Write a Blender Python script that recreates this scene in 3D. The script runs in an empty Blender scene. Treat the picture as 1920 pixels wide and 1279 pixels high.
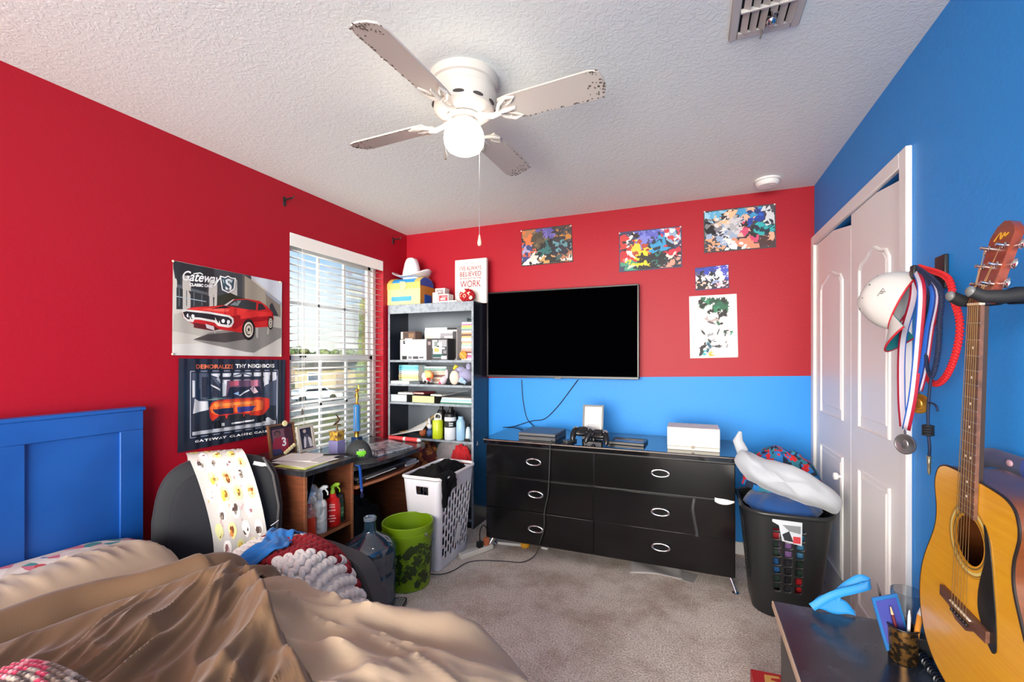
import bpy, bmesh, math, random
from mathutils import Vector, Matrix, noise
PI = math.pi
rnd = random.Random(7)
COL = bpy.context.scene.collection
V = Vector

# ---------------------------------------------------------------- camera frame (1920 x 1279, level camera)
FPX = 829.0
CX, HY, CH = 960.0, 669.0, 1.34
YAW = math.atan2(332.0, FPX)
FWD = V((-math.sin(YAW), math.cos(YAW), 0))
RGT = V((math.cos(YAW), math.sin(YAW), 0))
XL, XR, YB, ZC = -2.373, 0.748, 3.362, 2.44      # room: left wall, right wall, back wall, ceiling

def W(px, py, x=None, y=None, z=None):
    """world point where the line of sight of a photo pixel meets the plane x=, y= or z="""
    d = FWD + RGT * ((px - CX) / FPX) + V((0, 0, (HY - py) / FPX))
    if x is not None: t = x / d.x
    elif y is not None: t = y / d.y
    else: t = (z - CH) / d.z
    return V((d.x * t, d.y * t, CH + d.z * t))

# ---------------------------------------------------------------- materials
def lin(c):
    out = []
    for v in c[:3]:
        v /= 255.0
        out.append(v / 12.92 if v <= 0.04045 else ((v + 0.055) / 1.055) ** 2.4)
    return (out[0], out[1], out[2], 1.0)

_mats = {}
def mat(name, c, rough=0.5, metal=0.0, spec=0.5, var=None, bump=None, emit=0.0, coat=0.0, sheen=0.0, trans=0.0):
    if name in _mats: return _mats[name]
    m = bpy.data.materials.new(name); m.use_nodes = True
    nt = m.node_tree; b = nt.nodes['Principled BSDF']
    b.inputs['Base Color'].default_value = lin(c)
    b.inputs['Roughness'].default_value = rough
    b.inputs['Metallic'].default_value = metal
    b.inputs['Specular IOR Level'].default_value = spec
    if coat: b.inputs['Coat Weight'].default_value = coat; b.inputs['Coat Roughness'].default_value = 0.08
    if sheen: b.inputs['Sheen Weight'].default_value = sheen
    if trans: b.inputs['Transmission Weight'].default_value = trans
    if emit:
        b.inputs['Emission Color'].default_value = lin(c); b.inputs['Emission Strength'].default_value = emit
    tc = None
    if var or bump:
        tc = nt.nodes.new('ShaderNodeTexCoord')
    if var:
        n = nt.nodes.new('ShaderNodeTexNoise'); n.inputs['Scale'].default_value = var[0]
        n.inputs['Detail'].default_value = var[4] if len(var) > 4 else 4
        nt.links.new(tc.outputs['Object'], n.inputs['Vector'])
        r = nt.nodes.new('ShaderNodeValToRGB')
        r.color_ramp.elements[0].position = var[2]; r.color_ramp.elements[1].position = var[3]
        r.color_ramp.elements[0].color = lin(c); r.color_ramp.elements[1].color = lin(var[1])
        nt.links.new(n.outputs['Fac'], r.inputs['Fac']); nt.links.new(r.outputs['Color'], b.inputs['Base Color'])
    if bump:
        n2 = nt.nodes.new('ShaderNodeTexNoise'); n2.inputs['Scale'].default_value = bump[0]; n2.inputs['Detail'].default_value = 3
        nt.links.new(tc.outputs['Object'], n2.inputs['Vector'])
        bn = nt.nodes.new('ShaderNodeBump'); bn.inputs['Strength'].default_value = bump[1]
        bn.inputs['Distance'].default_value = bump[2] if len(bump) > 2 else 0.01
        nt.links.new(n2.outputs['Fac'], bn.inputs['Height']); nt.links.new(bn.outputs['Normal'], b.inputs['Normal'])
    _mats[name] = m
    return m

def wood(name, c1, c2, scale=(2, 30, 30), rough=0.4, coat=0.0):
    if name in _mats: return _mats[name]
    m = bpy.data.materials.new(name); m.use_nodes = True
    nt = m.node_tree; b = nt.nodes['Principled BSDF']; b.inputs['Roughness'].default_value = rough
    if coat: b.inputs['Coat Weight'].default_value = coat; b.inputs['Coat Roughness'].default_value = 0.1
    tc = nt.nodes.new('ShaderNodeTexCoord'); mp = nt.nodes.new('ShaderNodeMapping'); mp.inputs['Scale'].default_value = scale
    n = nt.nodes.new('ShaderNodeTexNoise'); n.inputs['Scale'].default_value = 3; n.inputs['Detail'].default_value = 6; n.inputs['Distortion'].default_value = 0.6
    r = nt.nodes.new('ShaderNodeValToRGB'); r.color_ramp.elements[0].position = 0.3; r.color_ramp.elements[1].position = 0.7
    r.color_ramp.elements[0].color = lin(c1); r.color_ramp.elements[1].color = lin(c2)
    nt.links.new(tc.outputs['Object'], mp.inputs['Vector']); nt.links.new(mp.outputs['Vector'], n.inputs['Vector'])
    nt.links.new(n.outputs['Fac'], r.inputs['Fac']); nt.links.new(r.outputs['Color'], b.inputs['Base Color'])
    _mats[name] = m
    return m

def glassy(name, tint, gloss=0.08, rough=0.03, body=0.0, bodyc=(255, 255, 255)):
    """thin clear pane or plastic: tinted see-through with a reflecting skin"""
    if name in _mats: return _mats[name]
    m = bpy.data.materials.new(name); m.use_nodes = True
    nt = m.node_tree; nt.nodes.clear()
    out = nt.nodes.new('ShaderNodeOutputMaterial')
    tr = nt.nodes.new('ShaderNodeBsdfTransparent'); tr.inputs['Color'].default_value = lin(tint)
    gl = nt.nodes.new('ShaderNodeBsdfGlossy'); gl.inputs['Roughness'].default_value = rough
    lw = nt.nodes.new('ShaderNodeLayerWeight'); lw.inputs['Blend'].default_value = 0.25
    ad = nt.nodes.new('ShaderNodeMath'); ad.operation = 'MULTIPLY_ADD'; ad.inputs[1].default_value = 0.5; ad.inputs[2].default_value = gloss; ad.use_clamp = True
    mx = nt.nodes.new('ShaderNodeMixShader')
    nt.links.new(lw.outputs['Fresnel'], ad.inputs[0]); nt.links.new(ad.outputs[0], mx.inputs['Fac'])
    src = tr
    if body:
        df = nt.nodes.new('ShaderNodeBsdfDiffuse'); df.inputs['Color'].default_value = lin(bodyc)
        m2 = nt.nodes.new('ShaderNodeMixShader'); m2.inputs['Fac'].default_value = body
        nt.links.new(tr.outputs[0], m2.inputs[1]); nt.links.new(df.outputs[0], m2.inputs[2]); src = m2
    nt.links.new(src.outputs[0], mx.inputs[1]); nt.links.new(gl.outputs[0], mx.inputs[2])
    nt.links.new(mx.outputs[0], out.inputs['Surface'])
    _mats[name] = m
    return m

def flatc(c, rough=0.55):
    """printed ink of one colour"""
    return mat('ink_%02x%02x%02x' % tuple(int(v) for v in c), c, rough)

# ---------------------------------------------------------------- mesh builder
def frame(o, right, up):
    r = V(right).normalized(); u = V(up).normalized(); n = r.cross(u)
    m = Matrix.Identity(4)
    for i in range(3):
        m[i][0] = r[i]; m[i][1] = u[i]; m[i][2] = n[i]; m[i][3] = o[i]
    return m

def rot(ax, a): return Matrix.Rotation(a, 4, ax)
def T(x, y, z): return Matrix.Translation((x, y, z))

class MB:
    def __init__(s): s.v = []; s.f = []; s.m = []
    def add(s, vs, fs, m=0, M=None):
        o = len(s.v)
        for p in vs:
            p = V(p)
            s.v.append(M @ p if M is not None else p)
        for q in fs:
            s.f.append([i + o for i in q]); s.m.append(m)
        return s
    def bx(s, x0, x1, y0, y1, z0, z1, m=0, M=None):
        vs = [(x, y, z) for z in (z0, z1) for y in (y0, y1) for x in (x0, x1)]
        return s.add(vs, [(0, 2, 3, 1), (4, 5, 7, 6), (0, 1, 5, 4), (2, 6, 7, 3), (0, 4, 6, 2), (1, 3, 7, 5)], m, M)
    def box(s, c, d, m=0, M=None):
        return s.bx(c[0] - d[0] / 2, c[0] + d[0] / 2, c[1] - d[1] / 2, c[1] + d[1] / 2, c[2] - d[2] / 2, c[2] + d[2] / 2, m, M)
    def lathe(s, prof, n=28, m=0, M=None, caps=True):
        vs = []; fs = []
        for r, z in prof:
            for i in range(n):
                a = 2 * PI * i / n
                vs.append((r * math.cos(a), r * math.sin(a), z))
        for k in range(len(prof) - 1):
            for i in range(n):
                j = (i + 1) % n
                fs.append((k * n + i, k * n + j, (k + 1) * n + j, (k + 1) * n + i))
        if caps:
            if prof[0][0] > 1e-5: fs.append(tuple(range(n - 1, -1, -1)))
            if prof[-1][0] > 1e-5: fs.append(tuple((len(prof) - 1) * n + i for i in range(n)))
        return s.add(vs, fs, m, M)
    def tube(s, pts, r, n=8, m=0, closed=False, M=None, flat=1.0, up=None):
        pts = [V(p) for p in pts]; k = len(pts)
        rs = r if isinstance(r, (list, tuple)) else [r] * k
        vs = []; fs = []; prev = None
        for i, p in enumerate(pts):
            if closed: t = pts[(i + 1) % k] - pts[i - 1]
            else: t = pts[min(i + 1, k - 1)] - pts[max(i - 1, 0)]
            if t.length < 1e-9: t = V((0, 0, 1))
            t.normalize()
            if up is not None: a = V(up)
            elif prev is None: a = V((0, 0, 1)) if abs(t.z) < 0.9 else V((1, 0, 0))
            else: a = prev
            a = a - t * a.dot(t)
            if a.length < 1e-6: a = t.orthogonal()
            a.normalize(); b = t.cross(a); prev = a
            for j in range(n):
                q = 2 * PI * j / n
                vs.append(p + a * (rs[i] * math.cos(q)) + b * (rs[i] * flat * math.sin(q)))
        for i in range(k if closed else k - 1):
            i2 = (i + 1) % k
            for j in range(n):
                j2 = (j + 1) % n
                fs.append((i * n + j, i * n + j2, i2 * n + j2, i2 * n + j))
        if not closed:
            fs.append(tuple(range(n - 1, -1, -1))); fs.append(tuple((k - 1) * n + j for j in range(n)))
        return s.add(vs, fs, m, M)
    def cyl(s, p0, p1, r, r1=None, n=16, m=0, M=None):
        return s.tube([p0, p1], [r, r if r1 is None else r1], n, m, M=M)
    def ell(s, c, r, m=0, n=16, k=10, M=None, e1=1.0, e2=1.0, fn=None):
        """superellipsoid: e<1 boxier"""
        def pw(v, e): return math.copysign(abs(v) ** e, v)
        vs = []; fs = []
        for i in range(k + 1):
            ph = -PI / 2 + PI * i / k
            for j in range(n):
                th = 2 * PI * j / n
                x = r[0] * pw(math.cos(ph), e1) * pw(math.cos(th), e2)
                y = r[1] * pw(math.cos(ph), e1) * pw(math.sin(th), e2)
                z = r[2] * pw(math.sin(ph), e1)
                if fn: x, y, z = fn(x, y, z)
                vs.append((c[0] + x, c[1] + y, c[2] + z))
        for i in range(k):
            for j in range(n):
                j2 = (j + 1) % n
                fs.append((i * n + j, i * n + j2, (i + 1) * n + j2, (i + 1) * n + j))
        return s.add(vs, fs, m, M)
    def prism(s, pts, z0, z1, m=0, M=None, side=None):
        n = len(pts)
        vs = [(p[0], p[1], z0) for p in pts] + [(p[0], p[1], z1) for p in pts]
        s.add(vs, [tuple(range(n - 1, -1, -1)), tuple(range(n, 2 * n))], m, M)
        return s.add(vs, [(i, (i + 1) % n, (i + 1) % n + n, i + n) for i in range(n)], m if side is None else side, M)
    def poly(s, pts, m=0, M=None, z=0.0):
        return s.add([(p[0], p[1], z) if len(p) == 2 else p for p in pts], [tuple(range(len(pts)))], m, M)
    def grid(s, fn, nu, nv, m=0, M=None, skip=None, mf=None, wrap=False):
        vs = [fn(i / nu, j / nv) for j in range(nv + 1) for i in range(nu + 1)]
        o = len(s.v)
        s.add(vs, [], 0, M)
        for j in range(nv):
            for i in range(nu):
                if skip and skip(i, j): continue
                a = o + j * (nu + 1) + i
                s.f.append([a, a + 1, a + nu + 2, a + nu + 1]); s.m.append(mf(i, j) if mf else m)
        return s
    def text(s, body, size, m=0, M=None, z=0.0, align='CENTER', off=0.0, shear=0.0, width=None, space=1.0):
        cu = bpy.data.curves.new('t', 'FONT'); cu.body = body; cu.size = size; cu.align_x = align; cu.align_y = 'CENTER'
        cu.offset = off; cu.shear = shear; cu.resolution_u = 4; cu.space_character = space
        ob = bpy.data.objects.new('t', cu)
        me = bpy.data.meshes.new_from_object(ob)
        k = 1.0
        if width and len(me.vertices):
            xs = [v.co.x for v in me.vertices]; k = width / (max(xs) - min(xs))
        vs = [(v.co.x * k, v.co.y, z) for v in me.vertices]
        s.add(vs, [tuple(p.vertices) for p in me.polygons], m, M)
        bpy.data.objects.remove(ob); bpy.data.curves.remove(cu); bpy.data.meshes.remove(me)
        return s
    def obj(s, name, mats, parent=None, org=None, w=False, loc=None, ang=40, bevel=0.0, seg=2, sub=0, solid=0.0, weld=False, cuts=None, fn=None, rz=0.0):
        """link as one mesh object; org: vertices are world coordinates, origin goes to org; w: world coordinates under an unturned parent"""
        if not isinstance(mats, (list, tuple)): mats = [mats]
        off = V((0, 0, 0))
        if org is not None: off = V(org)
        elif w and parent is not None: off = wloc(parent)
        me = bpy.data.meshes.new(name)
        me.from_pydata([tuple(p - off) for p in s.v], [], [tuple(f) for f in s.f])
        for mm in mats: me.materials.append(mm)
        me.polygons.foreach_set('material_index', s.m)
        bm = bmesh.new(); bm.from_mesh(me)
        if weld: bmesh.ops.remove_doubles(bm, verts=bm.verts, dist=1e-5)
        if cuts:
            for co, no in cuts:
                bmesh.ops.bisect_plane(bm, geom=bm.verts[:] + bm.edges[:] + bm.faces[:], plane_co=V(co) - off, plane_no=no, dist=1e-6)
        if fn:
            for vt in bm.verts: vt.co = V(fn(vt.co + off)) - off
        if not cuts and name not in NO_NORMALS: bmesh.ops.recalc_face_normals(bm, faces=bm.faces)
        bm.to_mesh(me); bm.free()
        me.polygons.foreach_set('use_smooth', [True] * len(me.polygons))
        me.set_sharp_from_angle(angle=math.radians(ang))
        me.update()
        o = bpy.data.objects.new(name, me); COL.objects.link(o)
        if parent is not None: o.parent = parent
        if org is not None: o.location = org
        if loc is not None: o.location = loc
        if rz: o.rotation_euler.z = rz
        if solid:
            md = o.modifiers.new('solid', 'SOLIDIFY'); md.thickness = solid; md.offset = 0
        if bevel:
            md = o.modifiers.new('bevel', 'BEVEL'); md.width = bevel; md.segments = seg; md.limit_method = 'ANGLE'; md.angle_limit = math.radians(50)
        if sub:
            md = o.modifiers.new('sub', 'SUBSURF'); md.levels = sub; md.render_levels = sub
        return o
NO_NORMALS = set()

def wloc(o):
    p = V(o.location)
    while o.parent is not None:
        o = o.parent; p = p + V(o.location)
    return p

def tag(o, label, cat, group=None):
    o['label'] = label; o['category'] = cat
    if group: o['group'] = group
    return o
def thing(name, label, cat, loc=(0, 0, 0), rz=0.0, group=None):
    o = bpy.data.objects.new(name, None); COL.objects.link(o)
    o.location = loc; o.rotation_euler = (0, 0, rz); o.empty_display_size = 0.05
    return tag(o, label, cat, group)
def struct(o): o['kind'] = 'structure'; return o
def dup(root, loc, rz=None, label=None):
    r = root.copy(); COL.objects.link(r); r.location = loc
    if rz is not None: r.rotation_euler.z = rz
    if label: r['label'] = label
    for ch in list(root.children):
        c = ch.copy(); COL.objects.link(c); c.parent = r
        for g in list(ch.children):
            d = g.copy(); COL.objects.link(d); d.parent = c
    return r

def arc(cx, cy, r, a0, a1, n, ry=None):
    ry = r if ry is None else ry
    return [(cx + r * math.cos(a0 + (a1 - a0) * i / n), cy + ry * math.sin(a0 + (a1 - a0) * i / n)) for i in range(n + 1)]
def disc(cx, cy, r, n=16, ry=None): return arc(cx, cy, r, 0, 2 * PI * (n - 1) / n, n - 1, ry)
def rrect(x0, x1, y0, y1, r, n=5):
    return (arc(x1 - r, y1 - r, r, 0, PI / 2, n) + arc(x0 + r, y1 - r, r, PI / 2, PI, n)
            + arc(x0 + r, y0 + r, r, PI, 1.5 * PI, n) + arc(x1 - r, y0 + r, r, 1.5 * PI, 2 * PI, n))
def spline(pts, n=8, closed=False):
    """Catmull-Rom through the points"""
    P = [V(p) for p in pts]; k = len(P); out = []
    for i in range(k if closed else k - 1):
        p0 = P[i - 1] if (closed or i > 0) else P[0] * 2 - P[1]
        p1 = P[i]; p2 = P[(i + 1) % k]
        p3 = P[(i + 2) % k] if (closed or i + 2 < k) else P[-1] * 2 - P[-2]
        for j in range(n):
            t = j / n
            out.append(0.5 * ((2 * p1) + (p2 - p0) * t + (2 * p0 - 5 * p1 + 4 * p2 - p3) * t * t + (3 * p1 - p0 - 3 * p2 + p3) * t ** 3))
    if not closed: out.append(P[-1])
    return out
def sm(a, b, x):
    t = max(0.0, min(1.0, (x - a) / (b - a))); return t * t * (3 - 2 * t)
def nz(x, y, z=0.0): return noise.noise(V((x, y, z)))
def ridge(x, y, z=0.0): return 1.0 - 2.0 * abs(nz(x, y, z))

# ---------------------------------------------------------------- shared materials
BLACK = mat('black_plastic', (22, 22, 24), 0.4)
BLACKM = mat('black_matte', (20, 20, 22), 0.75, spec=0.2)
WHITE = mat('white_plastic', (232, 232, 236), 0.4)
WPAINT = mat('white_paint', (236, 236, 234), 0.45)
CHROME = mat('chrome', (215, 215, 220), 0.14, 1.0)
STEEL = mat('steel', (150, 150, 155), 0.32, 1.0)
GOLD = mat('gold', (205, 160, 70), 0.28, 1.0)
PAPER = mat('paper', (232, 231, 228), 0.7)
REAR_FILL, EXPO = 23.0, -0.02  # strength of the added sky fill behind the camera; view exposure
# ================================================================ ROOM SHELL
def ceiling_mat():
    m = bpy.data.materials.new('knockdown_ceiling'); m.use_nodes = True
    nt = m.node_tree; b = nt.nodes['Principled BSDF']; b.inputs['Roughness'].default_value = 0.9; b.inputs['Specular IOR Level'].default_value = 0.15
    b.inputs['Base Color'].default_value = lin((231, 238, 236))
    tc = nt.nodes.new('ShaderNodeTexCoord')
    n = nt.nodes.new('ShaderNodeTexNoise'); n.inputs['Scale'].default_value = 46; n.inputs['Detail'].default_value = 4; n.inputs['Distortion'].default_value = 0.9
    r = nt.nodes.new('ShaderNodeValToRGB'); r.color_ramp.elements[0].position = 0.47; r.color_ramp.elements[1].position = 0.58
    bn = nt.nodes.new('ShaderNodeBump'); bn.inputs['Strength'].default_value = 0.22; bn.inputs['Distance'].default_value = 0.004
    nt.links.new(tc.outputs['Object'], n.inputs['Vector']); nt.links.new(n.outputs['Fac'], r.inputs['Fac'])
    nt.links.new(r.outputs['Color'], bn.inputs['Height']); nt.links.new(bn.outputs['Normal'], b.inputs['Normal'])
    return m
def carpet_mat():
    m = bpy.data.materials.new('carpet'); m.use_nodes = True
    nt = m.node_tree; b = nt.nodes['Principled BSDF']; b.inputs['Roughness'].default_value = 0.95; b.inputs['Specular IOR Level'].default_value = 0.05
    tc = nt.nodes.new('ShaderNodeTexCoord')
    n1 = nt.nodes.new('ShaderNodeTexNoise'); n1.inputs['Scale'].default_value = 120; n1.inputs['Detail'].default_value = 3
    n2 = nt.nodes.new('ShaderNodeTexNoise'); n2.inputs['Scale'].default_value = 3.2; n2.inputs['Detail'].default_value = 8; n2.inputs['Roughness'].default_value = 0.7
    r1 = nt.nodes.new('ShaderNodeValToRGB'); r1.color_ramp.elements[0].position = 0.33; r1.color_ramp.elements[1].position = 0.62
    r1.color_ramp.elements[0].color = lin((200, 185, 174)); r1.color_ramp.elements[1].color = lin((250, 241, 231))
    r2 = nt.nodes.new('ShaderNodeValToRGB'); r2.color_ramp.elements[0].position = 0.36; r2.color_ramp.elements[1].position = 0.56
    r2.color_ramp.elements[0].color = lin((214, 205, 198)); r2.color_ramp.elements[1].color = (1, 1, 1, 1)
    mx = nt.nodes.new('ShaderNodeMix'); mx.data_type = 'RGBA'; mx.blend_type = 'MULTIPLY'; mx.inputs[0].default_value = 1.0
    bn = nt.nodes.new('ShaderNodeBump'); bn.inputs['Strength'].default_value = 0.8; bn.inputs['Distance'].default_value = 0.012
    for n in (n1, n2): nt.links.new(tc.outputs['Object'], n.inputs['Vector'])
    nt.links.new(n1.outputs['Fac'], r1.inputs['Fac']); nt.links.new(n2.outputs['Fac'], r2.inputs['Fac'])
    nt.links.new(r1.outputs['Color'], mx.inputs[6]); nt.links.new(r2.outputs['Color'], mx.inputs[7])
    nt.links.new(mx.outputs[2], b.inputs['Base Color'])
    nt.links.new(n1.outputs['Fac'], bn.inputs['Height']); nt.links.new(bn.outputs['Normal'], b.inputs['Normal'])
    return m
RED = mat('red_wall_paint', (164, 11, 34), 0.5, spec=0.32, bump=(60, 0.25, 0.003))
BLUE = mat('blue_wall_paint', (40, 142, 226), 0.5, spec=0.32, bump=(60, 0.25, 0.003))
YF = -2.4    # the unseen end of the room behind the camera is left open

b = MB(); b.bx(XL - .14, XR + .75, YF, YB + .14, -.12, 0); struct(b.obj('floor', carpet_mat()))
b = MB(); b.bx(XL - .14, XR + .75, YF, YB + .14, ZC, ZC + .12); struct(b.obj('ceiling', ceiling_mat()))
WY0, WY1, WZ0, WZ1 = 2.098, 3.03, 0.60, 2.14        # window opening in the left wall
b = MB()
b.bx(XL - .14, XL, YF, WY0, 0, ZC); b.bx(XL - .14, XL, WY1, YB + .14, 0, ZC)
b.bx(XL - .14, XL, WY0, WY1, 0, WZ0); b.bx(XL - .14, XL, WY0, WY1, WZ1, ZC)
struct(b.obj('wall_left', RED))
za, zb = 1.162, 1.217                                # the painted dividing line runs very slightly uphill
b = MB(); Mb = frame((0, YB, 0), (1, 0, 0), (0, 0, 1))
b.prism([(XL, za - .02), (XR, zb), (XR, ZC), (XL, ZC)], -.12, 0, 0, Mb)
b.prism([(XL, 0), (XR, 0), (XR, zb), (XL, za - .02)], -.12, 0, 1, Mb)
struct(b.obj('wall_back', [RED, BLUE]))
DY0, DY1, DZ = 2.075, 3.30, 2.045                      # closet opening in the right wall
b = MB()
b.bx(XR, XR + .12, YF, DY0, 0, ZC); b.bx(XR, XR + .12, DY0, DY1, DZ, ZC); b.bx(XR, XR + .12, DY1, YB + .14, 0, ZC)
struct(b.obj('wall_right', BLUE))
CLO = mat('closet_paint', (120, 118, 116), 0.8)
b = MB(); b.bx(XR + .70, XR + .74, DY0 - .1, DY1 + .1, 0, ZC); b.bx(XR + .12, XR + .74, DY1 + .06, DY1 + .1, 0, ZC); b.bx(XR + .12, XR + .74, DY0 - .14, DY0 - .1, 0, ZC)
struct(b.obj('wall_closet', CLO))
b = MB(); b.bx(XL + .001, XR - .01, YB - .012, YB - .001, 0.0, .085); struct(b.obj('baseboard_back', WPAINT, bevel=.004))
b = MB(); b.bx(XL + .001, XL + .012, 1.3, YB - .02, 0.0, .085); struct(b.obj('baseboard_left', WPAINT, bevel=.004))
b = MB(); b.bx(XR - .012, XR - .001, YF, DY0 - .08, 0.0, .085); struct(b.obj('baseboard_right', WPAINT, bevel=.004))
# closet casing
b = MB(); b.bx(XR - .02, XR, DY0 - .06, DY0, 0, DZ + .06); b.bx(XR - .02, XR, DY1, YB - .001, 0, DZ + .06); b.bx(XR - .02, XR, DY0, DY1, DZ, DZ + .06)
struct(b.obj('trim_1', WPAINT, bevel=.004))

# bifold closet door: two hinged leaves, moulded panels with an arched head
DOORP = mat('door_paint', (240, 240, 238), 0.38)
def leaf(y0, y1, sag, arch_up, x0=XR - .004):
    """leaf from y1 (far) to y0 (near); sag lowers the near top corner"""
    b = MB(); w = y1 - y0; h = DZ - .012
    Mf = frame((x0, y1, 0.012), (0, -1, 0), (0, 0, 1))
    b.prism([(0, 0), (w, 0), (w, h - .003 - sag), (w * .55, h - .003), (0, h - .003)], -.032, 0, 0, Mf)
    def moulding(pts):
        pts = [V((p[0], p[1], 0)) for p in pts]
        for inset, rr in ((0, .009), (.03, .006)):
            c = sum(pts, V((0, 0, 0))) / len(pts); q = []
            sx = (max(p.x for p in pts) - min(p.x for p in pts)) / 2; sy = (max(p.y for p in pts) - min(p.y for p in pts)) / 2
            for p in pts: q.append(V((c.x + (p.x - c.x) * (1 - inset / sx), c.y + (p.y - c.y) * (1 - inset / sy), 0)))
            b.tube(q, rr, 8, 0, True, Mf, flat=1.0, up=(0, 0, 1))
        # raised field inside the groove
        b.prism([(p.x, p.y) for p in q], -.001, .0045, 0, Mf)
    m = .12
    moulding([(m, .17), (w - m, .17), (w - m, .80), (m, .80)])
    c = w / 2; hw = c - m; top = 1.80
    head = [(w - m, top - .07), (w - m - .03, top - .04)]
    for i in range(9):
        a = i / 8; xx = c + (hw - .06) * (1 - 2 * a)
        head.append((xx, top - .035 + .035 * math.cos((a - .5) * PI) ** 2 if arch_up else top - .02))
    head += [(m + .03, top - .04), (m, top - .07)]
    moulding([(m, 1.00), (w - m, 1.00)] + head)
    return b, Mf
ymid = 2.655
d1, Mf1 = leaf(ymid + .003, DY1 - .003, .05, True)
o1 = struct(d1.obj('door_1', DOORP))
d2, Mf2 = leaf(DY0 + .003, ymid - .003, .035, True)
struct(d2.obj('door_2', DOORP))
k = W(1569, 893, x=XR - .03)
b = MB(); b.lathe([(.008, 0), (.008, .018), (.017, .022), (.02, .032), (.016, .042), (.0, .046)], 18, 0, frame((XR - .004, k.y, k.z), (0, -1, 0), (0, 0, 1)))
b.obj('knob', WPAINT, parent=o1)

# ================================================================ WINDOW
win = bpy.data.objects.new('window_1', None); COL.objects.link(win); win.location = (XL - .11, (WY0 + WY1) / 2, WZ0); struct(win)
VINYL = mat('white_vinyl', (235, 235, 235), 0.35)
xo, xi = XL - .125, XL - .075
zm = 1.335
b = MB()
for (y0, y1, z0, z1) in ((WY0, WY0 + .045, WZ0, WZ1), (WY1 - .045, WY1, WZ0, WZ1), (WY0, WY1, WZ0, WZ0 + .045), (WY0, WY1, WZ1 - .045, WZ1)):
    b.bx(xo, xi, y0, y1, z0, z1)
b.obj('window_frame', VINYL, win, w=True, bevel=.003)
for z0, z1, x in ((WZ0 + .045, zm + .02, xi - .022), (zm - .02, WZ1 - .045, xo + .008)):
    b = MB()
    for (ya, yb, q0, q1) in ((WY0 + .045, WY0 + .08, z0, z1), (WY1 - .08, WY1 - .045, z0, z1), (WY0 + .045, WY1 - .045, z0, z0 + .04), (WY0 + .045, WY1 - .045, z1 - .04, z1)):
        b.bx(x, x + .022, ya, yb, q0, q1)
    s_ = b.obj('sash', VINYL, win, w=True, bevel=.002)
    b = MB(); b.bx(x + .009, x + .012, WY0 + .08, WY1 - .08, z0 + .04, z1 - .04); b.obj('pane', glassy('window_glass', (246, 250, 250), 0.02), s_, w=True)
    b = MB()
    for q in (1 / 3, 2 / 3):
        yy = WY0 + .08 + (WY1 - WY0 - .16) * q; b.bx(x + .004, x + .018, yy - .009, yy + .009, z0 + .04, z1 - .04)
    zz = (z0 + z1) / 2; b.bx(x + .004, x + .018, WY0 + .08, WY1 - .08, zz - .009, zz + .009)
    b.obj('muntin', VINYL, s_, w=True)
b = MB(); b.bx(XL - .075, XL + .02, WY0 - .03, WY1 + .03, WZ0 - .02, WZ0); b.obj('sill', mat('sill_stone', (225, 222, 216), .3), win, w=True, bevel=.003)
b = MB(); yy = W(566, 668, x=xi).y
b.bx(xi, xi + .02, yy - .02, yy + .02, zm, zm + .015); b.obj('latch', BLACK, win, w=True, bevel=.002)

# slatted blind hanging in the opening
BL = mat('blind_white', (246, 244, 238), 0.45)
bx = XL - .034
bl = thing('window_blind', 'white horizontal slat blind hanging open in the window recess', 'blind', (bx, (WY0 + WY1) / 2, WZ0 + .02))
b = MB(); b.bx(bx - .028, bx + .028, WY0 + .006, WY1 - .006, WZ1 - .05, WZ1 - .002); b.obj('head_rail', BL, bl, w=True, bevel=.002)
b = MB(); b.bx(bx + .029, bx + .036, WY0 + .003, WY1 - .003, WZ1 - .085, WZ1 - .002); b.obj('valance', BL, bl, w=True, bevel=.002)
b = MB(); z = WZ1 - .105; rows = []
while z > WZ0 + .06:
    rows.append(z); z -= .0455
for z in rows:
    def sl(u, v, z=z):
        a = (u - .5); return (bx + a * .05, WY0 + .008 + v * (WY1 - WY0 - .016), z + .003 * (1 - 4 * a * a) - a * .0075)
    b.grid(sl, 4, 1, 0)
b.obj('slats', BL, bl, w=True, solid=.0026, ang=60)
b = MB(); b.bx(bx - .026, bx + .026, WY0 + .008, WY1 - .008, WZ0 + .02, WZ0 + .036); b.obj('bottom_rail', BL, bl, w=True, bevel=.003)
for q in (.13, .87):
    yy = WY0 + (WY1 - WY0) * q
    b = MB(); b.bx(bx + .0255, bx + .0265, yy - .002, yy + .002, WZ0 + .03, WZ1 - .05); b.bx(bx - .0265, bx - .0255, yy - .002, yy + .002, WZ0 + .03, WZ1 - .05)
    b.obj('ladder_tape', BL, bl, w=True)
p = W(567, 772, x=bx + .035)
b = MB(); b.cyl((bx + .034, p.y, WZ1 - .05), (bx + .034, p.y, p.z), .0012, n=6)
o = b.obj('lift_cord', BL, bl, w=True)
b = MB(); b.lathe([(.003, .02), (.006, .005), (.008, -.02), (.0, -.022)], 12, 0, T(bx + .034, p.y, p.z)); b.obj('tassel', mat('tassel_dark', (70, 60, 55), .6), o, w=True)

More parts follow.
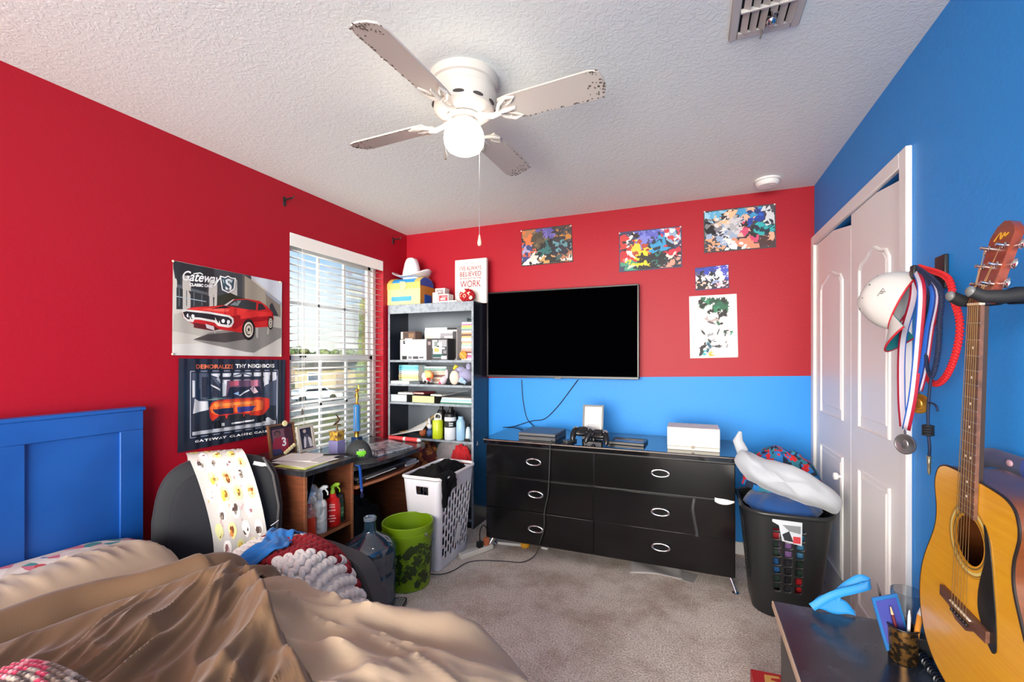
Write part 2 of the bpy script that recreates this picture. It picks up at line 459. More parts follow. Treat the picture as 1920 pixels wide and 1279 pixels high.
# ================================================================ OUTSIDE (seen through the blind from an upper floor)
GZ = -2.9
b = MB(); b.bx(-140, -4, -40, 160, GZ - .2, GZ)
o = b.obj('ground', mat('dry_lawn', (84, 84, 52), .95, var=(.25, (120, 110, 78), .4, .62), spec=.05)); struct(o)
b = MB(); b.add([(-60, -30, GZ + .02), (-30, -30, GZ + .02), (-16, 110, GZ + .02), (-34, 110, GZ + .02)], [(0, 1, 2, 3)]); struct(b.obj('ground_road', mat('pale_road', (112, 108, 98), .9)))
def house(p, rz, L, D, H, R, wc, rc, label):
    h = thing('house', label, 'house', (p[0], p[1], GZ), rz)
    b = MB(); b.bx(-L / 2, L / 2, -D / 2, D / 2, 0, H); b.obj('walls', wc, h)
    b = MB()
    e = .5; zs = H
    b.add([(-L/2-e, -D/2-e, zs), (L/2+e, -D/2-e, zs), (L/2+e, D/2+e, zs), (-L/2-e, D/2+e, zs), (-L/2+D/2, 0, zs+R), (L/2-D/2, 0, zs+R)],
          [(0, 1, 5, 4), (1, 2, 5), (2, 3, 4, 5), (3, 0, 4), (3, 2, 1, 0)]); b.obj('roof', rc, h)
    for sx in (-.3, .28):
        b = MB(); b.bx(L * sx - .7, L * sx + .7, -D / 2 - .05, -D / 2 + .02, .9, 2.2); f = b.obj('window', VINYL, h)
        b = MB(); b.bx(L * sx - .6, L * sx + .6, -D / 2 - .07, -D / 2 - .05, 1.0, 2.1); b.obj('pane', mat('dark_pane', (60, 70, 80), .1), f)
    b = MB(); b.bx(-.5, .5, -D / 2 - .06, -D / 2 + .02, 0, 2.1); b.obj('door', mat('far_door', (110, 90, 70), .5), h)
    return h
shing = mat('roof_shingle', (74, 66, 56), .9, var=(1.5, (98, 88, 72), .4, .6))
q = W(640, 715, x=-46)
house((-46, q.y, 0), math.radians(40), 11, 7, 2.5, 1.6, mat('stucco_tan', (150, 138, 108), .85), shing, 'tan bungalow with a brown hip roof seen through the lower window sash')
q = W(560, 700, x=-64)
house((-64, q.y, 0), math.radians(35), 12, 8, 2.6, 1.5, mat('stucco_cream', (160, 150, 124), .85), mat('roof_grey', (120, 112, 100), .9), 'cream house farther down the road behind the parked white car')
# parked car
q = W(592, 752, x=-33)
car = thing('car', 'white parked car on the road outside the window', 'car', (-33, q.y, GZ + .02), math.radians(60))
b = MB(); body = spline([(-2.2, .35, 0), (-2.25, .75, 0), (-1.9, .95, 0), (-1.3, 1.0, 0), (-.75, 1.42, 0), (.5, 1.45, 0), (1.1, 1.02, 0), (2.0, .88, 0), (2.25, .6, 0), (2.2, .35, 0)], 4)
b.prism([(p.x, p.y) for p in body], -.85, .85, 0, rot('X', PI / 2)); b.obj('body', mat('car_white', (190, 190, 192), .25, coat=.4), car, bevel=.06)
b = MB()
for s in (-1, 1): b.prism([(-1.15, 1.02), (-.72, 1.34), (.45, 1.37), (.95, 1.02)], -.86 if s < 0 else .855, -.855 if s < 0 else .86, 0, rot('X', PI / 2))
b.obj('side_windows', mat('car_glass', (30, 35, 40), .08), car)
for sx in (-1.35, 1.35):
    for sy in (-.76, .76):
        b = MB(); b.lathe([(.0, -.1), (.33, -.1), (.33, .1), (.0, .1)], 20, 0, T(sx, sy, .33) @ rot('X', PI / 2)); b.obj('wheel', BLACKM, car)
LEAF = [mat('leaf_a', (48, 62, 30), .8, var=(1.2, (84, 96, 50), .4, .6)), mat('leaf_b', (64, 78, 40), .8, var=(1.2, (104, 112, 66), .4, .6))]
BARK = mat('bark', (96, 80, 62), .9)
def tree(x, y, h, r, k, label, cyp=False):
    t = thing('tree', label, 'tree', (x, y, GZ), 0, None if cyp else 'trees along the horizon outside the window')
    b = MB(); b.tube([(0, 0, 0), (0, 0, h * .6)], [r * .1, r * .06], 8); b.obj('trunk', BARK, t)
    b = MB()
    rr = random.Random(int(x * 7 + y * 13))
    n = 16 if cyp else 12
    for i in range(n):
        if cyp:
            f = i / (n - 1); c = (rr.uniform(-.1, .1) * r, rr.uniform(-.1, .1) * r, h * (.12 + .82 * f)); s = r * (1.0 - .55 * f)
            rad = (s, s, h * .07)
        else:
            a = rr.uniform(0, 2 * PI); c = (math.cos(a) * r * .55, math.sin(a) * r * .55, h * rr.uniform(.5, .85)); s = r * rr.uniform(.4, .6); rad = (s, s, s * .8)
        def dn(x_, y_, z_, s=s, c=c):
            f = 1 + .28 * nz((x_ + c[0]) * 1.7 / s, (y_ + c[1]) * 1.7 / s, (z_ + c[2]) * 1.7 / s); return x_ * f, y_ * f, z_ * f
        b.ell(c, rad, 0, 14, 9, fn=dn)
    b.obj('crown', LEAF[k], t)
for i, (px, x, h, r, k) in enumerate(((548, -82, 6.6, 2.4, 0), (566, -86, 7.2, 2.6, 1), (588, -84, 6.0, 2.4, 0), (612, -86, 6.6, 3.0, 1), (634, -78, 6.3, 2.6, 0), (656, -74, 6.4, 2.6, 1), (676, -70, 6.0, 2.4, 0), (700, -68, 6.4, 2.6, 0))):
    q = W(px, 669, x=x); tree(x, q.y, h, r * .62, k, 'green tree in the row along the horizon outside the window')
q = W(682, 669, x=-16); tree(-16, q.y, 7.3, .5, 1, 'tall narrow cypress seen at the right side of the window', True)
# ================================================================ CEILING FAN
FANW = mat('fan_white', (204, 198, 190), 0.4)
BLADE = mat('fan_blade', (196, 188, 180), 0.45)
GRIME = mat('blade_grime', (92, 84, 76), 0.8)
fx, fy = -.83, 1.56
fan = thing('ceiling_fan', 'white four blade ceiling fan with a lit globe and dusty blade tips', 'ceiling fan', (fx, fy, ZC))
b = MB(); b.lathe([(.135, 0), (.138, -.012), (.132, -.03), (.124, -.034), (.122, -.055), (.128, -.06), (.128, -.085), (.118, -.125), (.10, -.14), (.075, -.147), (.0, -.147)], 44)
ho = b.obj('motor_housing', FANW, fan, ang=35)
b = MB()
for i in range(10):
    a = 2 * PI * i / 10
    pts = [V((.1205 * math.cos(a + d), .1205 * math.sin(a + d), -.113)) for d in (-.17, -.08, 0, .08, .17)]
    b.tube(pts, [.003, .006, .0065, .006, .003], 8)
b.obj('vent_slots', mat('slot_dark', (60, 55, 52), .8), ho)
b = MB(); b.lathe([(.06, -.147), (.068, -.152), (.06, -.158), (.046, -.162), (.05, -.168), (.056, -.174), (.05, -.180), (.0, -.180)], 32); b.obj('switch_housing', FANW, fan)
b = MB(); b.lathe([(.044, -.170), (.05, -.176), (.066, -.188), (.077, -.211), (.080, -.235), (.077, -.257), (.066, -.276), (.045, -.288), (.0, -.292)], 36)
GLOBE = mat('lit_globe', (255, 240, 222), .3, emit=14.0)
b.obj('lamp_globe', GLOBE, fan)
for i in range(4):
    a = math.radians(-3 + 90 * i)
    Mr = rot('Z', a)
    Mt = Mr @ T(0, 0, -.155) @ rot('X', math.radians(-13))
    b = MB()
    out = [(.17, -.05), (.21, -.057), (.52, -.064), (.552, -.05), (.562, -.02), (.562, .02), (.552, .05), (.52, .064), (.21, .057), (.17, .05)]
    b.prism(out, -.003, .003, 0, Mt)
    bl_ = b.obj('blade', BLADE, fan, bevel=.0015)
    # dust caked along the tip and the leading edge
    b = MB(); rr = random.Random(i)
    for q in range(70):
        if rr.random() < .6: x = .562 - abs(rr.gauss(0, .03)); y = rr.uniform(-.062, .062)
        else: x = rr.uniform(.22, .55); y = (-.0575 if i % 2 else .0575) + rr.uniform(-.004, .004)
        if x > .55: y *= .5
        r = rr.uniform(.0012, .0042)
        pts = [(x + r * rr.uniform(.4, 1.4) * math.cos(t * PI / 3), y + r * rr.uniform(.4, 1.2) * math.sin(t * PI / 3)) for t in range(6)]
        b.prism(pts, -.0042, -.003, 0, Mt)
    b.obj('dust', GRIME, bl_)
    b = MB()   # scrolled blade arm
    b.tube([Mr @ V(p) for p in ((.06, 0, -.15), (.10, 0, -.165), (.13, 0, -.172), (.165, 0, -.165))], [.012, .011, .012, .012], 8, flat=.6)
    for s in (-1, 1):
        b.tube([Mt @ V(p) for p in ((.15, .0, -.006), (.17, s * .03, -.006), (.205, s * .052, -.006), (.235, s * .045, -.006), (.215, s * .028, -.006), (.195, s * .02, -.006))], [.007, .008, .007, .005, .005, .004], 8)
        b.lathe([(.0, -.004), (.005, -.003), (.005, 0)], 8, 0, Mt @ T(.195, s * .036, -.006))
    b.tube([Mt @ V(p) for p in ((.15, 0, -.006), (.19, 0, -.006), (.225, 0, -.006))], [.012, .012, .006], 8, flat=.5)
    b.obj('blade_arm', FANW, bl_)
b = MB()
cx_, cy_ = .028, .082
b.tube([(cx_ * .6, cy_ * .6, -.165), (cx_, cy_, -.19), (cx_, cy_, -.60)], .0011, 6)
for i in range(40): b.ell((cx_, cy_, -.24 - i * .009), (.0018, .0018, .0018), 0, 6, 4)
ch = b.obj('pull_chain', STEEL, fan)
b = MB(); b.lathe([(.0, .0), (.003, -.004), (.006, -.02), (.009, -.036), (.007, -.046), (.0, -.05)], 14, 0, T(cx_, cy_, -.595)); b.obj('pull_knob', mat('pull_wood', (226, 190, 165), .4), ch)
b = MB(); b.tube([(-.02, -.05, -.168), (-.03, -.085, -.19), (-.031, -.092, -.32)], .0011, 6)
ch = b.obj('pull_chain', STEEL, fan)
b = MB(); b.lathe([(.0, .0), (.004, -.006), (.007, -.022), (.005, -.033), (.0, -.036)], 14, 0, T(-.031, -.092, -.315)); b.obj('pull_knob', mat('pull_dark', (120, 112, 104), .35), ch)

# ================================================================ VENT, DETECTOR, BRACKETS
vx0, vx1, vy0, vy1 = .126, .335, 1.33, 1.70
ve = thing('ceiling_vent', 'grey metal air vent with angled louvres in the ceiling', 'vent', ((vx0 + vx1) / 2, (vy0 + vy1) / 2, ZC))
VM = mat('vent_grey', (186, 184, 180), .45)
b = MB(); b.bx(vx0, vx1, vy0, vy1, ZC - .002, ZC - .0002); b.obj('duct_opening', mat('duct_dark', (22, 22, 24), .9), ve, w=True)
b = MB()
for (a0, a1, c0, c1) in ((vx0, vx0 + .026, vy0, vy1), (vx1 - .026, vx1, vy0, vy1), (vx0 + .026, vx1 - .026, vy1 - .03, vy1), (vx0 + .026, vx1 - .026, vy0, vy0 + .03)):
    b.bx(a0, a1, c0, c1, ZC - .011, ZC - .002)
b.obj('face_plate', VM, ve, w=True, bevel=.003)
b = MB()
for i in range(6):
    x = vx0 + .043 + i * .0262
    b.box((0, 0, 0), (.021, vy1 - vy0 - .06, .0014), 0, T(x, (vy0 + vy1) / 2, ZC - .012) @ rot('Y', math.radians(28)))
b.bx(vx0 + .026, vx1 - .026, 1.56, 1.566, ZC - .02, ZC - .006)
b.obj('louvres', VM, ve, w=True)
q = W(1428, 62, z=ZC - .02)
b = MB(); b.tube([(q.x, q.y - .01, ZC - .012), (q.x, q.y, ZC - .022), (q.x - .003, q.y + .012, ZC - .03)], .003, 8); b.obj('damper_lever', mat('lever_grey', (110, 108, 104), .4), ve, w=True)
q = W(1446, 38, z=ZC - .035)
b = MB(); b.ell((q.x, q.y, ZC - .034), (.0155, .0155, .016), 0, 18, 12); b.cyl((q.x, q.y, ZC - .03), (q.x, q.y, ZC - .008), .006, n=10)
b.tube([(q.x, q.y, ZC - .022), (q.x + .02, q.y - .01, ZC - .02)], .0025, 6)
tag(b.obj('hook_ball', mat('chrome_dark', (190, 190, 195), .12, 1.0), org=(q.x, q.y, ZC - .034)), 'small shiny silver ball fixed to the ceiling vent louvres', 'ornament')
q = W(1439, 337, z=ZC)
sd = thing('smoke_detector', 'round white smoke detector on the ceiling near the back corner', 'smoke detector', (q.x, q.y, ZC))
b = MB(); b.lathe([(.072, 0), (.073, -.012), (.0, -.012)], 36); b.obj('base_plate', WPAINT, sd)
b = MB(); b.lathe([(.062, -.012), (.066, -.016), (.064, -.03), (.054, -.04), (.0, -.042)], 36); b.obj('cover', WPAINT, sd)
b = MB(); b.lathe([(.01, -.04), (.009, -.044), (.0, -.0445)], 12, 0, T(.02, -.015, 0)); b.obj('test_button', mat('btn_grey', (190, 188, 186), .4), sd)
for i, (px, py, s, lab) in enumerate(((533, 378, 1, 'black curtain rod bracket on the red wall left of the window'), (737, 452, .8, 'black curtain rod bracket on the red wall near the back corner'))):
    q = W(px, py, x=XL)
    k = thing('curtain_bracket', lab, 'curtain bracket', tuple(q), 0, 'curtain rod brackets')
    b = MB(); b.bx(0.0002, .004, -.011, .011, -.03, .03); b.obj('wall_plate', BLACK, k, bevel=.002)
    b = MB(); b.tube([(.003, 0, .01), (.035, 0, .014), (.068, 0, .012)], .005, 8)
    b.tube([(.068 + .013 * math.cos(t), 0, .024 + .013 * math.sin(t)) for t in [(-1.6 + j * .35) for j in range(-3, 6)]], .004, 8)
    b.obj('rod_arm', BLACK, k)

# ================================================================ WALL POSTERS
def poster_map(cx0, cy0, cw, ch, iw, ih, wall):
    """photo-crop coordinates -> (right, up) on the wall plane"""
    def f(x, y):
        px, py = cx0 + x * cw / iw, cy0 + y * ch / ih
        if wall == 'L': p = W(px, py, x=XL); return (p.y, p.z)
        p = W(px, py, y=YB); return (p.x, p.z)
    return f
MLW = frame((XL, 0, 0), (0, 1, 0), (0, 0, 1))      # left wall: (y, z) up close
MBW = frame((0, YB, 0), (1, 0, 0), (0, 0, 1))      # back wall: (x, z)
class Print:
    """printed sheet: paper plus flat ink shapes, each a hair above the last"""
    def __init__(s, M, base): s.b = MB(); s.M = M; s.mats = []; s.z = .004; s.base = base
    def mi(s, m):
        if m not in s.mats: s.mats.append(m)
        return s.mats.index(m)
    def paper(s, pts, c, th=.0008):
        s.b.prism(pts, s.z - th, s.z, s.mi(c), s.M)
    def shape(s, pts, c, step=.00006):
        s.z += step; s.b.poly(pts, s.mi(c), s.M, s.z)
    def text(s, body, at, size, c, width=None, off=0.0, shear=0.0, up=(0, 1), right=(1, 0), space=1.0, align='CENTER'):
        s.z += .0001
        M2 = s.M @ Matrix(((right[0], up[0], 0, at[0]), (right[1], up[1], 0, at[1]), (0, 0, 1, 0), (0, 0, 0, 1)))
        s.b.text(body, size, s.mi(c), M2, s.z, align, off, shear, width, space)
    def ring(s, pts, w, c, closed=True):
        """line of width w along pts"""
        k = len(pts); c_ = s.mi(c); s.z += .00006
        for i in range(k if closed else k - 1):
            a = V(pts[i]); q = V(pts[(i + 1) % k]); d = (q - a)
            if d.length < 1e-7: continue
            n = V((-d.y, d.x)).normalized() * (w / 2); e = d.normalized() * (w * .35)
            s.b.poly([a - e - n, q + e - n, q + e + n, a - e + n], c_, s.M, s.z)
def rip_left(amp, f, y0, y1, z0, z1):
    def g(p):
        u = (p.y - y0) / (y1 - y0); v = (p.z - z0) / (z1 - z0)
        d = amp * (.5 + .5 * math.sin(u * f * 2 * PI + .6 * math.sin(v * 2))) * sm(0, .06, u)
        return (p.x + d + .001, p.y, p.z)
    return g
K = flatc
INK_W = K((236, 236, 236)); INK_K = K((20, 22, 26))

# --- red muscle car poster
P = poster_map(310, 480, 230, 200, 1471, 1279, 'L')
pr = Print(MLW, None)
pr.paper([P(75, 1190), P(1385, 1208), P(1388, 312), P(85, 55)], K((196, 192, 184), .3))
S = lambda c, *q: pr.shape([P(*a) for a in q], K(c, .3))
S((60, 66, 70), (85, 58), (1020, 240), (1020, 560), (620, 640), (95, 640))
S((40, 46, 50), (85, 58), (600, 160), (600, 470), (100, 330))
S((88, 94, 100), (100, 330), (600, 470), (600, 500), (100, 370))
S((46, 52, 56), (100, 372), (600, 502), (600, 640), (100, 640))
for i in range(5): S((96, 104, 108), (150 + i * 90, 390 + i * 24), (160 + i * 90, 392 + i * 24), (160 + i * 90, 600), (150 + i * 90, 600))
S((170, 190, 196), (105, 478), (480, 545), (480, 553), (105, 488))
S((128, 122, 112), (915, 222), (1370, 560), (1375, 740), (1000, 640), (915, 560))
S((86, 84, 80), (915, 222), (940, 236), (940, 560), (915, 560))
S((150, 144, 130), (940, 238), (1040, 300), (1190, 420), (1200, 640), (940, 560))
S((196, 204, 214), (1010, 240), (1388, 312), (1384, 560))
S((150, 160, 170), (1170, 400), (1384, 560), (1384, 600), (1210, 470))
S((48, 56, 62), (1240, 590), (1270, 560), (1300, 620), (1350, 720), (1240, 720))
S((44, 50, 40), (620, 480), (760, 440), (900, 500), (980, 520), (700, 640), (600, 640))
S((176, 172, 164), (95, 700), (300, 640), (1200, 700), (1384, 740), (1384, 880), (900, 1050), (75, 900))
S((128, 126, 122), (320, 1005), (520, 920), (1100, 820), (1380, 870), (1378, 980), (1050, 1160), (960, 1150), (460, 1045))
S((206, 204, 200), (75, 1060), (420, 1045), (940, 1150), (1040, 1160), (1050, 1190), (75, 1190))
S((70, 66, 66), (330, 1000), (500, 940), (930, 900), (960, 1000), (700, 1040))
# car body
S((186, 34, 36), (180, 660), (320, 615), (520, 605), (700, 590), (810, 520), (960, 515), (1120, 540), (1200, 600), (1280, 680), (1290, 760), (1250, 850), (1060, 860), (1040, 930), (900, 920), (620, 880), (330, 820), (220, 760), (190, 720))
S((212, 52, 48), (230, 640), (330, 620), (700, 605), (980, 640), (960, 670), (820, 720), (560, 690))
S((232, 96, 84), (420, 640), (560, 622), (760, 640), (740, 668), (560, 665))
S((150, 20, 28), (800, 720), (1080, 690), (1280, 690), (1285, 760), (1100, 790), (960, 790), (830, 880), (790, 870))
S((208, 46, 46), (870, 690), (1060, 660), (1260, 680), (1270, 720), (1090, 730), (880, 760))
S((30, 32, 36), (540, 635), (700, 595), (770, 620), (640, 632))
S((44, 54, 58), (715, 595), (820, 530), (960, 525), (1085, 560), (1075, 650), (960, 640))
S((120, 134, 134), (760, 590), (840, 540), (900, 536), (860, 600))
S((34, 40, 46), (1105, 570), (1150, 575), (1195, 640), (1100, 655))
S((196, 190, 188), (690, 590), (800, 520), (815, 522), (720, 600))
# bumper loop and grille
S((222, 220, 216), (180, 660), (215, 640), (520, 670), (760, 715), (805, 750), (810, 800), (780, 850), (740, 860), (620, 840), (580, 800), (400, 765), (340, 762), (320, 795), (260, 785), (205, 745))
S((34, 36, 42), (195, 675), (240, 664), (520, 695), (740, 735), (785, 765), (785, 800), (755, 830), (640, 815), (600, 775), (400, 740), (330, 735), (300, 765), (255, 758), (220, 730))
for (x, y) in ((262, 715), (318, 724), (680, 780), (742, 792)): pr.shape([P(x + 20 * math.cos(t * PI / 5), y + 24 * math.sin(t * PI / 5)) for t in range(10)], K((232, 234, 236), .3))
S((90, 26, 28), (330, 800), (580, 845), (640, 880), (560, 900), (330, 860))
S((208, 206, 210), (465, 815), (570, 845), (578, 895), (480, 865))
def wheel(x, y, rx, ry):
    for f, c in ((1, (24, 24, 26)), (.72, (214, 206, 190)), (.55, (60, 56, 50)), (.42, (196, 188, 170)), (.16, (40, 40, 40))):
        pr.shape([P(x + rx * f * math.cos(t * PI / 9), y + ry * f * math.sin(t * PI / 9)) for t in range(18)], K(c, .3))
wheel(985, 885, 78, 128); wheel(1248, 805, 34, 80)
# lettering
a = P(180, 300); q = P(640, 330)
rt = V(((q[0] - a[0]), (q[1] - a[1]))).normalized()
pr.text('Gateway', P(408, 262), .070, INK_W, width=abs(P(640, 0)[0] - P(170, 0)[0]), off=.0012, shear=.4, right=(rt.x, rt.y - .03))
pr.ring([P(x, y) for x, y in ((330, 215), (400, 205), (430, 222))], .005, INK_W, False)
pr.text('CLASSIC CARS', P(418, 356), .020, INK_W, width=abs(P(550, 0)[0] - P(275, 0)[0]), off=.001, right=(rt.x, rt.y - .02))
sh = [(645, 245), (700, 262), (735, 245), (780, 268), (828, 272), (812, 400), (740, 440), (670, 405)]
pr.ring([P(*p) for p in sh], .006, INK_W)
S((52, 78, 92), *[(735 + (x - 735) * .82, 342 + (y - 342) * .82) for x, y in sh])
pr.text('S', P(742, 352), .085, INK_W, off=.002, right=(rt.x, rt.y))
for i in range(5): pr.shape([P(672 + i * 28, 285), P(684 + i * 28, 287), P(690 + i * 22, 330), P(684 + i * 22, 330)], K((176, 196, 200), .3))
y0, y1 = P(85, 600)[0], P(1385, 600)[0]
cuts = [((XL, y0 + (y1 - y0) * i / 28, 0), (0, 1, 0)) for i in range(1, 28)]
NO_NORMALS.add('wall_poster')
o = pr.b.obj('wall_poster', pr.mats, org=(XL, (y0 + y1) / 2, 1.58), cuts=cuts, fn=rip_left(.003, 5, y0, y1, 1.34, 1.81))
tag(o, 'car poster with a red muscle car and white Gateway script', 'poster')
# --- orange car poster
P = poster_map(320, 660, 220, 200, 1407, 1279, 'L')
pr = Print(MLW, None)
pr.paper([P(75, 1210), P(1350, 955), P(1360, 95), P(90, 78)], K((30, 38, 54), .22))
S = lambda c, *q: pr.shape([P(*a) for a in q], K(c, .22))
S((150, 156, 172), (222, 228), (1272, 215), (1268, 880), (222, 1035))
S((30, 38, 54), (230, 236), (1266, 223), (1262, 874), (230, 1026))
S((58, 66, 84), (244, 250), (1254, 240), (1248, 860), (244, 1000))
S((200, 204, 212), (440, 262), (1254, 240), (1254, 330), (1100, 420), (620, 400), (540, 300))
S((70, 78, 96), (244, 252), (440, 262), (620, 400), (600, 560), (244, 560))
S((38, 42, 56), (360, 300), (480, 300), (590, 460), (590, 540), (360, 545))
S((196, 202, 210), (245, 340), (275, 345), (275, 540), (245, 545))
S((176, 184, 192), (530, 320), (570, 315), (660, 400), (660, 520), (600, 540), (610, 420))
S((206, 210, 216), (460, 380), (600, 455), (600, 480), (470, 400))
S((40, 46, 60), (555, 300), (1115, 290), (1090, 330), (580, 335))
S((92, 100, 118), (720, 290), (850, 240), (980, 285), (950, 290), (850, 262), (760, 292))
S((92, 66, 90), (660, 345), (1060, 330), (1075, 520), (650, 540))
S((176, 84, 104), (690, 350), (800, 345), (800, 400), (690, 420)); S((196, 120, 140), (940, 340), (1030, 335), (1030, 480), (950, 480))
S((30, 32, 52), (690, 425), (1050, 410), (1080, 530), (650, 550))
S((220, 190, 200), (930, 440), (985, 400), (1035, 480), (990, 500))
S((210, 214, 224), (800, 520), (920, 450), (930, 462), (815, 530)); S((130, 160, 200), (745, 500), (800, 475), (800, 520))
S((70, 78, 98), (1120, 400), (1254, 330), (1250, 640), (1170, 640))
S((206, 208, 212), (270, 560), (330, 590), (430, 590), (440, 690), (250, 740))
S((40, 46, 58), (244, 740), (460, 700), (1248, 640), (1248, 860), (244, 1000))
S((176, 180, 188), (244, 960), (1248, 820), (1248, 862), (244, 1002))
S((228, 228, 232), (710, 850), (1000, 805), (1000, 825), (715, 868)); S((196, 200, 206), (1070, 850), (1150, 780), (1240, 830))
S((110, 140, 130), (385, 575), (600, 548), (640, 560), (480, 580))
# orange car nose
S((196, 48, 30), (445, 680), (480, 610), (560, 575), (1080, 540), (1165, 560), (1165, 660), (1100, 760), (940, 760), (800, 735), (700, 750), (560, 770), (490, 830), (455, 780))
S((236, 112, 44), (450, 670), (520, 600), (1010, 570), (1100, 590), (1090, 690), (960, 720), (760, 720), (540, 755), (480, 730))
S((246, 140, 66), (500, 625), (980, 590), (990, 620), (520, 660))
S((206, 70, 40), (620, 600), (1010, 570), (1010, 580), (620, 612))
S((34, 38, 66), (490, 690), (740, 665), (745, 735), (560, 752), (520, 735)); S((52, 54, 128), (782, 660), (1010, 645), (960, 705), (790, 728))
S((40, 40, 44), (560, 770), (930, 740), (930, 790), (570, 830))
S((20, 22, 28), (480, 830), (580, 820), (590, 900), (520, 920)); S((20, 22, 28), (1010, 770), (1130, 740), (1130, 830), (1030, 840))
S((206, 208, 212), (595, 850), (635, 850), (635, 885), (595, 890))
for (x, y) in ((655, 775), (868, 755)): S((196, 48, 40), (x - 12, y - 15), (x + 12, y - 17), (x + 5, y + 20), (x - 5, y + 20))
yy0, yy1 = P(285, 0)[0], P(735, 0)[0]
a, q = P(285, 178), P(735, 178)
pr.text('DEMORALIZE', ((a[0] + q[0]) / 2, (a[1] + q[1]) / 2), .030, K((206, 104, 72)), width=q[0] - a[0], off=.0008, right=(q[0] - a[0], 0) and V((q[0] - a[0], q[1] - a[1])).normalized())
a, q = P(765, 172), P(1232, 168)
pr.text('THY NEIGHBORS', ((a[0] + q[0]) / 2, (a[1] + q[1]) / 2), .030, INK_W, width=q[0] - a[0], off=.0008, right=V((q[0] - a[0], q[1] - a[1])).normalized())
a, q = P(270, 1075), P(1145, 948)
pr.text('GATEWAY CLASSIC CARS', ((a[0] + q[0]) / 2, (a[1] + q[1]) / 2), .016, INK_W, width=q[0] - a[0], off=.0008, right=V((q[0] - a[0], q[1] - a[1])).normalized(), space=1.3)
y0, y1 = P(85, 600)[0], P(1355, 600)[0]
cuts = [((XL, y0 + (y1 - y0) * i / 80, 0), (0, 1, 0)) for i in range(1, 80)]
o = pr.b.obj('wall_poster', pr.mats, org=(XL, (y0 + y1) / 2, 1.1), cuts=cuts, fn=rip_left(.006, 10, y0, y1, .87, 1.33))
tag(o, 'rippled dark poster of an orange car, lettered DEMORALIZE THY NEIGHBORS', 'poster')
# push pins at the poster corners
for i, (px, py) in enumerate(((322, 490), (523, 529), (321, 664), (524, 667))):
    q = W(px, py, x=XL)
    b = MB(); b.ell((0, 0, 0), (.004, .006, .006), 0, 10, 6)
    tag(b.obj('push_pin', mat('pin_cream', (235, 215, 180), .4), loc=(XL + .011, q.y, q.z)), ('cream push pin at the %s corner of the red car poster' % ('upper left', 'upper right', 'lower left', 'lower right')[i]), 'push pin', 'pins of the red car poster')

# --- small wall prints on the back wall: busy colour prints, plain stand-in patterns
def collage(px, seed, anchors, n, label, base=(40, 40, 46), size=.05, border=None, cat='poster', groups='busy colour prints on the back wall', extra=None):
    """px: photo corners TL,TR,BR,BL; anchors: (u, v, palette)"""
    c = [W(*p, y=YB) for p in px]
    c = [V((p.x, p.z)) for p in c]
    def uv(u, v):
        t = c[0].lerp(c[1], u); d = c[3].lerp(c[2], u); return t.lerp(d, v)
    pr = Print(MBW, None)
    pr.paper([c[3], c[2], c[1], c[0]], K(base))
    rr = random.Random(seed); asp = (c[1] - c[0]).length / (c[3] - c[0]).length
    for i in range(n):
        u, v = rr.random(), rr.random()
        best = min(anchors, key=lambda a: ((a[0] - u) * asp) ** 2 + (a[1] - v) ** 2 + rr.random() * .03)
        s = size * (3.0 - 2.5 * i / n); a0 = rr.uniform(0, 2 * PI); k = rr.choice((3, 4, 4, 5, 7)); st = rr.uniform(.3, 1); ro = rr.uniform(-1.2, 1.2)
        pts = []
        for j in range(k):
            t = a0 + 2 * PI * j / k + rr.uniform(-.3, .3); r = s * rr.uniform(.5, 1.3)
            ex, ey = r * math.cos(t), r * math.sin(t) * st; dx, dy = (ex * math.cos(ro) - ey * math.sin(ro)) / asp, ex * math.sin(ro) + ey * math.cos(ro)
            pts.append((min(.985, max(.015, u + dx)), min(.975, max(.025, v + dy))))
        pr.shape([uv(*p) for p in reversed(pts)], K(rr.choice(best[2])), .00001)
    if extra: extra(pr, uv)
    mid = sum((V((p.x, YB, p.y)) for p in c), V((0, 0, 0))) / 4
    o = pr.b.obj('wall_print', pr.mats, org=mid)
    return tag(o, label, cat)
DK = [(26, 26, 30), (44, 40, 40), (60, 54, 46), (16, 18, 20)]
def block_letters(u0, u1, v, k, h, seed):
    def f(pr, uv):
        pass
    return f
collage([(978, 432), (1072, 421), (1075, 491), (978, 500)], 11, [(.15, .1, [(206, 110, 60), (160, 110, 70)]), (.55, .08, [(86, 80, 150), (110, 100, 170)]), (.3, .35, [(86, 74, 56), (110, 96, 70), (66, 58, 46)]), (.8, .25, [(50, 46, 48), (180, 120, 50), (70, 64, 70)]),
        (.45, .6, [(28, 30, 32), (40, 100, 100), (20, 22, 24)]), (.75, .6, [(36, 36, 50), (90, 140, 150), (30, 30, 40)]), (.1, .7, [(206, 90, 50), (150, 150, 190), (50, 60, 110)]), (.25, .88, [(228, 226, 220), (210, 200, 190), (40, 40, 40)]), (.55, .9, [(200, 150, 90), (30, 30, 30)]), (.85, .9, [(200, 206, 200), (60, 80, 80), (170, 110, 80)])],
        230, 'dark brown and orange print nearest the bookshelf on the back wall', (44, 42, 42), .075)
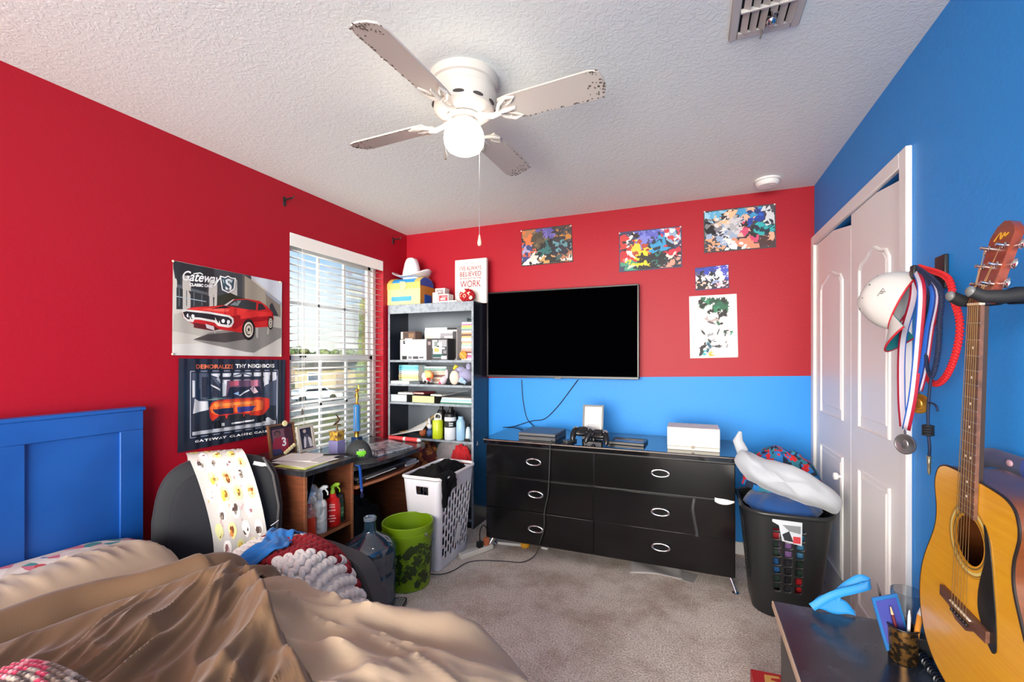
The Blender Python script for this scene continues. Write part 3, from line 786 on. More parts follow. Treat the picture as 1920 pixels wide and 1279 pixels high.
collage([(1161, 436), (1278, 424), (1279, 501), (1161, 511)], 12, [(.5, .15, [(76, 84, 176), (96, 100, 190), (120, 130, 210)]), (.1, .2, [(196, 60, 56), (230, 220, 216), (40, 30, 40)]), (.85, .15, [(232, 228, 226), (200, 60, 70), (140, 170, 200)]), (.15, .65, [(206, 120, 110), (232, 222, 216), (190, 40, 50)]),
        (.38, .72, [(236, 206, 40), (226, 190, 30), (40, 36, 28)]), (.33, .5, [(224, 200, 60), (170, 70, 50)]), (.62, .75, [(30, 34, 40), (40, 110, 100), (24, 26, 34)]), (.65, .4, [(50, 150, 200), (30, 40, 60)]), (.88, .6, [(196, 40, 60), (236, 210, 200), (50, 30, 40)]), (.1, .9, [(206, 200, 190), (70, 150, 120)]), (.8, .9, [(220, 150, 130), (40, 50, 60)])],
        260, 'blue and yellow busy print pinned above the right end of the television', (60, 60, 90), .065)
collage([(1319, 397), (1454, 382), (1455, 464), (1320, 475)], 13, [(.15, .08, [(90, 170, 210), (150, 200, 225)]), (.3, .3, [(236, 190, 150), (40, 34, 34), (220, 210, 206)]), (.1, .35, [(120, 120, 126), (40, 40, 44)]), (.43, .4, [(170, 170, 176), (200, 200, 206)]), (.25, .6, [(150, 170, 200), (226, 224, 222), (60, 60, 80)]), (.65, .15, [(60, 150, 200), (230, 180, 150), (30, 50, 110)]),
        (.75, .3, [(30, 90, 190), (24, 60, 150)]), (.62, .55, [(206, 70, 110), (30, 26, 30), (230, 180, 160)]), (.8, .5, [(40, 170, 176), (26, 40, 56)]), (.9, .2, [(210, 214, 220), (70, 70, 80)]), (.1, .9, [(226, 160, 120), (60, 60, 66)]), (.6, .92, [(240, 238, 236), (226, 140, 110)]), (.9, .85, [(236, 170, 140), (70, 40, 40)])],
        280, 'largest busy print high in the right corner of the back wall', (60, 56, 64), .06)
collage([(1303, 503), (1366, 496), (1367, 540), (1304, 545)], 14, [(.4, .12, [(52, 72, 180), (40, 60, 160)]), (.8, .15, [(70, 80, 190), (220, 220, 240)]), (.3, .5, [(26, 24, 36), (90, 80, 110), (230, 228, 232)]), (.6, .5, [(236, 236, 240), (30, 28, 40), (150, 170, 210)]), (.15, .85, [(230, 190, 170), (30, 30, 34)]), (.7, .85, [(240, 236, 236), (40, 36, 50), (200, 170, 180)])],
        150, 'small blue and white print above the white sheet on the back wall', (50, 56, 110), .09)
# white sheet with a loose green, black and teal ink splash
def splash(pr, uv):
    rr = random.Random(5)
    def blob(u, v, ru, rv, c, sp=0.5, k=16):
        pts = []; ro = rr.uniform(-1.3, 1.3)
        for j in range(k):
            t = -2 * PI * j / k; f = 1 + sp * (rr.random() if j % 2 else -rr.random() * .5)
            ex, ey = ru * f * math.cos(t), rv * f * math.sin(t)
            pts.append((min(.97, max(.03, u + ex * math.cos(ro) - ey * math.sin(ro))), min(.975, max(.025, v + .74 * (ex * math.sin(ro) + ey * math.cos(ro))))))
        pr.shape([uv(*p) for p in pts], K(c), .00003)
    G, KK, TL, WH = (24, 96, 66), (22, 24, 26), (64, 170, 180), (214, 214, 214)
    for _ in range(26): blob(rr.uniform(.22, .78), rr.uniform(.06, .27), rr.uniform(.04, .11), rr.uniform(.03, .07), rr.choice((G, G, (40, 124, 86), KK, (18, 70, 50))), .7)
    for _ in range(12): blob(rr.uniform(.62, .8), rr.uniform(.2, .42), rr.uniform(.02, .06), rr.uniform(.015, .04), KK, .8)
    for _ in range(9): blob(rr.uniform(.3, .62), rr.uniform(.3, .46), rr.uniform(.03, .09), rr.uniform(.015, .03), rr.choice((WH, (176, 160, 156), (96, 90, 92))), .5)
    for _ in range(14): blob(rr.uniform(.58, .9), rr.uniform(.44, .62), rr.uniform(.03, .09), rr.uniform(.015, .035), rr.choice((G, (36, 150, 120), KK, WH)), .6)
    for _ in range(22): blob(rr.uniform(.2, .8), rr.uniform(.55, .86), rr.uniform(.03, .11), rr.uniform(.01, .03), rr.choice((KK, WH, WH, (60, 62, 66), (150, 152, 156))), .7)
    for _ in range(8): blob(rr.uniform(.22, .42), rr.uniform(.78, .95), rr.uniform(.04, .09), rr.uniform(.015, .035), rr.choice((TL, KK, (30, 90, 110))), .5)
    for _ in range(5): blob(rr.uniform(.4, .6), rr.uniform(.91, .96), rr.uniform(.04, .07), .012, (206, 180, 60), .5)
collage([(1292, 556), (1381, 551), (1384, 670), (1294, 672)], 15, [(.5, .5, [(222, 222, 220)])], 0, 'white sheet with a loose green, black and teal ink splash', (222, 222, 221), .05, extra=splash)
pinpos = [(978, 434), (1071, 424), (1162, 438), (1276, 426), (1321, 398), (1452, 384), (1294, 558), (1382, 668)]
wh = ['upper left of the dark orange print', 'upper right of the dark orange print', 'upper left of the blue and yellow print', 'upper right of the blue and yellow print', 'upper left of the largest busy print', 'upper right of the largest busy print', 'upper left of the white ink splash sheet', 'lower right of the white ink splash sheet']
for i, ((px, py), l) in enumerate(zip(pinpos, wh)):
    q = W(px, py, y=YB)
    b = MB(); b.ell((0, 0, 0), (.006, .004, .006), 0, 10, 6)
    tag(b.obj('push_pin', mat('pin_white', (228, 214, 208), .4), loc=(q.x, YB - .009, q.z)), 'small white pin at the ' + l, 'push pin', 'pins of the back wall prints')

# ================================================================ TELEVISION
tl, br = W(913, 546, y=YB - .085), W(1198, 712, y=YB - .085)
tx0, tx1, tz1, tz0 = tl.x, br.x, W(1198, 532, y=YB - .085).z, br.z
tv = thing('television', 'large black flat television mounted on the red and blue wall', 'television', ((tx0 + tx1) / 2, YB - .06, (tz0 + tz1) / 2))
b = MB(); b.bx(tx0, tx1, YB - .075, YB - .035, tz0, tz1); b.obj('back_case', BLACKM, tv, w=True, bevel=.006)
b = MB(); e = .012
for (a0, a1, c0, c1) in ((tx0, tx1, tz1 - e, tz1), (tx0, tx1, tz0, tz0 + .018), (tx0, tx0 + e, tz0 + .018, tz1 - e), (tx1 - e, tx1, tz0 + .018, tz1 - e)): b.bx(a0, a1, YB - .088, YB - .075, c0, c1)
b.obj('bezel', mat('tv_bezel', (26, 26, 30), .3), tv, w=True, bevel=.002)
b = MB(); b.bx(tx0 + e, tx1 - e, YB - .083, YB - .0755, tz0 + .018, tz1 - e); b.obj('screen', mat('tv_screen', (1, 1, 2), .35, spec=.0), tv, w=True)
b = MB(); xm = (tx0 + tx1) / 2; b.bx(xm - .025, xm + .025, YB - .0885, YB - .080, tz0 - .006, tz0 + .003); b.obj('sensor_bar', mat('tv_badge', (90, 92, 98), .3), tv, w=True, bevel=.001)
b = MB(); b.bx(xm - .2, xm + .2, YB - .034, YB - .002, (tz0 + tz1) / 2 - .14, (tz0 + tz1) / 2 + .14); b.obj('wall_mount', BLACKM, tv, w=True)
# ================================================================ BOOKCASE AND WHAT STANDS ON IT
SX0, SX1, SY0, SY1, SH = XL + .016, -1.553, 3.075, YB - .016, 1.775
SHB = mat('bookcase_black', (24, 30, 42), 0.28, spec=.5, var=(9, (30, 36, 48), .4, .6))
SHE = mat('bookcase_edge', (150, 158, 166), 0.45, var=(40, (128, 137, 147), .45, .62))
bc = thing('bookcase', 'tall black open bookcase with pale worn edges in the back corner', 'bookcase', ((SX0 + SX1) / 2, (SY0 + SY1) / 2, 0))
for x0, x1 in ((SX0, SX0 + .018), (SX1 - .018, SX1)):
    b = MB(); b.bx(x0, x1, SY0 + .001, SY1, 0, SH); sp = b.obj('side_panel', SHB, bc, w=True)
    b = MB(); b.bx(x0, x1, SY0 - .001, SY0 + .001, 0, SH); b.obj('edge_band', SHE, sp, w=True)
b = MB(); b.bx(SX0 + .018, SX1 - .018, SY1 - .008, SY1, .05, SH - .02); b.obj('back_panel', mat('bookcase_back', (98, 105, 114), .3), bc, w=True)
shelf_z = [.07, .385, .675, .963, 1.115, 1.313]
iy0, iy1, ix0, ix1 = SY0 + .004, SY1 - .008, SX0 + .018, SX1 - .018
for z in shelf_z:
    b = MB(); b.bx(ix0, ix1, iy0, iy1, z - .018, z); s = b.obj('shelf', SHB, bc, w=True)
    b = MB(); b.bx(ix0, ix1, iy0 - .003, iy0, z - .018, z); b.obj('edge_band', SHE, s, w=True)
b = MB(); b.bx(ix0, ix1, SY0 + .002, SY1, SH - .018, SH); b.obj('top_panel', SHB, bc, w=True)
b = MB(); b.bx(ix0, ix1, SY0, SY0 + .015, SH - .075, SH - .002); b.obj('fascia', SHE, bc, w=True)
b = MB(); b.bx(ix0, ix1, SY0 + .012, SY0 + .026, 0, .052); b.obj('kick_board', SHB, bc, w=True)
q = W(895, 832, x=SX1)
b = MB(); b.prism([(-.014, -.012), (.014, -.012), (.002, .02)], .0002, .001, 0, frame((SX1, q.y, q.z), (0, 1, 0), (0, 0, 1))); b.prism([(-.006, -.007), (.006, -.007), (.001, .006)], .001, .0014, 1, frame((SX1, q.y, q.z), (0, 1, 0), (0, 0, 1)))
tag(b.obj('sticker', [mat('sticker_pale', (220, 200, 190), .5), flatc((190, 90, 60))], org=(SX1, q.y, q.z)), 'small triangular sticker on the outer side of the bookcase', 'sticker')

YS = SY0 + .02
def sx(px, y=None): return W(px, 669, y=YS if y is None else y).x
# --- top: treasure chest, hat, boxes, sign, red and white ball
CY = mat('chest_cream', (236, 214, 140), .5); CB = mat('chest_blue', (52, 150, 214), .45); CDB = mat('chest_dark_blue', (18, 84, 170), .45); CG = mat('chest_gold', (190, 126, 52), .5)
a, q = W(725, 567, y=SY0 + .012), W(787, 560, y=SY0 + .012)
cw = q.x - a.x; cd = .215
ct = thing('treasure_chest', 'blue and cream toy treasure chest with a domed lid on the bookcase top', 'toy chest', (a.x + .004, SY0 + .012, SH))
hb = W(725, 538, y=SY0).z - SH; hr = .075
b = MB(); b.bx(0, cw, 0, cd, 0, hb); b.obj('body', CY, ct, bevel=.004)
b = MB()
pr_ = arc(cd / 2, hb + .002, cd / 2, 0, PI, 14, hr)
MX = Matrix(((0, 0, 1, 0), (1, 0, 0, 0), (0, 1, 0, 0), (0, 0, 0, 1)))
b.prism(pr_, .004, cw - .004, 0, MX, side=1); b.obj('lid', [CDB, CB], ct)
b = MB()
for x0, x1 in ((-.002, .045), (cw - .058, cw - .006)):
    o_ = arc(cd / 2, hb + .002, cd / 2 + .005, 0, PI, 14, hr + .005); i_ = arc(cd / 2, hb + .002, cd / 2 - .002, 0, PI, 14, hr - .002)
    for k in range(14):
        b.prism([o_[k], o_[k + 1], i_[k + 1], i_[k]], x0, x1, 0, MX)
b.bx(-.003, cw + .002, -.005, .002, hb - .024, hb + .026)
b.obj('lid_bands', mat('chest_band', (214, 184, 96), .5), ct)
b = MB(); b.bx(.046, cw - .085, -.0035, .001, .030, .068); b.obj('front_panel', CB, ct, bevel=.002)
b = MB(); b.bx(cw - .001, cw + .002, .0, cd, 0, hb); b.obj('end_plate', CG, ct); b = MB(); b.bx(cw + .002, cw + .004, .06, cd - .05, .0, hb * .55); b.obj('end_panel', CDB, ct)
b = MB(); b.prism([(cw * .42, hb + .035), (cw * .56, hb + .035), (cw * .62, hb), (cw * .56, hb - .035), (cw * .42, hb - .03)], .005, .012, 0, rot('X', PI / 2)); b.obj('clasp', CY, ct, bevel=.002)
# pointed cowboy hat on the chest
hx, hy, hz = W(772, 520, y=SY0 + .12).x, SY0 + .12, SH + hb + hr + .012
hat = thing('cowboy_hat', 'white cowboy hat with an upturned brim lying on the treasure chest', 'hat', (hx, hy, hz))
HATM = mat('felt_white', (222, 220, 226), .8)
b = MB()
def brim(u, v):
    t = 2 * PI * u; r = .05 + v * .105
    x = r * math.cos(t) * 1.15; y = r * math.sin(t) * .85
    return (x, y, -.005 + .062 * v * v * abs(math.cos(t)) ** 2.2)
b.grid(brim, 40, 6, 0); b.obj('brim', HATM, hat, solid=.004, weld=True)
b = MB(); b.ell((0, 0, .066), (.084, .060, .105), 0, 24, 14, e1=.5, e2=.85, fn=lambda x, y, z: (x * (1 - .42 * max(0, (z + .05) / .17)), y * (1 - .35 * max(0, (z + .05) / .17)), z - (.016 * math.exp(-(y / .02) ** 2) if z > .06 else 0))); b.obj('crown', HATM, hat)
# little boxes
def carton(name, label, x0, x1, y0, y1, z, h, c, cat='box', front=None, group=None, rz=0.0):
    o = thing(name, label, cat, ((x0 + x1) / 2, (y0 + y1) / 2, z), rz, group)
    w, d = (x1 - x0) / 2, (y1 - y0) / 2
    b = MB(); b.bx(-w, w, -d, d, 0, h); b.obj('carton', c, o, bevel=.0012)
    if front:
        b = MB(); ms = []
        for n_f, (u0, u1, v0, v1, cc) in enumerate(front):
            m_ = flatc(cc); 
            if m_ not in ms: ms.append(m_)
            b.bx(-w + u0 * 2 * w, -w + u1 * 2 * w, -d - .0006 - .0003 * n_f, -d - .0002, v0 * h, v1 * h, ms.index(m_))
        b.obj('printed_face', ms, o)
    return o
x = lambda p: sx(p, SY0 + .03)
carton('small_box', 'small white box with red print at the right side of the treasure chest', sx(812, SY0 + .02), sx(822, SY0 + .02), SY0 + .012, SY0 + .09, SH, .085, mat('box_pinkish', (228, 206, 204), .6))
carton('small_box', 'red lettered white box lying beside the treasure chest', sx(823, SY0 + .03), sx(842, SY0 + .03), SY0 + .02, SY0 + .10, SH, .07, mat('box_white', (222, 210, 208), .6), front=[(.08, .92, .15, .85, (190, 50, 60)), (.2, .7, .3, .55, (226, 170, 170)), (.35, .85, .55, .75, (214, 120, 126))])
carton('small_box', 'pale speckled box standing behind the red lettered box', sx(820, SY0 + .15), sx(838, SY0 + .15), SY0 + .115, SY0 + .19, SH, .135, mat('box_pale', (220, 200, 198), .6), front=[(.15, .85, .62, .92, (160, 150, 150)), (.3, .6, .7, .8, (226, 220, 220))])
b = MB(); b.bx(sx(826), sx(858), SY0 + .004, SY0 + .014, SH, SH + .012); tag(b.obj('paper_strip', PAPER, org=(sx(842), SY0 + .009, SH)), 'white folded paper strip at the front edge of the bookcase top', 'paper')
tl = W(852, 488, y=SY1 - .13); br_ = W(911, 566, y=SY1 - .13)
sw = br_.x - tl.x; shh = W(852, 488, y=SY1 - .13).z - SH
sg = thing('canvas_sign', 'white canvas sign with red lettering about work on the bookcase', 'sign', (tl.x + sw / 2, SY1 - .12, SH))
b = MB(); b.bx(-sw / 2, sw / 2, 0, .03, 0, shh); b.obj('canvas', mat('canvas_white', (232, 226, 218), .7), sg, bevel=.002)
Ms = frame((0, -.0006, 0), (1, 0, 0), (0, 0, 1)); SR = flatc((150, 44, 44))
b = MB(); b.bx(-sw * .3, sw * .3, -.001, -.0003, shh * .90, shh * .905)
for txt, v, s_, ww in (("I'VE ALWAYS", .79, .046, .68), ('BELIEVED', .66, .054, .68), ('IF YOU PUT IN THE', .565, .018, .66), ('WORK', .435, .078, .66), ('RESULTS', .30, .046, .62)):
    if txt == 'RESULTS': continue
    b.text(txt, s_, 0, Ms @ T(0, shh * v, 0), 0, width=sw * ww, off=.0006)
b.obj('lettering', SR, sg)
q = W(875, 548, y=SY0 + .05)
bl2 = thing('knit_ball', 'round red knitted ball with cream patches in front of the canvas sign', 'toy', (q.x, SY0 + .06, SH))
b = MB()
rr = random.Random(3)
for i in range(90):
    ph = math.acos(1 - 2 * (i + .5) / 90); th = PI * (1 + 5 ** .5) * i
    c = V((math.sin(ph) * math.cos(th) * .056, math.sin(ph) * math.sin(th) * .05, .052 + math.cos(ph) * .046)); b.ell(c, (.012, .012, .011), 0, 8, 5)
b.ell((0, 0, .052), (.055, .049, .045), 0, 16, 10); b.obj('ball', mat('yarn_red', (176, 22, 36), .9), bl2)
b = MB()
for (u, v) in ((-.018, .075), (-.03, .052), (.0, .045), (.03, .062), (.047, .03), (-.008, .08)): b.ell((u, -.048 + abs(u) * .3, v), (.017, .010, .016), 0, 10, 6)
b.obj('cream_patches', mat('yarn_cream', (236, 218, 190), .9), bl2)

# --- first shelf: boxed figures, paper stack, comics
Z1 = shelf_z[5]
gp = 'boxed figures on the upper shelf'
carton('toy_box', 'white toy box with black print at the left of the upper shelf', sx(749), sx(798), SY0 + .03, SY0 + .16, Z1, .17, mat('box_grey', (214, 210, 212), .5), front=[(.12, .2, .78, .96, (30, 30, 34)), (.18, .62, .86, .92, (246, 246, 246)), (.2, .7, .74, .82, (240, 240, 244)), (.48, .8, .3, .6, (236, 222, 224)), (.08, .26, .03, .2, (24, 24, 28)), (.32, .45, .06, .18, (110, 110, 116)), (.5, .7, .05, .18, (60, 60, 66)), (.74, .9, .08, .16, (90, 90, 96)), (.1, .45, .3, .7, (196, 206, 206))])
carton('toy_box', 'brown patterned box lying on top of the white toy box', sx(749), sx(776), SY0 + .04, SY0 + .14, Z1 + .1705, .068, mat('box_brown', (84, 56, 46), .5), front=[(0, .14, .1, .95, (206, 200, 190)), (.2, .5, .3, .8, (60, 40, 34)), (.55, .9, .2, .75, (130, 96, 66)), (.3, .8, .02, .14, (220, 220, 220))])
carton('toy_box', 'black and white boxed figure in the middle of the upper shelf', sx(800), sx(839), SY0 + .025, SY0 + .14, Z1, .175, mat('box_dark', (38, 36, 40), .5), front=[(0, .22, 0, 1, (48, 34, 36)), (.04, .18, .7, .86, (150, 130, 130)), (.24, .98, 0, .95, (70, 70, 74)), (.26, .5, .55, .93, (190, 192, 194)), (.55, .95, .62, .93, (156, 156, 160)), (.3, .72, .1, .8, (216, 214, 212)), (.36, .52, .62, .86, (120, 130, 130)), (.36, .6, .38, .56, (210, 166, 90)), (.56, .86, .5, .58, (236, 236, 236)), (.6, .66, .38, .5, (230, 230, 230)), (.5, .6, .6, .66, (24, 24, 28)), (.75, .9, .12, .28, (30, 34, 36)), (.6, .74, .66, .84, (180, 180, 186)), (.3, .8, .12, .28, (24, 74, 70)), (.7, .96, .04, .2, (190, 190, 194)), (.8, .95, .3, .44, (130, 130, 136))])
carton('toy_box', 'pale printed box standing behind the black and white boxed figure', sx(802, SY0 + .2), sx(862, SY0 + .2), SY0 + .15, SY0 + .245, Z1, .25, mat('box_pinkwhite', (216, 206, 206), .5), front=[(.02, .3, .7, .9, (206, 208, 196)), (.5, .95, .5, .9, (150, 148, 156)), (.62, .84, .56, .8, (214, 200, 206)), (.8, .98, .05, .8, (222, 206, 200)), (.88, .99, .05, .95, (60, 56, 60))])
carton('flat_box', 'flat white and black box lying on top of the pale printed box', sx(803, SY0 + .2), sx(862, SY0 + .2), SY0 + .15, SY0 + .245, Z1 + .2505, .022, mat('box_white2', (236, 234, 236), .5), front=[(.7, 1, .05, .95, (30, 30, 36))])
cols = [(232, 226, 224), (206, 120, 160), (200, 190, 90), (150, 196, 140), (130, 140, 150), (226, 206, 196), (216, 150, 110), (92, 64, 54), (236, 170, 110), (180, 196, 190), (226, 224, 226), (214, 150, 130), (230, 190, 150), (150, 190, 180), (240, 238, 236), (206, 160, 150), (226, 150, 130), (120, 70, 70), (220, 206, 200), (200, 90, 140), (224, 150, 180), (236, 232, 230)]
rr = random.Random(21)
z = Z1; xa, xb = sx(864, SY0 + .03), ix1 - .006
n = len(cols); hh = .0137
cols = cols[::-1]
names_ = ('white magenta pale dark salmon tan cream green peach beige white grey orange brown coral cream grey green olive pink purple white'.split() + ['white'] * 9)[:n]
ORD = 'lowest second third fourth fifth sixth seventh eighth ninth tenth eleventh twelfth thirteenth fourteenth fifteenth sixteenth seventeenth eighteenth nineteenth twentieth twenty-first twenty-second'.split()
for i, c in enumerate(cols):
    o = thing('comic_book', 'thin paperback in the tall stack at the right end of the upper shelf', 'book', ((xa + xb) / 2 + rr.uniform(-.002, .002), SY0 + .11, z), rr.uniform(-.03, .03), 'paperbacks stacked on the upper shelf')
    w = (xb - xa) / 2 - .004
    b = MB(); b.bx(-w, w, -.075, .075, 0, .0012, 0); b.bx(-w, w, -.075, .075, hh - .0014, hh - .0002, 0); b.bx(-w, w, -.075, -.0735, .0012, hh - .0014, 0)
    b.obj('cover', mat('cover_%d' % i, c, .5), o)
    b = MB(); b.bx(-w + .001, w - .001, -.0735, .074, .0012, hh - .0014); b.obj('pages', PAPER, o)
    o['label'] = names_[i] + ' paperback, ' + ('lowest' if i == 0 else 'topmost' if i == n - 1 else ORD[i] + ' from the bottom') + ' in the tall upper shelf stack'
    z += hh
b = MB()
fg = thing('toy_figure', 'small dark green toy lying on top of the paperback stack', 'toy', ((xa + xb) / 2, SY0 + .1, z))
b.ell((0, 0, .016), (.03, .022, .015), 0, 14, 8); b.ell((-.022, -.004, .026), (.013, .012, .012), 0, 10, 6); b.obj('body', mat('toy_green', (44, 60, 60), .5), fg)
b = MB(); b.ell((.028, -.008, .022), (.012, .006, .006), 0, 8, 6, M=rot('Y', -.4)); b.obj('wing', PAPER, fg)
q = W(868, 662, y=SY0 + .012)
of = thing('toy_fan', 'round orange toy fan leaning at the front of the paperback stack', 'toy', (q.x, SY0 + .014, Z1))
b = MB(); b.lathe([(.0, -.004), (.03, -.004), (.033, 0), (.03, .004), (.0, .004)], 24, 0, T(0, 0, .04) @ rot('X', PI / 2)); b.obj('disc', mat('toy_orange', (240, 132, 24), .5), of)
b = MB(); b.tube([(-.022, -.007, .058), (.03, -.007, .008)], .004, 8); b.obj('stripe_stick', mat('toy_orange_light', (250, 190, 110), .5), of)

# --- second shelf: manga stacks, plush toys, papers
Z2 = shelf_z[4]
def manga(x0, x1, y0, z0, lst, where, grp):
    z = z0
    for i, (c, h) in enumerate(lst):
        jx = rr.uniform(-.003, .003)
        o = thing('comic_volume', '', 'book', ((x0 + x1) / 2 + jx, y0 + .06, z), rr.uniform(-.02, .02), grp)
        w = (x1 - x0) / 2
        b = MB(); b.bx(-w, w, -.058, .058, 0, .0012, 0); b.bx(-w, w, -.058, .058, h - .0014, h - .0002, 0); b.bx(-w, w, -.058, -.0565, .0012, h - .0014, 0)
        b.bx(-w * .97, -w * .72, -.0586, -.058, .002, h - .002, 1); b.bx(-w * .55, w * .7, -.0586, -.058, h * .3, h * .7, 2)
        b.obj('cover', [mat('manga_%s_%d' % (grp[:4], i), c, .5), flatc((max(0, c[0] - 90), max(0, c[1] - 70), max(0, c[2] - 60))), flatc((min(255, c[0] + 30), min(255, c[1] + 30), min(255, c[2] + 30)))], o)
        b = MB(); b.bx(-w + .001, w - .001, -.0565, .057, .0012, h - .0014); b.obj('pages', PAPER, o)
        o['label'] = ('lowest' if i == 0 else 'topmost' if i == len(lst) - 1 else ORD[i] + ' from bottom') + ' comic volume, ' + where
        z += h
    return z
b = MB(); b.bx(sx(727 + 3), sx(768), SY0 + .012, SY0 + .2, Z2, Z2 + .022); tag(b.obj('paper_pad', PAPER, org=(sx(748), SY0 + .1, Z2)), 'white paper pad lying at the left of the second shelf', 'paper pad')
b = MB(); b.bx(sx(769) + .001, sx(787), SY0 + .02, SY0 + .17, Z2, Z2 + .02); tag(b.obj('notebook', mat('book_grey', (84, 90, 96), .6), org=(sx(778), SY0 + .1, Z2)), 'dark grey notebook lying beside the white paper pad', 'notebook')
b = MB(); b.bx(sx(752, SY0 + .15), sx(790, SY0 + .15), SY0 + .205, SY0 + .25, Z2, Z2 + .03)
mz = manga(sx(753, SY0 + .1) , sx(789, SY0 + .1), SY0 + .06, Z2 + .0222, [((176, 196, 170), .016), ((214, 180, 120), .0175), ((220, 196, 140), .0175), ((196, 190, 186), .017), ((206, 202, 196), .017), ((120, 190, 200), .017), ((90, 176, 196), .017), ((120, 186, 190), .014)], 'left stack on the second shelf', 'left stack of comic volumes')
manga(sx(795, SY0 + .19), sx(842, SY0 + .19), SY0 + .14, Z2, [((216, 208, 200), .018), ((196, 140, 110), .018), ((226, 206, 190), .018), ((120, 70, 60), .018), ((222, 196, 180), .018), ((206, 190, 170), .018), ((120, 160, 150), .018), ((180, 196, 196), .018)], 'stack behind the toys on the second shelf', 'rear stack of comic volumes')
# plain stand-in toys
q = W(806, 700, y=SY0 + .05)
dl = thing('doll', 'small toy doll with orange hair and white clothes on the second shelf', 'toy', (q.x, SY0 + .05, Z2))
b = MB(); b.ell((-.02, 0, .03), (.045, .035, .03), 0, 16, 10); b.ell((-.045, -.01, .065), (.025, .02, .03), 0, 12, 8); b.obj('body', mat('toy_white', (232, 226, 226), .7), dl)
b = MB(); b.ell((.002, -.018, .078), (.034, .03, .032), 0, 16, 10); b.ell((.026, -.01, .07), (.016, .018, .03), 1, 12, 8); b.ell((-.012, -.005, .098), (.03, .026, .018), 0, 12, 8); b.obj('hair', [mat('toy_yellow', (240, 200, 130), .8), mat('toy_orange2', (220, 120, 60), .8)], dl)
b = MB(); b.ell((.008, -.04, .042), (.016, .01, .012), 0, 10, 6); b.tube([(.0, -.045, .04), (.035, -.045, .03)], .005, 6); b.obj('scarf', mat('toy_red', (190, 36, 40), .8), dl)
b = MB(); b.ell((-.024, -.035, .02), (.013, .01, .012), 0, 10, 6); b.ell((.01, -.04, .014), (.012, .008, .014), 0, 10, 6); b.obj('boots', BLACK, dl)
q = W(831, 705, y=SY0 + .04)
b = MB(); b.ell((0, 0, .035), (.03, .03, .036), 0, 14, 10, fn=lambda x, y, z: (x + z * .3, y, z)); b.ell((-.022, -.01, .012), (.014, .02, .012), 1, 10, 6); b.ell((.03, 0, .085), (.014, .014, .04), 0, 10, 8)
pk = tag(b.obj('plush_toy', [mat('plush_pinkgrey', (206, 190, 200), .95, sheen=.4), mat('plush_pink', (226, 70, 120), .95)], loc=(q.x, SY0 + .045, Z2)), 'pinkish white plush toy beside the large grey plush on the second shelf', 'plush toy')
q = W(860, 700, y=SY0 + .07)
GP = mat('plush_lilac', (160, 158, 192), .95, sheen=.4); GP2 = mat('plush_blue', (160, 190, 222), .95, sheen=.4); GP3 = mat('plush_cream', (232, 208, 190), .95, sheen=.4)
pl = thing('plush_toy', 'large lilac grey plush toy lying at the right end of the second shelf', 'plush toy', (q.x, SY0 + .09, Z2))
b = MB(); b.ell((.035, .02, .07), (.07, .06, .06), 0, 18, 12); b.ell((-.005, .02, .12), (.045, .04, .03), 0, 14, 9); b.ell((.065, .03, .145), (.022, .022, .035), 0, 12, 8, M=None); b.obj('body', GP, pl)
b = MB(); b.ell((-.024, -.045, .058), (.042, .032, .058), 0, 18, 12); b.obj('muzzle', GP3, pl)
b = MB(); b.tube([(.05, -.05, .055), (.04, -.062, .02)], [.02, .022], 12); b.obj('foot', GP2, pl)
b = MB(); b.tube([(.075, -.05, .035), (.062, -.06, .016)], [.018, .02], 12); b.obj('foot', GP2, pl)
b = MB(); b.tube([(-.045, -.02, .125), (-.025, -.02, .15), (-.012, -.02, .142)], [.01, .014, .012], 10); b.obj('bow', mat('toy_yellow2', (236, 206, 60), .8), pl)

# --- third shelf: books and papers lying flat
Z3 = shelf_z[3]
def book(label, x0, x1, y0, d, z, h, c, pages=(226, 220, 200), rz=0.0, tilt=0.0, name='book', cat='book', spine=None):
    o = thing(name, label, cat, ((x0 + x1) / 2, y0 + d / 2, z), rz); o.rotation_euler.y = tilt
    w = (x1 - x0) / 2; d2 = d / 2
    b = MB(); b.bx(-w, w, -d2, d2, 0, .003); b.bx(-w, w, -d2, d2, h - .003, h); b.bx(w - .003, w, -d2, d2, .003, h - .003)
    b.obj('cover', mat('cover_' + label[:14], c, .5), o)
    b = MB(); b.bx(-w + .002, w - .003, -d2 + .002, d2 - .002, .003, h - .003); b.obj('pages', mat('pages_%d_%d_%d' % pages, pages, .8), o)
    return o
book('thick grey blue book at the left of the third shelf', sx(731), sx(764), SY0 + .012, .13, Z3, .062, (60, 60, 64), (196, 212, 220))
book('thick yellow paged book in the middle of the third shelf', sx(774), sx(816), SY0 + .008, .18, Z3, .058, (60, 58, 50), (226, 220, 150))
book('thin red book slanting on top of the thick books of the third shelf', sx(776, SY0 + .1), sx(800, SY0 + .1), SY0 + .06, .16, Z3 + .064, .016, (150, 40, 44), (200, 190, 180))
b = MB(); b.bx(sx(745), sx(772), SY0 + .03, SY0 + .14, Z3 + .0625, Z3 + .078); tag(b.obj('paper_stack', mat('paper_warm', (226, 220, 210), .8), org=(sx(758), SY0 + .08, Z3 + .0625)), 'papers lying on the thick grey blue book', 'papers')
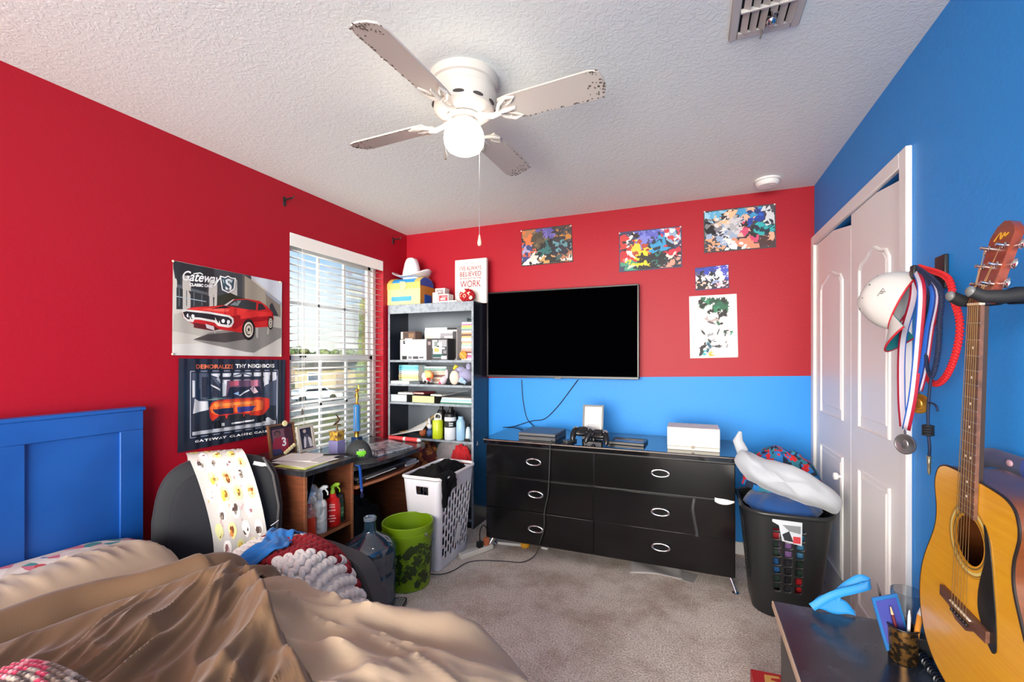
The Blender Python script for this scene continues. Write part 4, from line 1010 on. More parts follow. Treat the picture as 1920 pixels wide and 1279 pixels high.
for i, (h, c, l) in enumerate(((.012, (40, 110, 90), 'green edged folder at the bottom right of the third shelf'), (.012, (196, 214, 206), 'pale green folder on the green edged folder'), (.012, (150, 190, 196), 'blue grey folder in the pile at the right of the third shelf'), (.014, (210, 210, 206), 'white folder topmost of the folder pile on the third shelf'))):
    b = MB(); b.bx(sx(826) + i * .003, ix1 - .003 - i * .004, SY0 + .012 + .004 * i, SY0 + .22, Z3 + [0, .012, .024, .036][i], Z3 + [.0118, .0238, .0358, .05][i]); tag(b.obj('folder', mat('folder_%d' % i, c, .5), org=(sx(855), SY0 + .1, Z3 + [0, .012, .024, .036][i])), l, 'folder', 'folders on the third shelf')
def sheetf(u, v):
    x = sx(818) + u * (sx(878) - sx(818)); return (x, SY0 + .012 + v * .2, Z3 + .058 + .05 * sm(.1, 1, u) * (1 - .3 * v) + .05 * v * .3)
b = MB(); b.grid(sheetf, 16, 8); tag(b.obj('loose_paper', mat('paper_grey', (196, 196, 200), .7), org=(sx(850), SY0 + .1, Z3 + .06), solid=.001), 'curled grey white paper on the folders of the third shelf', 'paper')
b = MB(); b.bx(sx(806), sx(826), SY0 + .03, SY0 + .12, Z3 + .0585, Z3 + .07); tag(b.obj('paper_pad', mat('paper_cream', (230, 226, 206), .8), org=(sx(815), SY0 + .07, Z3 + .0585)), 'cream paper pad on the yellow paged book', 'paper pad')

# --- fourth shelf: envelopes and bottles
Z4 = shelf_z[2]
for i, (c, l, dz) in enumerate((((226, 222, 220), 'white paper sheet leaning at the left of the bottle shelf', 0), ((214, 180, 120), 'tan envelope leaning behind the white sheet on the bottle shelf', .05))):
    def ff(u, v, dz=dz):
        return (sx(729 + dz * 260) + u * (sx(795) - sx(731) - dz), SY0 + .012 + dz + v * .12, Z4 + .003 + dz * .4 + (.13 + dz * .4) * sm(.0, 1.2, u) * (1.1) * (.45 + .55 * v) + .001)
    b = MB(); b.grid(ff, 14, 6); tag(b.obj('envelope' if i else 'paper_sheet', mat('leaning_%d' % i, c, .7), org=(sx(760), SY0 + .08, Z4 + .02), solid=.0015), l, 'envelope' if i else 'paper')
def bottle(name, label, px, y, prof, c, capc, handle=None, rough=.35, extra=None, cap=None):
    q = sx(px, y)
    o = thing(name, label, 'bottle', (q, y, Z4))
    b = MB(); b.lathe(prof, 26); b.obj('body', mat('bottle_%s' % (label[:12]), c, rough), o)
    if cap:
        b = MB(); b.lathe(cap, 20); b.obj('cap', mat('cap_%d_%d_%d' % capc, capc, .4), o)
    if handle:
        b = MB(); b.tube(handle, .0055, 8); b.obj('handle', mat('cap_%d_%d_%d' % capc, capc, .4), o)
    return o
rB = .048
bottle('water_bottle', 'lime green water bottle with a white loop handle on the bottle shelf', 821, SY0 + .055, [(.042, 0), (.044, .004), (.044, .142), (.038, .15), (.0, .15)], (190, 206, 30), (226, 226, 216), [(-.03, 0, .145), (-.028, 0, .185), (-.012, 0, .198), (.014, 0, .198), (.03, 0, .185), (.03, 0, .145)], cap=[(.03, .15), (.03, .165), (.0, .167)])
o = bottle('water_bottle', 'white and black water bottle with a black spout lid in the middle', 844.5, SY0 + .055, [(.046, 0), (.048, .004), (.048, .1), (.048, .17), (.042, .185), (.0, .185)], (212, 216, 222), (24, 24, 28), [(-.03, 0, .19), (-.03, 0, .215), (-.01, 0, .225), (.01, 0, .215)], cap=[(.044, .18), (.044, .205), (.03, .215), (.012, .216), (.012, .245), (.0, .247)])
b = MB(); b.lathe([(.0486, .098), (.0486, .15)], 26, caps=False); b.obj('black_band', BLACK, o)
b = MB()
for i in range(3):
    for j in range(2): b.bx(.004 + i * .011, .011 + i * .011, -.0505, -.046, .112 + j * .016, .122 + j * .016, 0, rot('Z', .25))
b.obj('print_marks', flatc((200, 206, 210)), o)
bottle('water_bottle', 'pale blue metal bottle to the right of the white bottle', 864, SY0 + .05, [(.034, 0), (.036, .004), (.036, .14), (.028, .16), (.02, .168), (.02, .185), (.0, .187)], (150, 190, 220), (150, 190, 220), cap=[(.021, .168), (.021, .188), (.0, .19)])
for px, c, l in ((828, (26, 26, 28), 'black bottle standing behind the lime green bottle'), (846, (28, 28, 30), 'black bottle standing behind the white and black bottle')):
    bottle('water_bottle', l, px, SY0 + .19, [(.043, 0), (.045, .004), (.045, .17), (.03, .215), (.0, .218)], c, (16, 16, 18), cap=[(.017, .213), (.017, .255), (.013, .26), (.0, .26)], rough=.25)
q = sx(878, SY0 + .05)
cr = thing('spray_bottle', 'small clear bottle with a black pump at the right of the bottle shelf', 'bottle', (q, SY0 + .05, Z4))
b = MB(); b.lathe([(.024, 0), (.024, .03), (.018, .09), (.009, .11), (.0, .11)], 20); b.obj('body', mat('clear_blue', (190, 214, 226), .15), cr); b = MB(); b.lathe([(.008, .108), (.012, .115), (.012, .13), (.0, .132)], 12); b.obj('cap', BLACK, cr)
q = sx(878, SY0 + .02); b = MB(); b.bx(q - .03, q + .012, SY0 + .006, SY0 + .02, Z4, Z4 + .022); tag(b.obj('card_pack', BLACK, org=(q, SY0 + .013, Z4), bevel=.002), 'small black pack at the front edge of the bottle shelf', 'box')
b = MB(); q = sx(793, SY0 + .07); b.ell((q, SY0 + .07, Z4 + .036), (.03, .03, .036), 0, 16, 10); tag(b.obj('toy_ball', mat('toy_brown', (176, 90, 50), .5), org=(q, SY0 + .07, Z4)), 'brown orange ball beside the leaning papers on the bottle shelf', 'ball')
q = sx(806, SY0 + .08); fg = thing('toy_figure', 'small white and blue toy figure left of the lime green bottle', 'toy', (q, SY0 + .08, Z4))
b = MB(); b.ell((0, 0, .035), (.028, .024, .034), 0, 14, 9); b.obj('body', mat('toy_blue', (60, 90, 140), .5), fg); b = MB(); b.ell((0, -.004, .088), (.022, .02, .024), 0, 14, 9); b.tube([(0, 0, .1), (-.006, 0, .14), (.002, 0, .155)], [.009, .01, .012], 8); b.obj('head', mat('toy_white2', (216, 216, 226), .6), fg)

# --- lowest open part: clothes
def heap(name, label, cat, c, rx, ry, h, m, seed, f=9.0, amp=.3, mf=None, lo=-.15):
    b = MB()
    def g(u, v):
        t = 2 * PI * u; r = math.sin(v * PI / 2) if v < 1 else 1.0
        x, y = math.cos(t) * r, math.sin(t) * r
        z = math.cos(v * PI / 2) ** .8
        n = ridge(x * f * .3 + seed, y * f * .3, z + seed) * amp + nz(x * f * .8, y * f * .8 + seed) * amp * .4
        k = 1 + .3 * n
        return (x * rx * k, y * ry * k, max(0.0, z * h * (1 + n)) )
    b.grid(g, 48, 18, 0, mf=mf)
    o = b.obj(name, m, loc=c, ang=70)
    return tag(o, label, cat)
Z5 = shelf_z[1]
heap('grey_shirt', 'crumpled grey clothes heaped on the lower bookcase shelf', 'clothes', ((ix0 + ix1) / 2 + .17, SY0 + .13, Z5), .19, .1, .25, mat('cloth_grey', (150, 142, 144), .9, sheen=.2), 3)
heap('red_shirt', 'red clothing at the front right of the lower bookcase shelf', 'clothes', (ix1 - .12, SY0 + .065, Z5 + .0), .1, .05, .2, mat('cloth_red', (196, 24, 34), .85, sheen=.2), 7)
heap('patterned_shirt', 'dark red and brown clothes left of the grey heap in the bookcase', 'clothes', (ix0 + .3, SY0 + .1, Z5), .12, .085, .2, mat('cloth_maroon', (96, 34, 36), .9, var=(14, (190, 120, 60), .5, .6)), 12)
# ================================================================ DESK UNDER THE WINDOW
DT = mat('desk_top', (40, 40, 44), .22, spec=.55, var=(14, (56, 56, 60), .45, .6))
DW = wood('desk_wood', (86, 46, 28), (120, 66, 40), (3, 3, 24), .45)
DE = wood('desk_edge', (150, 92, 58), (176, 112, 74), (3, 3, 24), .45)
cy0, cy1, cx1, cz = 1.672, 2.022, -1.795, .765
dk = thing('desk', 'dark brown computer desk with a black top under the window', 'desk', (-2.05, 2.2, 0))
X0 = XL + .016
b = MB(); b.prism([(X0, cy0 - .012), (cx1 + .02, cy0 - .012), (cx1 + .02, cy1 - .0), (X0, cy1 - .0)], cz - .026, cz); b.obj('raised_top', DT, dk, w=True, bevel=.008, seg=3)
tp = [(X0, cy1 + .002), (-1.785, cy1 + .002), (-1.752, 2.12), (-1.735, 2.28), (-1.732, 2.45), (-1.745, 2.62), (-1.775, 2.74), (-1.83, 2.805), (-1.90, 2.82), (X0, 2.82)]
b = MB(); b.prism(tp, .682, .706); b.obj('desktop', DT, dk, w=True, bevel=.008, seg=3)
for y0, y1 in ((cy0, cy0 + .018), (cy1 - .018, cy1)):
    b = MB(); b.bx(X0, cx1, y0, y1, 0, cz - .026); pn = b.obj('side_panel', DW, dk, w=True)
    b = MB(); b.bx(cx1, cx1 + .003, y0, y1, 0, cz - .026); b.obj('edge_band', DE, pn, w=True)
b = MB(); b.bx(X0, cx1 - .002, cy0 + .018, cy1 - .018, .385, .403); s = b.obj('cabinet_shelf', DW, dk, w=True); b = MB(); b.bx(cx1 - .002, cx1 + .001, cy0 + .018, cy1 - .018, .385, .403); b.obj('edge_band', DE, s, w=True)
b = MB(); b.bx(X0 + .03, X0 + .04, cy0 + .018, cy1 - .018, .403, cz - .026); b.obj('cabinet_back', DW, dk, w=True)
b = MB(); b.bx(X0, -1.83, 2.735, 2.753, 0, .682); b.obj('end_panel', DW, dk, w=True)
tz = .595
b = MB(); b.prism([(-2.2, cy1 + .004), (-1.775, cy1 + .004), (-1.755, 2.2), (-1.75, 2.4), (-1.765, 2.56), (-1.80, 2.66), (-1.86, 2.72), (-2.2, 2.72)], tz - .018, tz); tr = b.obj('keyboard_tray', DW, dk, w=True, bevel=.002)
b = MB(); b.tube([(-1.774, cy1 + .006, tz - .009), (-1.754, 2.2, tz - .009), (-1.749, 2.4, tz - .009), (-1.764, 2.56, tz - .009), (-1.799, 2.66, tz - .009)], .009, 8, flat=.45, up=(0, 0, 1)); b.obj('tray_edge', DE, tr, w=True)
b = MB(); b.bx(-2.0, -1.84, cy1, cy1 + .012, tz - .0, tz + .03); b.obj('tray_runner', STEEL, dk, w=True)

# --- on the tray
b = MB(); b.bx(-2.15, -1.79, 2.06, 2.52, tz + .0005, tz + .022, 0, T(-.0, 0, 0)); tag(b.obj('keyboard', BLACK, org=(-1.97, 2.29, tz), bevel=.004), 'black keyboard lying on the pull out tray of the desk', 'keyboard')
def curl(u, v): return (-1.80 + v * .035 - u * .0, 2.06 + u * .37, tz + .024 + .012 * math.sin(u * 5 + v) ** 2 + v * .002)
b = MB(); b.bx(-2.12, -1.76, 2.10, 2.38, tz + .0232, tz + .0252); tag(b.obj('loose_paper', PAPER, org=(-1.95, 2.24, tz + .024), rz=0), 'white papers sticking out over the keyboard tray edge', 'paper')
b = MB(); b.bx(-2.1, -1.765, 2.03, 2.50, tz + .026, tz + .046); tag(b.obj('laptop', mat('laptop_dark', (34, 34, 38), .35), org=(-1.95, 2.26, tz + .026), bevel=.006), 'closed dark laptop lying on papers on the keyboard tray', 'laptop')
b = MB(); b.bx(-2.1, -1.775, 2.515, 2.66, tz + .0005, tz + .014); b.bx(-2.1, -1.79, 2.52, 2.65, tz + .0142, tz + .028); tag(b.obj('magazine_stack', mat('mag_grey', (150, 150, 158), .5), org=(-1.95, 2.6, tz)), 'grey magazines at the far end of the keyboard tray', 'magazines')

# --- on the raised top
def photo_frame(name, label, px0, px1, pyb, pyt, x, z, c, tilt, fill, bw=.016, rz=0.0):
    a = W(px0, pyb, x=x); q = W(px1, pyb, x=x)
    w = q.y - a.y; h = W(px0, pyt, x=x).z - z
    o = thing(name, label, 'picture frame', (x, (a.y + q.y) / 2, z), rz)
    Mf = T(0, 0, 0.002) @ rot('Y', -tilt) @ frame((0, 0, 0), (0, 1, 0), (0, 0, 1))
    b = MB()
    for (x0, x1, y0, y1) in ((-w / 2, w / 2, 0, bw), (-w / 2, w / 2, h - bw, h), (-w / 2, -w / 2 + bw, bw, h - bw), (w / 2 - bw, w / 2, bw, h - bw)):
        b.prism([(x0, y0), (x1, y0), (x1, y1), (x0, y1)], -.008, .008, 0, Mf)
    b.obj('frame', c, o, bevel=.0015)
    ms = []; b = MB()
    def I(cc):
        m_ = flatc(cc, .3)
        if m_ not in ms: ms.append(m_)
        return ms.index(m_)
    zz = .001
    for sh_ in fill:
        zz += .0002; cc, pts = sh_
        if isinstance(pts, str): b.text(pts[1:], h * .36, I(cc), Mf @ T(w * .05, h * .42, 0), zz, off=.002)
        else: b.poly([(-w / 2 + u * w, v * h) for u, v in pts], I(cc), Mf, zz)
    b.obj('picture', ms, o)
    b = MB(); b.prism([(-.02, 0), (.02, 0), (.008, h * .6), (-.008, h * .6)], -.001, .001, 0, T(-.012 - h * .28, 0, 0.002) @ rot('Y', .35) @ frame((0, 0, 0), (0, 1, 0), (0, 0, 1))); b.obj('easel_back', BLACKM, o)
    return o
def E(cx, cy, rx, ry, n=14): return [(cx + rx * math.cos(2 * PI * i / n), cy + ry * math.sin(2 * PI * i / n)) for i in range(n)]
FB = mat('frame_bronze', (110, 74, 46), .35)
fz = cz
photo_frame('photo_frame', 'bronze photo frame holding a picture of a child in a number 3 jersey', 508, 556, 868, 799, -2.17, fz, FB, .16,
            [((44, 32, 34), [(.04, .04), (.96, .04), (.96, .96), (.04, .96)]), ((120, 80, 90), [(.14, .3), (.6, .3), (.6, .84), (.14, .84)]), ((70, 26, 30), [(.6, .1), (.94, .1), (.94, .85), (.6, .85)]), ((150, 34, 50), [(.1, .1), (.72, .1), (.72, .5), (.5, .6), (.2, .58), (.1, .4)]), ((60, 50, 90), [(.1, .08), (.5, .08), (.4, .24), (.1, .26)]), ((64, 44, 44), E(.33, .72, .13, .1)), ((110, 76, 66), E(.33, .68, .09, .08)), ((236, 232, 230), '=3')], .009)
o = bpy.data.objects['photo_frame']
b = MB(); MfB = T(-2.17, o.location.y, fz + .002) @ rot('Y', -.16)
fw = .14
for (yy, zz) in ((.0, .185),): 
    b.lathe([(.0, .004), (.016, .003), (.017, 0), (.016, -.003), (.0, -.004)], 16, 0, MfB @ T(.012, yy + .02, .185) @ rot('Y', PI / 2))
for i in range(5): b.ell((0, 0, 0), (.007, .012, .012), 0, 10, 6, M=MfB @ T(.014, -.0 + i * .016, .018 + i * .008))
b.obj('ball_charms', mat('charm_cream', (232, 214, 160), .5), o, w=True)
photo_frame('photo_frame', 'silver photo frame holding a dark portrait beside the bronze frame', 562, 592, 858, 801, -2.15, fz, mat('frame_silver', (190, 182, 170), .35), .2,
            [((48, 46, 64), [(.1, .1), (.9, .1), (.9, .9), (.1, .9)]), ((196, 170, 160), E(.46, .78, .1, .07)), ((90, 88, 104), [(.3, .15), (.86, .15), (.8, .5), (.55, .68), (.36, .5)]), ((214, 214, 220), [(.3, .15), (.42, .15), (.5, .5), (.42, .6), (.34, .45)]), ((214, 214, 220), [(.66, .15), (.84, .15), (.8, .45), (.66, .55), (.6, .5)])], .016)
for i, (c, x0, x1, y0, y1, rz, l) in enumerate((((206, 214, 110), -2.02, -1.82, 1.69, 1.86, .1, 'yellow green sheet at the bottom of the papers on the raised desk top'), ((226, 224, 216), -2.08, -1.83, 1.72, 1.95, -.08, 'large white sheet on the raised desk top'), ((214, 212, 208), -2.1, -1.86, 1.80, 2.0, .15, 'grey white sheet at the right of the raised desk top'), ((232, 230, 228), -2.14, -1.92, 1.78, 1.96, .3, 'topmost white sheet near the silver photo frame'))):
    b = MB(); w, d = (x1 - x0) / 2, (y1 - y0) / 2; b.bx(-w, w, -d, d, 0, .002); tag(b.obj('paper_sheet', mat('sheet_%d' % i, c, .65), loc=((x0 + x1) / 2, (y0 + y1) / 2, cz + .0004 + i * .0026), rz=rz), l, 'paper', 'papers on the raised desk top')
b = MB(); b.bx(-.0, .14, -.013, .013, 0, .002); tag(b.obj('black_strip', BLACKM, loc=(-1.95, 1.955, cz + .0115), rz=.5), 'thin black strip lying on the papers of the raised desk top', 'strip')

# --- trophies, cap, glasses, sheet, tube on the desktop
dz = .706
q = W(632, 838, x=-2.06)
t1 = thing('trophy', 'small trophy with a yellow cube base and a bronze bird figure', 'trophy', (-2.06, q.y, dz))
b = MB(); b.box((0, 0, .055), (.07, .07, .11)); b.obj('stand', mat('trophy_purple', (134, 130, 176), .4), t1, bevel=.003)
b = MB(); b.box((0, 0, .135), (.062, .062, .05)); b.box((0, 0, .164), (.07, .07, .008)); b.obj('cube', mat('trophy_yellow', (206, 166, 60), .35, var=(40, (110, 80, 50), .45, .6)), t1, bevel=.002)
b = MB(); b.cyl((0, 0, .168), (0, 0, .205), .005, n=10); b.tube([(0, -.035, .205), (0, -.012, .215), (0, 0, .222), (0, .02, .235), (0, .0, .262), (0, -.014, .275)], [.003, .006, .009, .006, .004, .002], 8); b.tube([(0, -.02, .21), (0, .03, .20)], [.003, .004], 8); b.obj('bird_figure', mat('bronze', (130, 108, 80), .35, .9), t1)
q = W(669, 830, x=-1.99)
t2 = thing('trophy', 'tall blue column trophy with a golden figure standing by the window', 'trophy', (-1.99, q.y, dz))
hz_ = lambda py: W(669, py, x=-1.99).z - dz
b = MB(); b.box((0, 0, .015), (.09, .09, .03)); b.box((0, 0, (hz_(823)) / 2 + .015), (.05, .05, hz_(823))); b.obj('base', mat('trophy_navy', (28, 52, 92), .3), t2, bevel=.003)
b = MB(); b.lathe([(.02, hz_(823)), (.014, hz_(815)), (.018, hz_(808)), (.0, hz_(808))], 16); b.obj('collar', GOLD, t2)
b = MB()
z0_, z1_ = hz_(808), hz_(762)
b.lathe([(.021, z0_), (.021, z1_), (.024, z1_ + .004), (.012, z1_ + .014), (.0, z1_ + .015)], 8); cl = b.obj('column', mat('trophy_blue', (52, 128, 190), .22, coat=.5), t2)
b = MB()
for a in range(4): b.bx(.0205, .0222, -.004, .004, z0_, z1_, 0, rot('Z', a * PI / 2 + .4))
b.obj('dark_stripes', mat('trophy_dkblue', (20, 50, 100), .3), cl)
b = MB(); zt = z1_ + .014
b.lathe([(.014, zt), (.01, zt + .01), (.0, zt + .012)], 12); b.tube([(0, 0, zt + .01), (0, .004, zt + .05), (0, 0, zt + .075)], [.006, .012, .008], 10); b.ell((0, 0, zt + .09), (.009, .009, .011), 0, 10, 8); b.tube([(0, .006, zt + .07), (0, .02, zt + .1), (0, .012, zt + .13)], [.005, .004, .003], 8); b.tube([(0, -.006, zt + .07), (0, -.02, zt + .05)], [.005, .003], 8)
b.obj('figure', GOLD, t2)
q = W(675, 850, x=-1.87)
cp = thing('baseball_cap', 'dark grey baseball cap with a lime green patch on the desk', 'cap', (-1.88, q.y, dz), math.radians(-38))
CAPM = mat('cap_charcoal', (52, 56, 58), .85)
b = MB()
def dome(u, v):
    t = 2 * PI * u; a = v * PI / 2
    return (.088 * math.cos(t) * math.cos(a) ** .8, .08 * math.sin(t) * math.cos(a) ** .8, .012 + .108 * math.sin(a) * (1 - .06 * math.cos(t)))
b.grid(dome, 32, 12); b.ell((0, 0, .121), (.007, .007, .004), 0, 8, 5); b.obj('crown', CAPM, cp, weld=True)
b = MB()
def bill(u, v):
    t = (u - .5) * 1.9; r = .084 + v * .075 * math.cos(t * .82) ** .7
    return (r * math.cos(t), r * math.sin(t) * .95, .014 - .012 * v - .018 * (u - .5) ** 2 * 4 * v + .006)
b.grid(bill, 20, 6); b.obj('bill', CAPM, cp, solid=.004)
b = MB()
def patch(u, v):
    t = (u - .5) * .75; a = .25 + v * .55
    return (.0895 * math.cos(t) * math.cos(a) ** .8, .0815 * math.sin(t) * math.cos(a) ** .8, .012 + .1095 * math.sin(a) * (1 - .06 * math.cos(t)))
b.grid(patch, 12, 8, 0, skip=lambda i, j: (j < 2 and (i < 2 or i > 9)) or (j > 4) or (j == 0 and i % 3 == 0)); b.grid(patch, 12, 8, 1, skip=lambda i, j: j < 5 or j > 6 or i < 2 or i > 9 or i % 2 == 0); b.obj('front_patch', [mat('lime_print', (110, 200, 40), .6), flatc((196, 202, 200))], cp)
# glasses
q = W(708, 856, x=-1.83)
gl_ = thing('eyeglasses', 'black framed eyeglasses lying on the desk beside the cap', 'glasses', (-1.86, q.y + .02, dz), math.radians(60))
b = MB()
for s in (-1, 1): b.tube([(s * .034 + .027 * math.cos(t * PI / 8), -.0, .02 + .018 * math.sin(t * PI / 8)) for t in range(16)], .002, 6, closed=True)
b.tube([(-.008, 0, .026), (0, 0, .029), (.008, 0, .026)], .002, 6)
for s in (-1, 1): b.tube([(s * .061, 0, .026), (s * .063, .06, .016), (s * .06, .12, .004)], .002, 6)
b.obj('frame', BLACK, gl_)
b = MB()
for s in (-1, 1): b.poly([(s * .034 + .025 * math.cos(t * PI / 8), 0, .02 + .016 * math.sin(t * PI / 8)) for t in range(16)])
b.obj('lenses', glassy('lens', (235, 240, 240), .06), gl_)
p = [W(*k, z=dz + .004) for k in ((728, 826), (790, 822), (770, 842), (722, 856))]
p = [V((-2.15, 2.36, 0)), V((-1.83, 2.27, 0)), V((-1.80, 2.62, 0)), V((-2.1, 2.76, 0))]
b = MB(); b.prism([(k.x, k.y) for k in p], dz + .0015, dz + .009); tag(b.obj('plastic_case', mat('clear_sleeve', (196, 202, 208), .18, spec=.7, var=(24, (120, 128, 136), .45, .62)), org=(-1.98, 2.5, dz)), 'flat clear plastic folder of papers on the desk by the bookcase', 'plastic folder')
b = MB(); b.cyl((-2.13, 2.795, dz + .017), (-1.86, 2.775, dz + .017), .016, n=18); b.cyl((-1.86, 2.775, dz + .017), (-1.835, 2.7732, dz + .017), .014, .008, n=18, m=1); b.cyl((-1.99, 2.7846, dz + .017), (-1.97, 2.7832, dz + .017), .0163, n=18, m=1)
tag(b.obj('cardboard_tube', [mat('tube_red', (226, 62, 66), .4), PAPER], org=(-1.97, 2.78, dz)), 'red and white tube lying along the back of the desk by the bookcase', 'tube')
# lanyard hanging at the cabinet
q = W(672, 872, x=-1.775)
b = MB(); pts = [(-1.79, q.y - .005, .712), (-1.768, q.y, .71), (-1.762, q.y, .68), (-1.758, q.y + .004, .60), (-1.757, q.y + .008, .575)]
ly = thing('lanyard', 'blue fabric lanyard with a metal clip hanging over the desk edge', 'lanyard', (-1.79, q.y, .712))
b.tube(pts, .011, 8, flat=.2, up=(0, 1, 0)); b.obj('strap', mat('lanyard_blue', (24, 92, 190), .7), ly, w=True)
b = MB(); b.ell((-1.757, q.y + .008, .565), (.006, .009, .014), 0, 12, 8); b.tube([(-1.757 , q.y + .009 + .009 * math.cos(t), .538 + .013 * math.sin(t)) for t in [i * PI / 6 for i in range(12)]], .002, 6, closed=True); b.obj('clip', mat('clip_blue', (90, 96, 160), .3, .6), ly, w=True)

# --- inside the cabinet
sz = .4035
def spray(label, px, x, prof, c, nozc, trig, cat='bottle', label_faces=None, name='spray_bottle', sc=1.0):
    q = W(px, 960, x=x); yq = min(q.y, cy1 - .018 - prof[1][0] - .003)
    o = thing(name, label, cat, (x, yq, sz)); b = MB(); b.lathe(prof, 24); b.obj('body', mat('spray_' + label[:10], c, .35), o)
    h = prof[-1][1]
    if trig:
        b = MB(); b.lathe([(.012, h - .004), (.013, h + .012), (.009, h + .02), (.009, h + .035), (.0, h + .036)], 12)
        b.tube([(-.012, .0, h + .03), (.012, .012, h + .046), (.03, .02, h + .05)], [.009, .012, .007], 8); b.tube([(.014, .014, h + .04), (.03, .02, h + .02), (.03, .02, h + .004)], [.004, .004, .003], 8)
        b.obj('trigger', mat('noz_%d_%d_%d' % nozc, nozc, .35), o)
    return o
spray('orange red bottle with a clear plastic bag over its top in the desk cabinet', 578, -1.85, [(.036, 0), (.037, .004), (.037, .13), (.02, .15), (.014, .17), (.0, .17)], (214, 62, 34), (220, 224, 228), True)
o = spray('white spray bottle with a printed label in the desk cabinet', 601, -1.83, [(.031, 0), (.032, .004), (.032, .15), (.026, .165), (.012, .175), (.012, .19), (.0, .19)], (216, 216, 214), (206, 210, 212), True)
b = MB(); b.lathe([(.0325, .02), (.0325, .14)], 24, caps=False); b.obj('label', mat('label_grey', (200, 204, 202), .4, var=(40, (166, 174, 168), .5, .6)), o)
o = spray('red spray bottle with a lime green trigger in the desk cabinet', 624, -1.845, [(.039, 0), (.041, .004), (.041, .11), (.036, .125), (.036, .14), (.018, .155), (.017, .175), (.0, .175)], (214, 30, 30), (150, 200, 40), True)
b = MB()
for i, (w_, v) in enumerate(((.03, .12), (.03, .108), (.036, .09), (.03, .06), (.04, .045), (.026, .03))): b.bx(.0405, .0415, -w_ / 2, w_ / 2, v, v + .006, 0, rot('Z', -.9))
b.obj('label_print', flatc((240, 180, 170)), o)
o = spray('dark green can with a black lid at the right of the desk cabinet', 645, -1.855, [(.026, 0), (.027, .003), (.027, .12), (.024, .125), (.0, .125)], (24, 70, 50), (30, 34, 34), False, 'can', name='spray_can')
b = MB(); b.lathe([(.025, .125), (.025, .15), (.02, .154), (.0, .154)], 20); b.obj('lid', mat('can_lid', (46, 60, 60), .35), o)
b = MB(); b.lathe([(.0274, .03), (.0274, .085)], 24, caps=False); b.obj('label', mat('label_green', (70, 150, 90), .4, var=(50, (210, 220, 210), .55, .6)), o)
q = W(590, 930, x=-1.84)
NO_NORMALS.add('plastic_bag')
b = MB()
def bag(u, v):
    t = 2 * PI * u; r = .05 * (1 + .25 * nz(math.cos(t) * 2, math.sin(t) * 2, v * 3)) * (1 - .75 * v ** 3)
    return (-1.85 + r * math.cos(t), W(585, 940, x=-1.85).y + r * 1.15 * math.sin(t), sz + .10 + v * .16 + .02 * nz(u * 6, v * 4))
b.grid(bag, 24, 12); tag(b.obj('plastic_bag', glassy('bag_clear', (236, 240, 242), .14, .12, .18, (225, 230, 235)), org=(-1.85, W(585, 940, x=-1.85).y, sz + .1), ang=20), 'crumpled clear plastic bag pulled over bottles in the desk cabinet', 'plastic bag')
b = MB(); b.prism([(0, 0), (.17, 0), (.17, .12), (0, .12)], 0, .004, 0, T(-1.90, cy0 + .04, sz + .19) @ rot('X', .55) @ frame((0, 0, 0), (0, 1, 0), (0, 0, 1)))
b = MB(); b.box((0, 0, 0), (.2, .006, .15), 0, T(-1.93, cy0 + .075, sz + .2445) @ rot('X', -.35)); b.bx(-2.02, -1.9, cy0 + .02, cy0 + .1, sz, sz + .165, 0)
tag(b.obj('black_folder', mat('folder_black', (22, 34, 44), .2), org=(-1.96, cy0 + .06, sz)), 'dark glossy folder tilted at the top left inside the desk cabinet', 'folder')
# dark things under the desk
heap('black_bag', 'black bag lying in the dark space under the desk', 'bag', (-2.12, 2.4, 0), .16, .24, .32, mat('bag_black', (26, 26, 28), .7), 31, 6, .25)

# ================================================================ WATER JUG, BUCKET, BASKET ON THE FLOOR
jg = thing('water_jug', 'large empty blue plastic water jug standing between chair and green bucket', 'water jug', (-1.578, 1.905, 0.001))
JM = glassy('jug_blue', (112, 152, 174), .12, .05, .28, (66, 110, 138))
b = MB(); b.lathe([(.0, .02), (.09, .012), (.125, .004), (.133, .02), (.133, .09), (.128, .10), (.128, .112), (.134, .122), (.134, .20), (.128, .21), (.128, .222), (.134, .232), (.134, .305), (.132, .325), (.118, .35), (.09, .372), (.055, .392), (.036, .405), (.031, .42), (.028, .47)], 48, caps=False)
NO_NORMALS.add('bottle_shell'); b.obj('bottle_shell', JM, jg)
b = MB(); b.lathe([(.027, .468), (.033, .470), (.033, .485), (.027, .488), (.024, .47)], 28, caps=False); b.obj('neck_ring', glassy('jug_ring', (170, 186, 200), .25, .08, .5, (150, 170, 190)), jg)
bk = thing('bucket', 'lime green plastic bucket with a camouflage leaf label', 'bucket', (-1.548, 2.205, 0.001))
BG = mat('bucket_green', (120, 154, 16), .38)
b = MB(); b.lathe([(.0, .004), (.122, .0), (.128, .006), (.1425, .30), (.149, .302), (.149, .322), (.144, .325), (.1445, .345), (.150, .347), (.151, .366), (.146, .37), (.141, .366), (.137, .30), (.124, .012), (.0, .010)], 56); b.obj('pail', BG, bk)
b = MB()
rr = random.Random(9)
def on_b(t, z, k=.0012): r = .128 + (z - .006) * (.0145 / .294) + k; return V((r * math.cos(t), r * math.sin(t), z))
LB = mat('bucket_dark', (44, 62, 24), .5)
for i in range(170):
    t0 = rr.uniform(-2.9, .9); z0 = rr.uniform(.04, .265); r = rr.uniform(.010, .030); a0 = rr.uniform(0, 6.28); k = rr.choice((4, 5, 6))
    pts = [on_b(t0 + r * rr.uniform(.5, 1.4) * math.cos(a0 + 2 * PI * j / k) / .13, z0 + r * rr.uniform(.5, 1.3) * math.sin(a0 + 2 * PI * j / k), .0010 + i * .00001) for j in range(k)]
    b.poly(pts, rr.choice((0, 0, 0, 1)))
for i in range(5):
    t0 = -1.75 + i * .02
pts = []
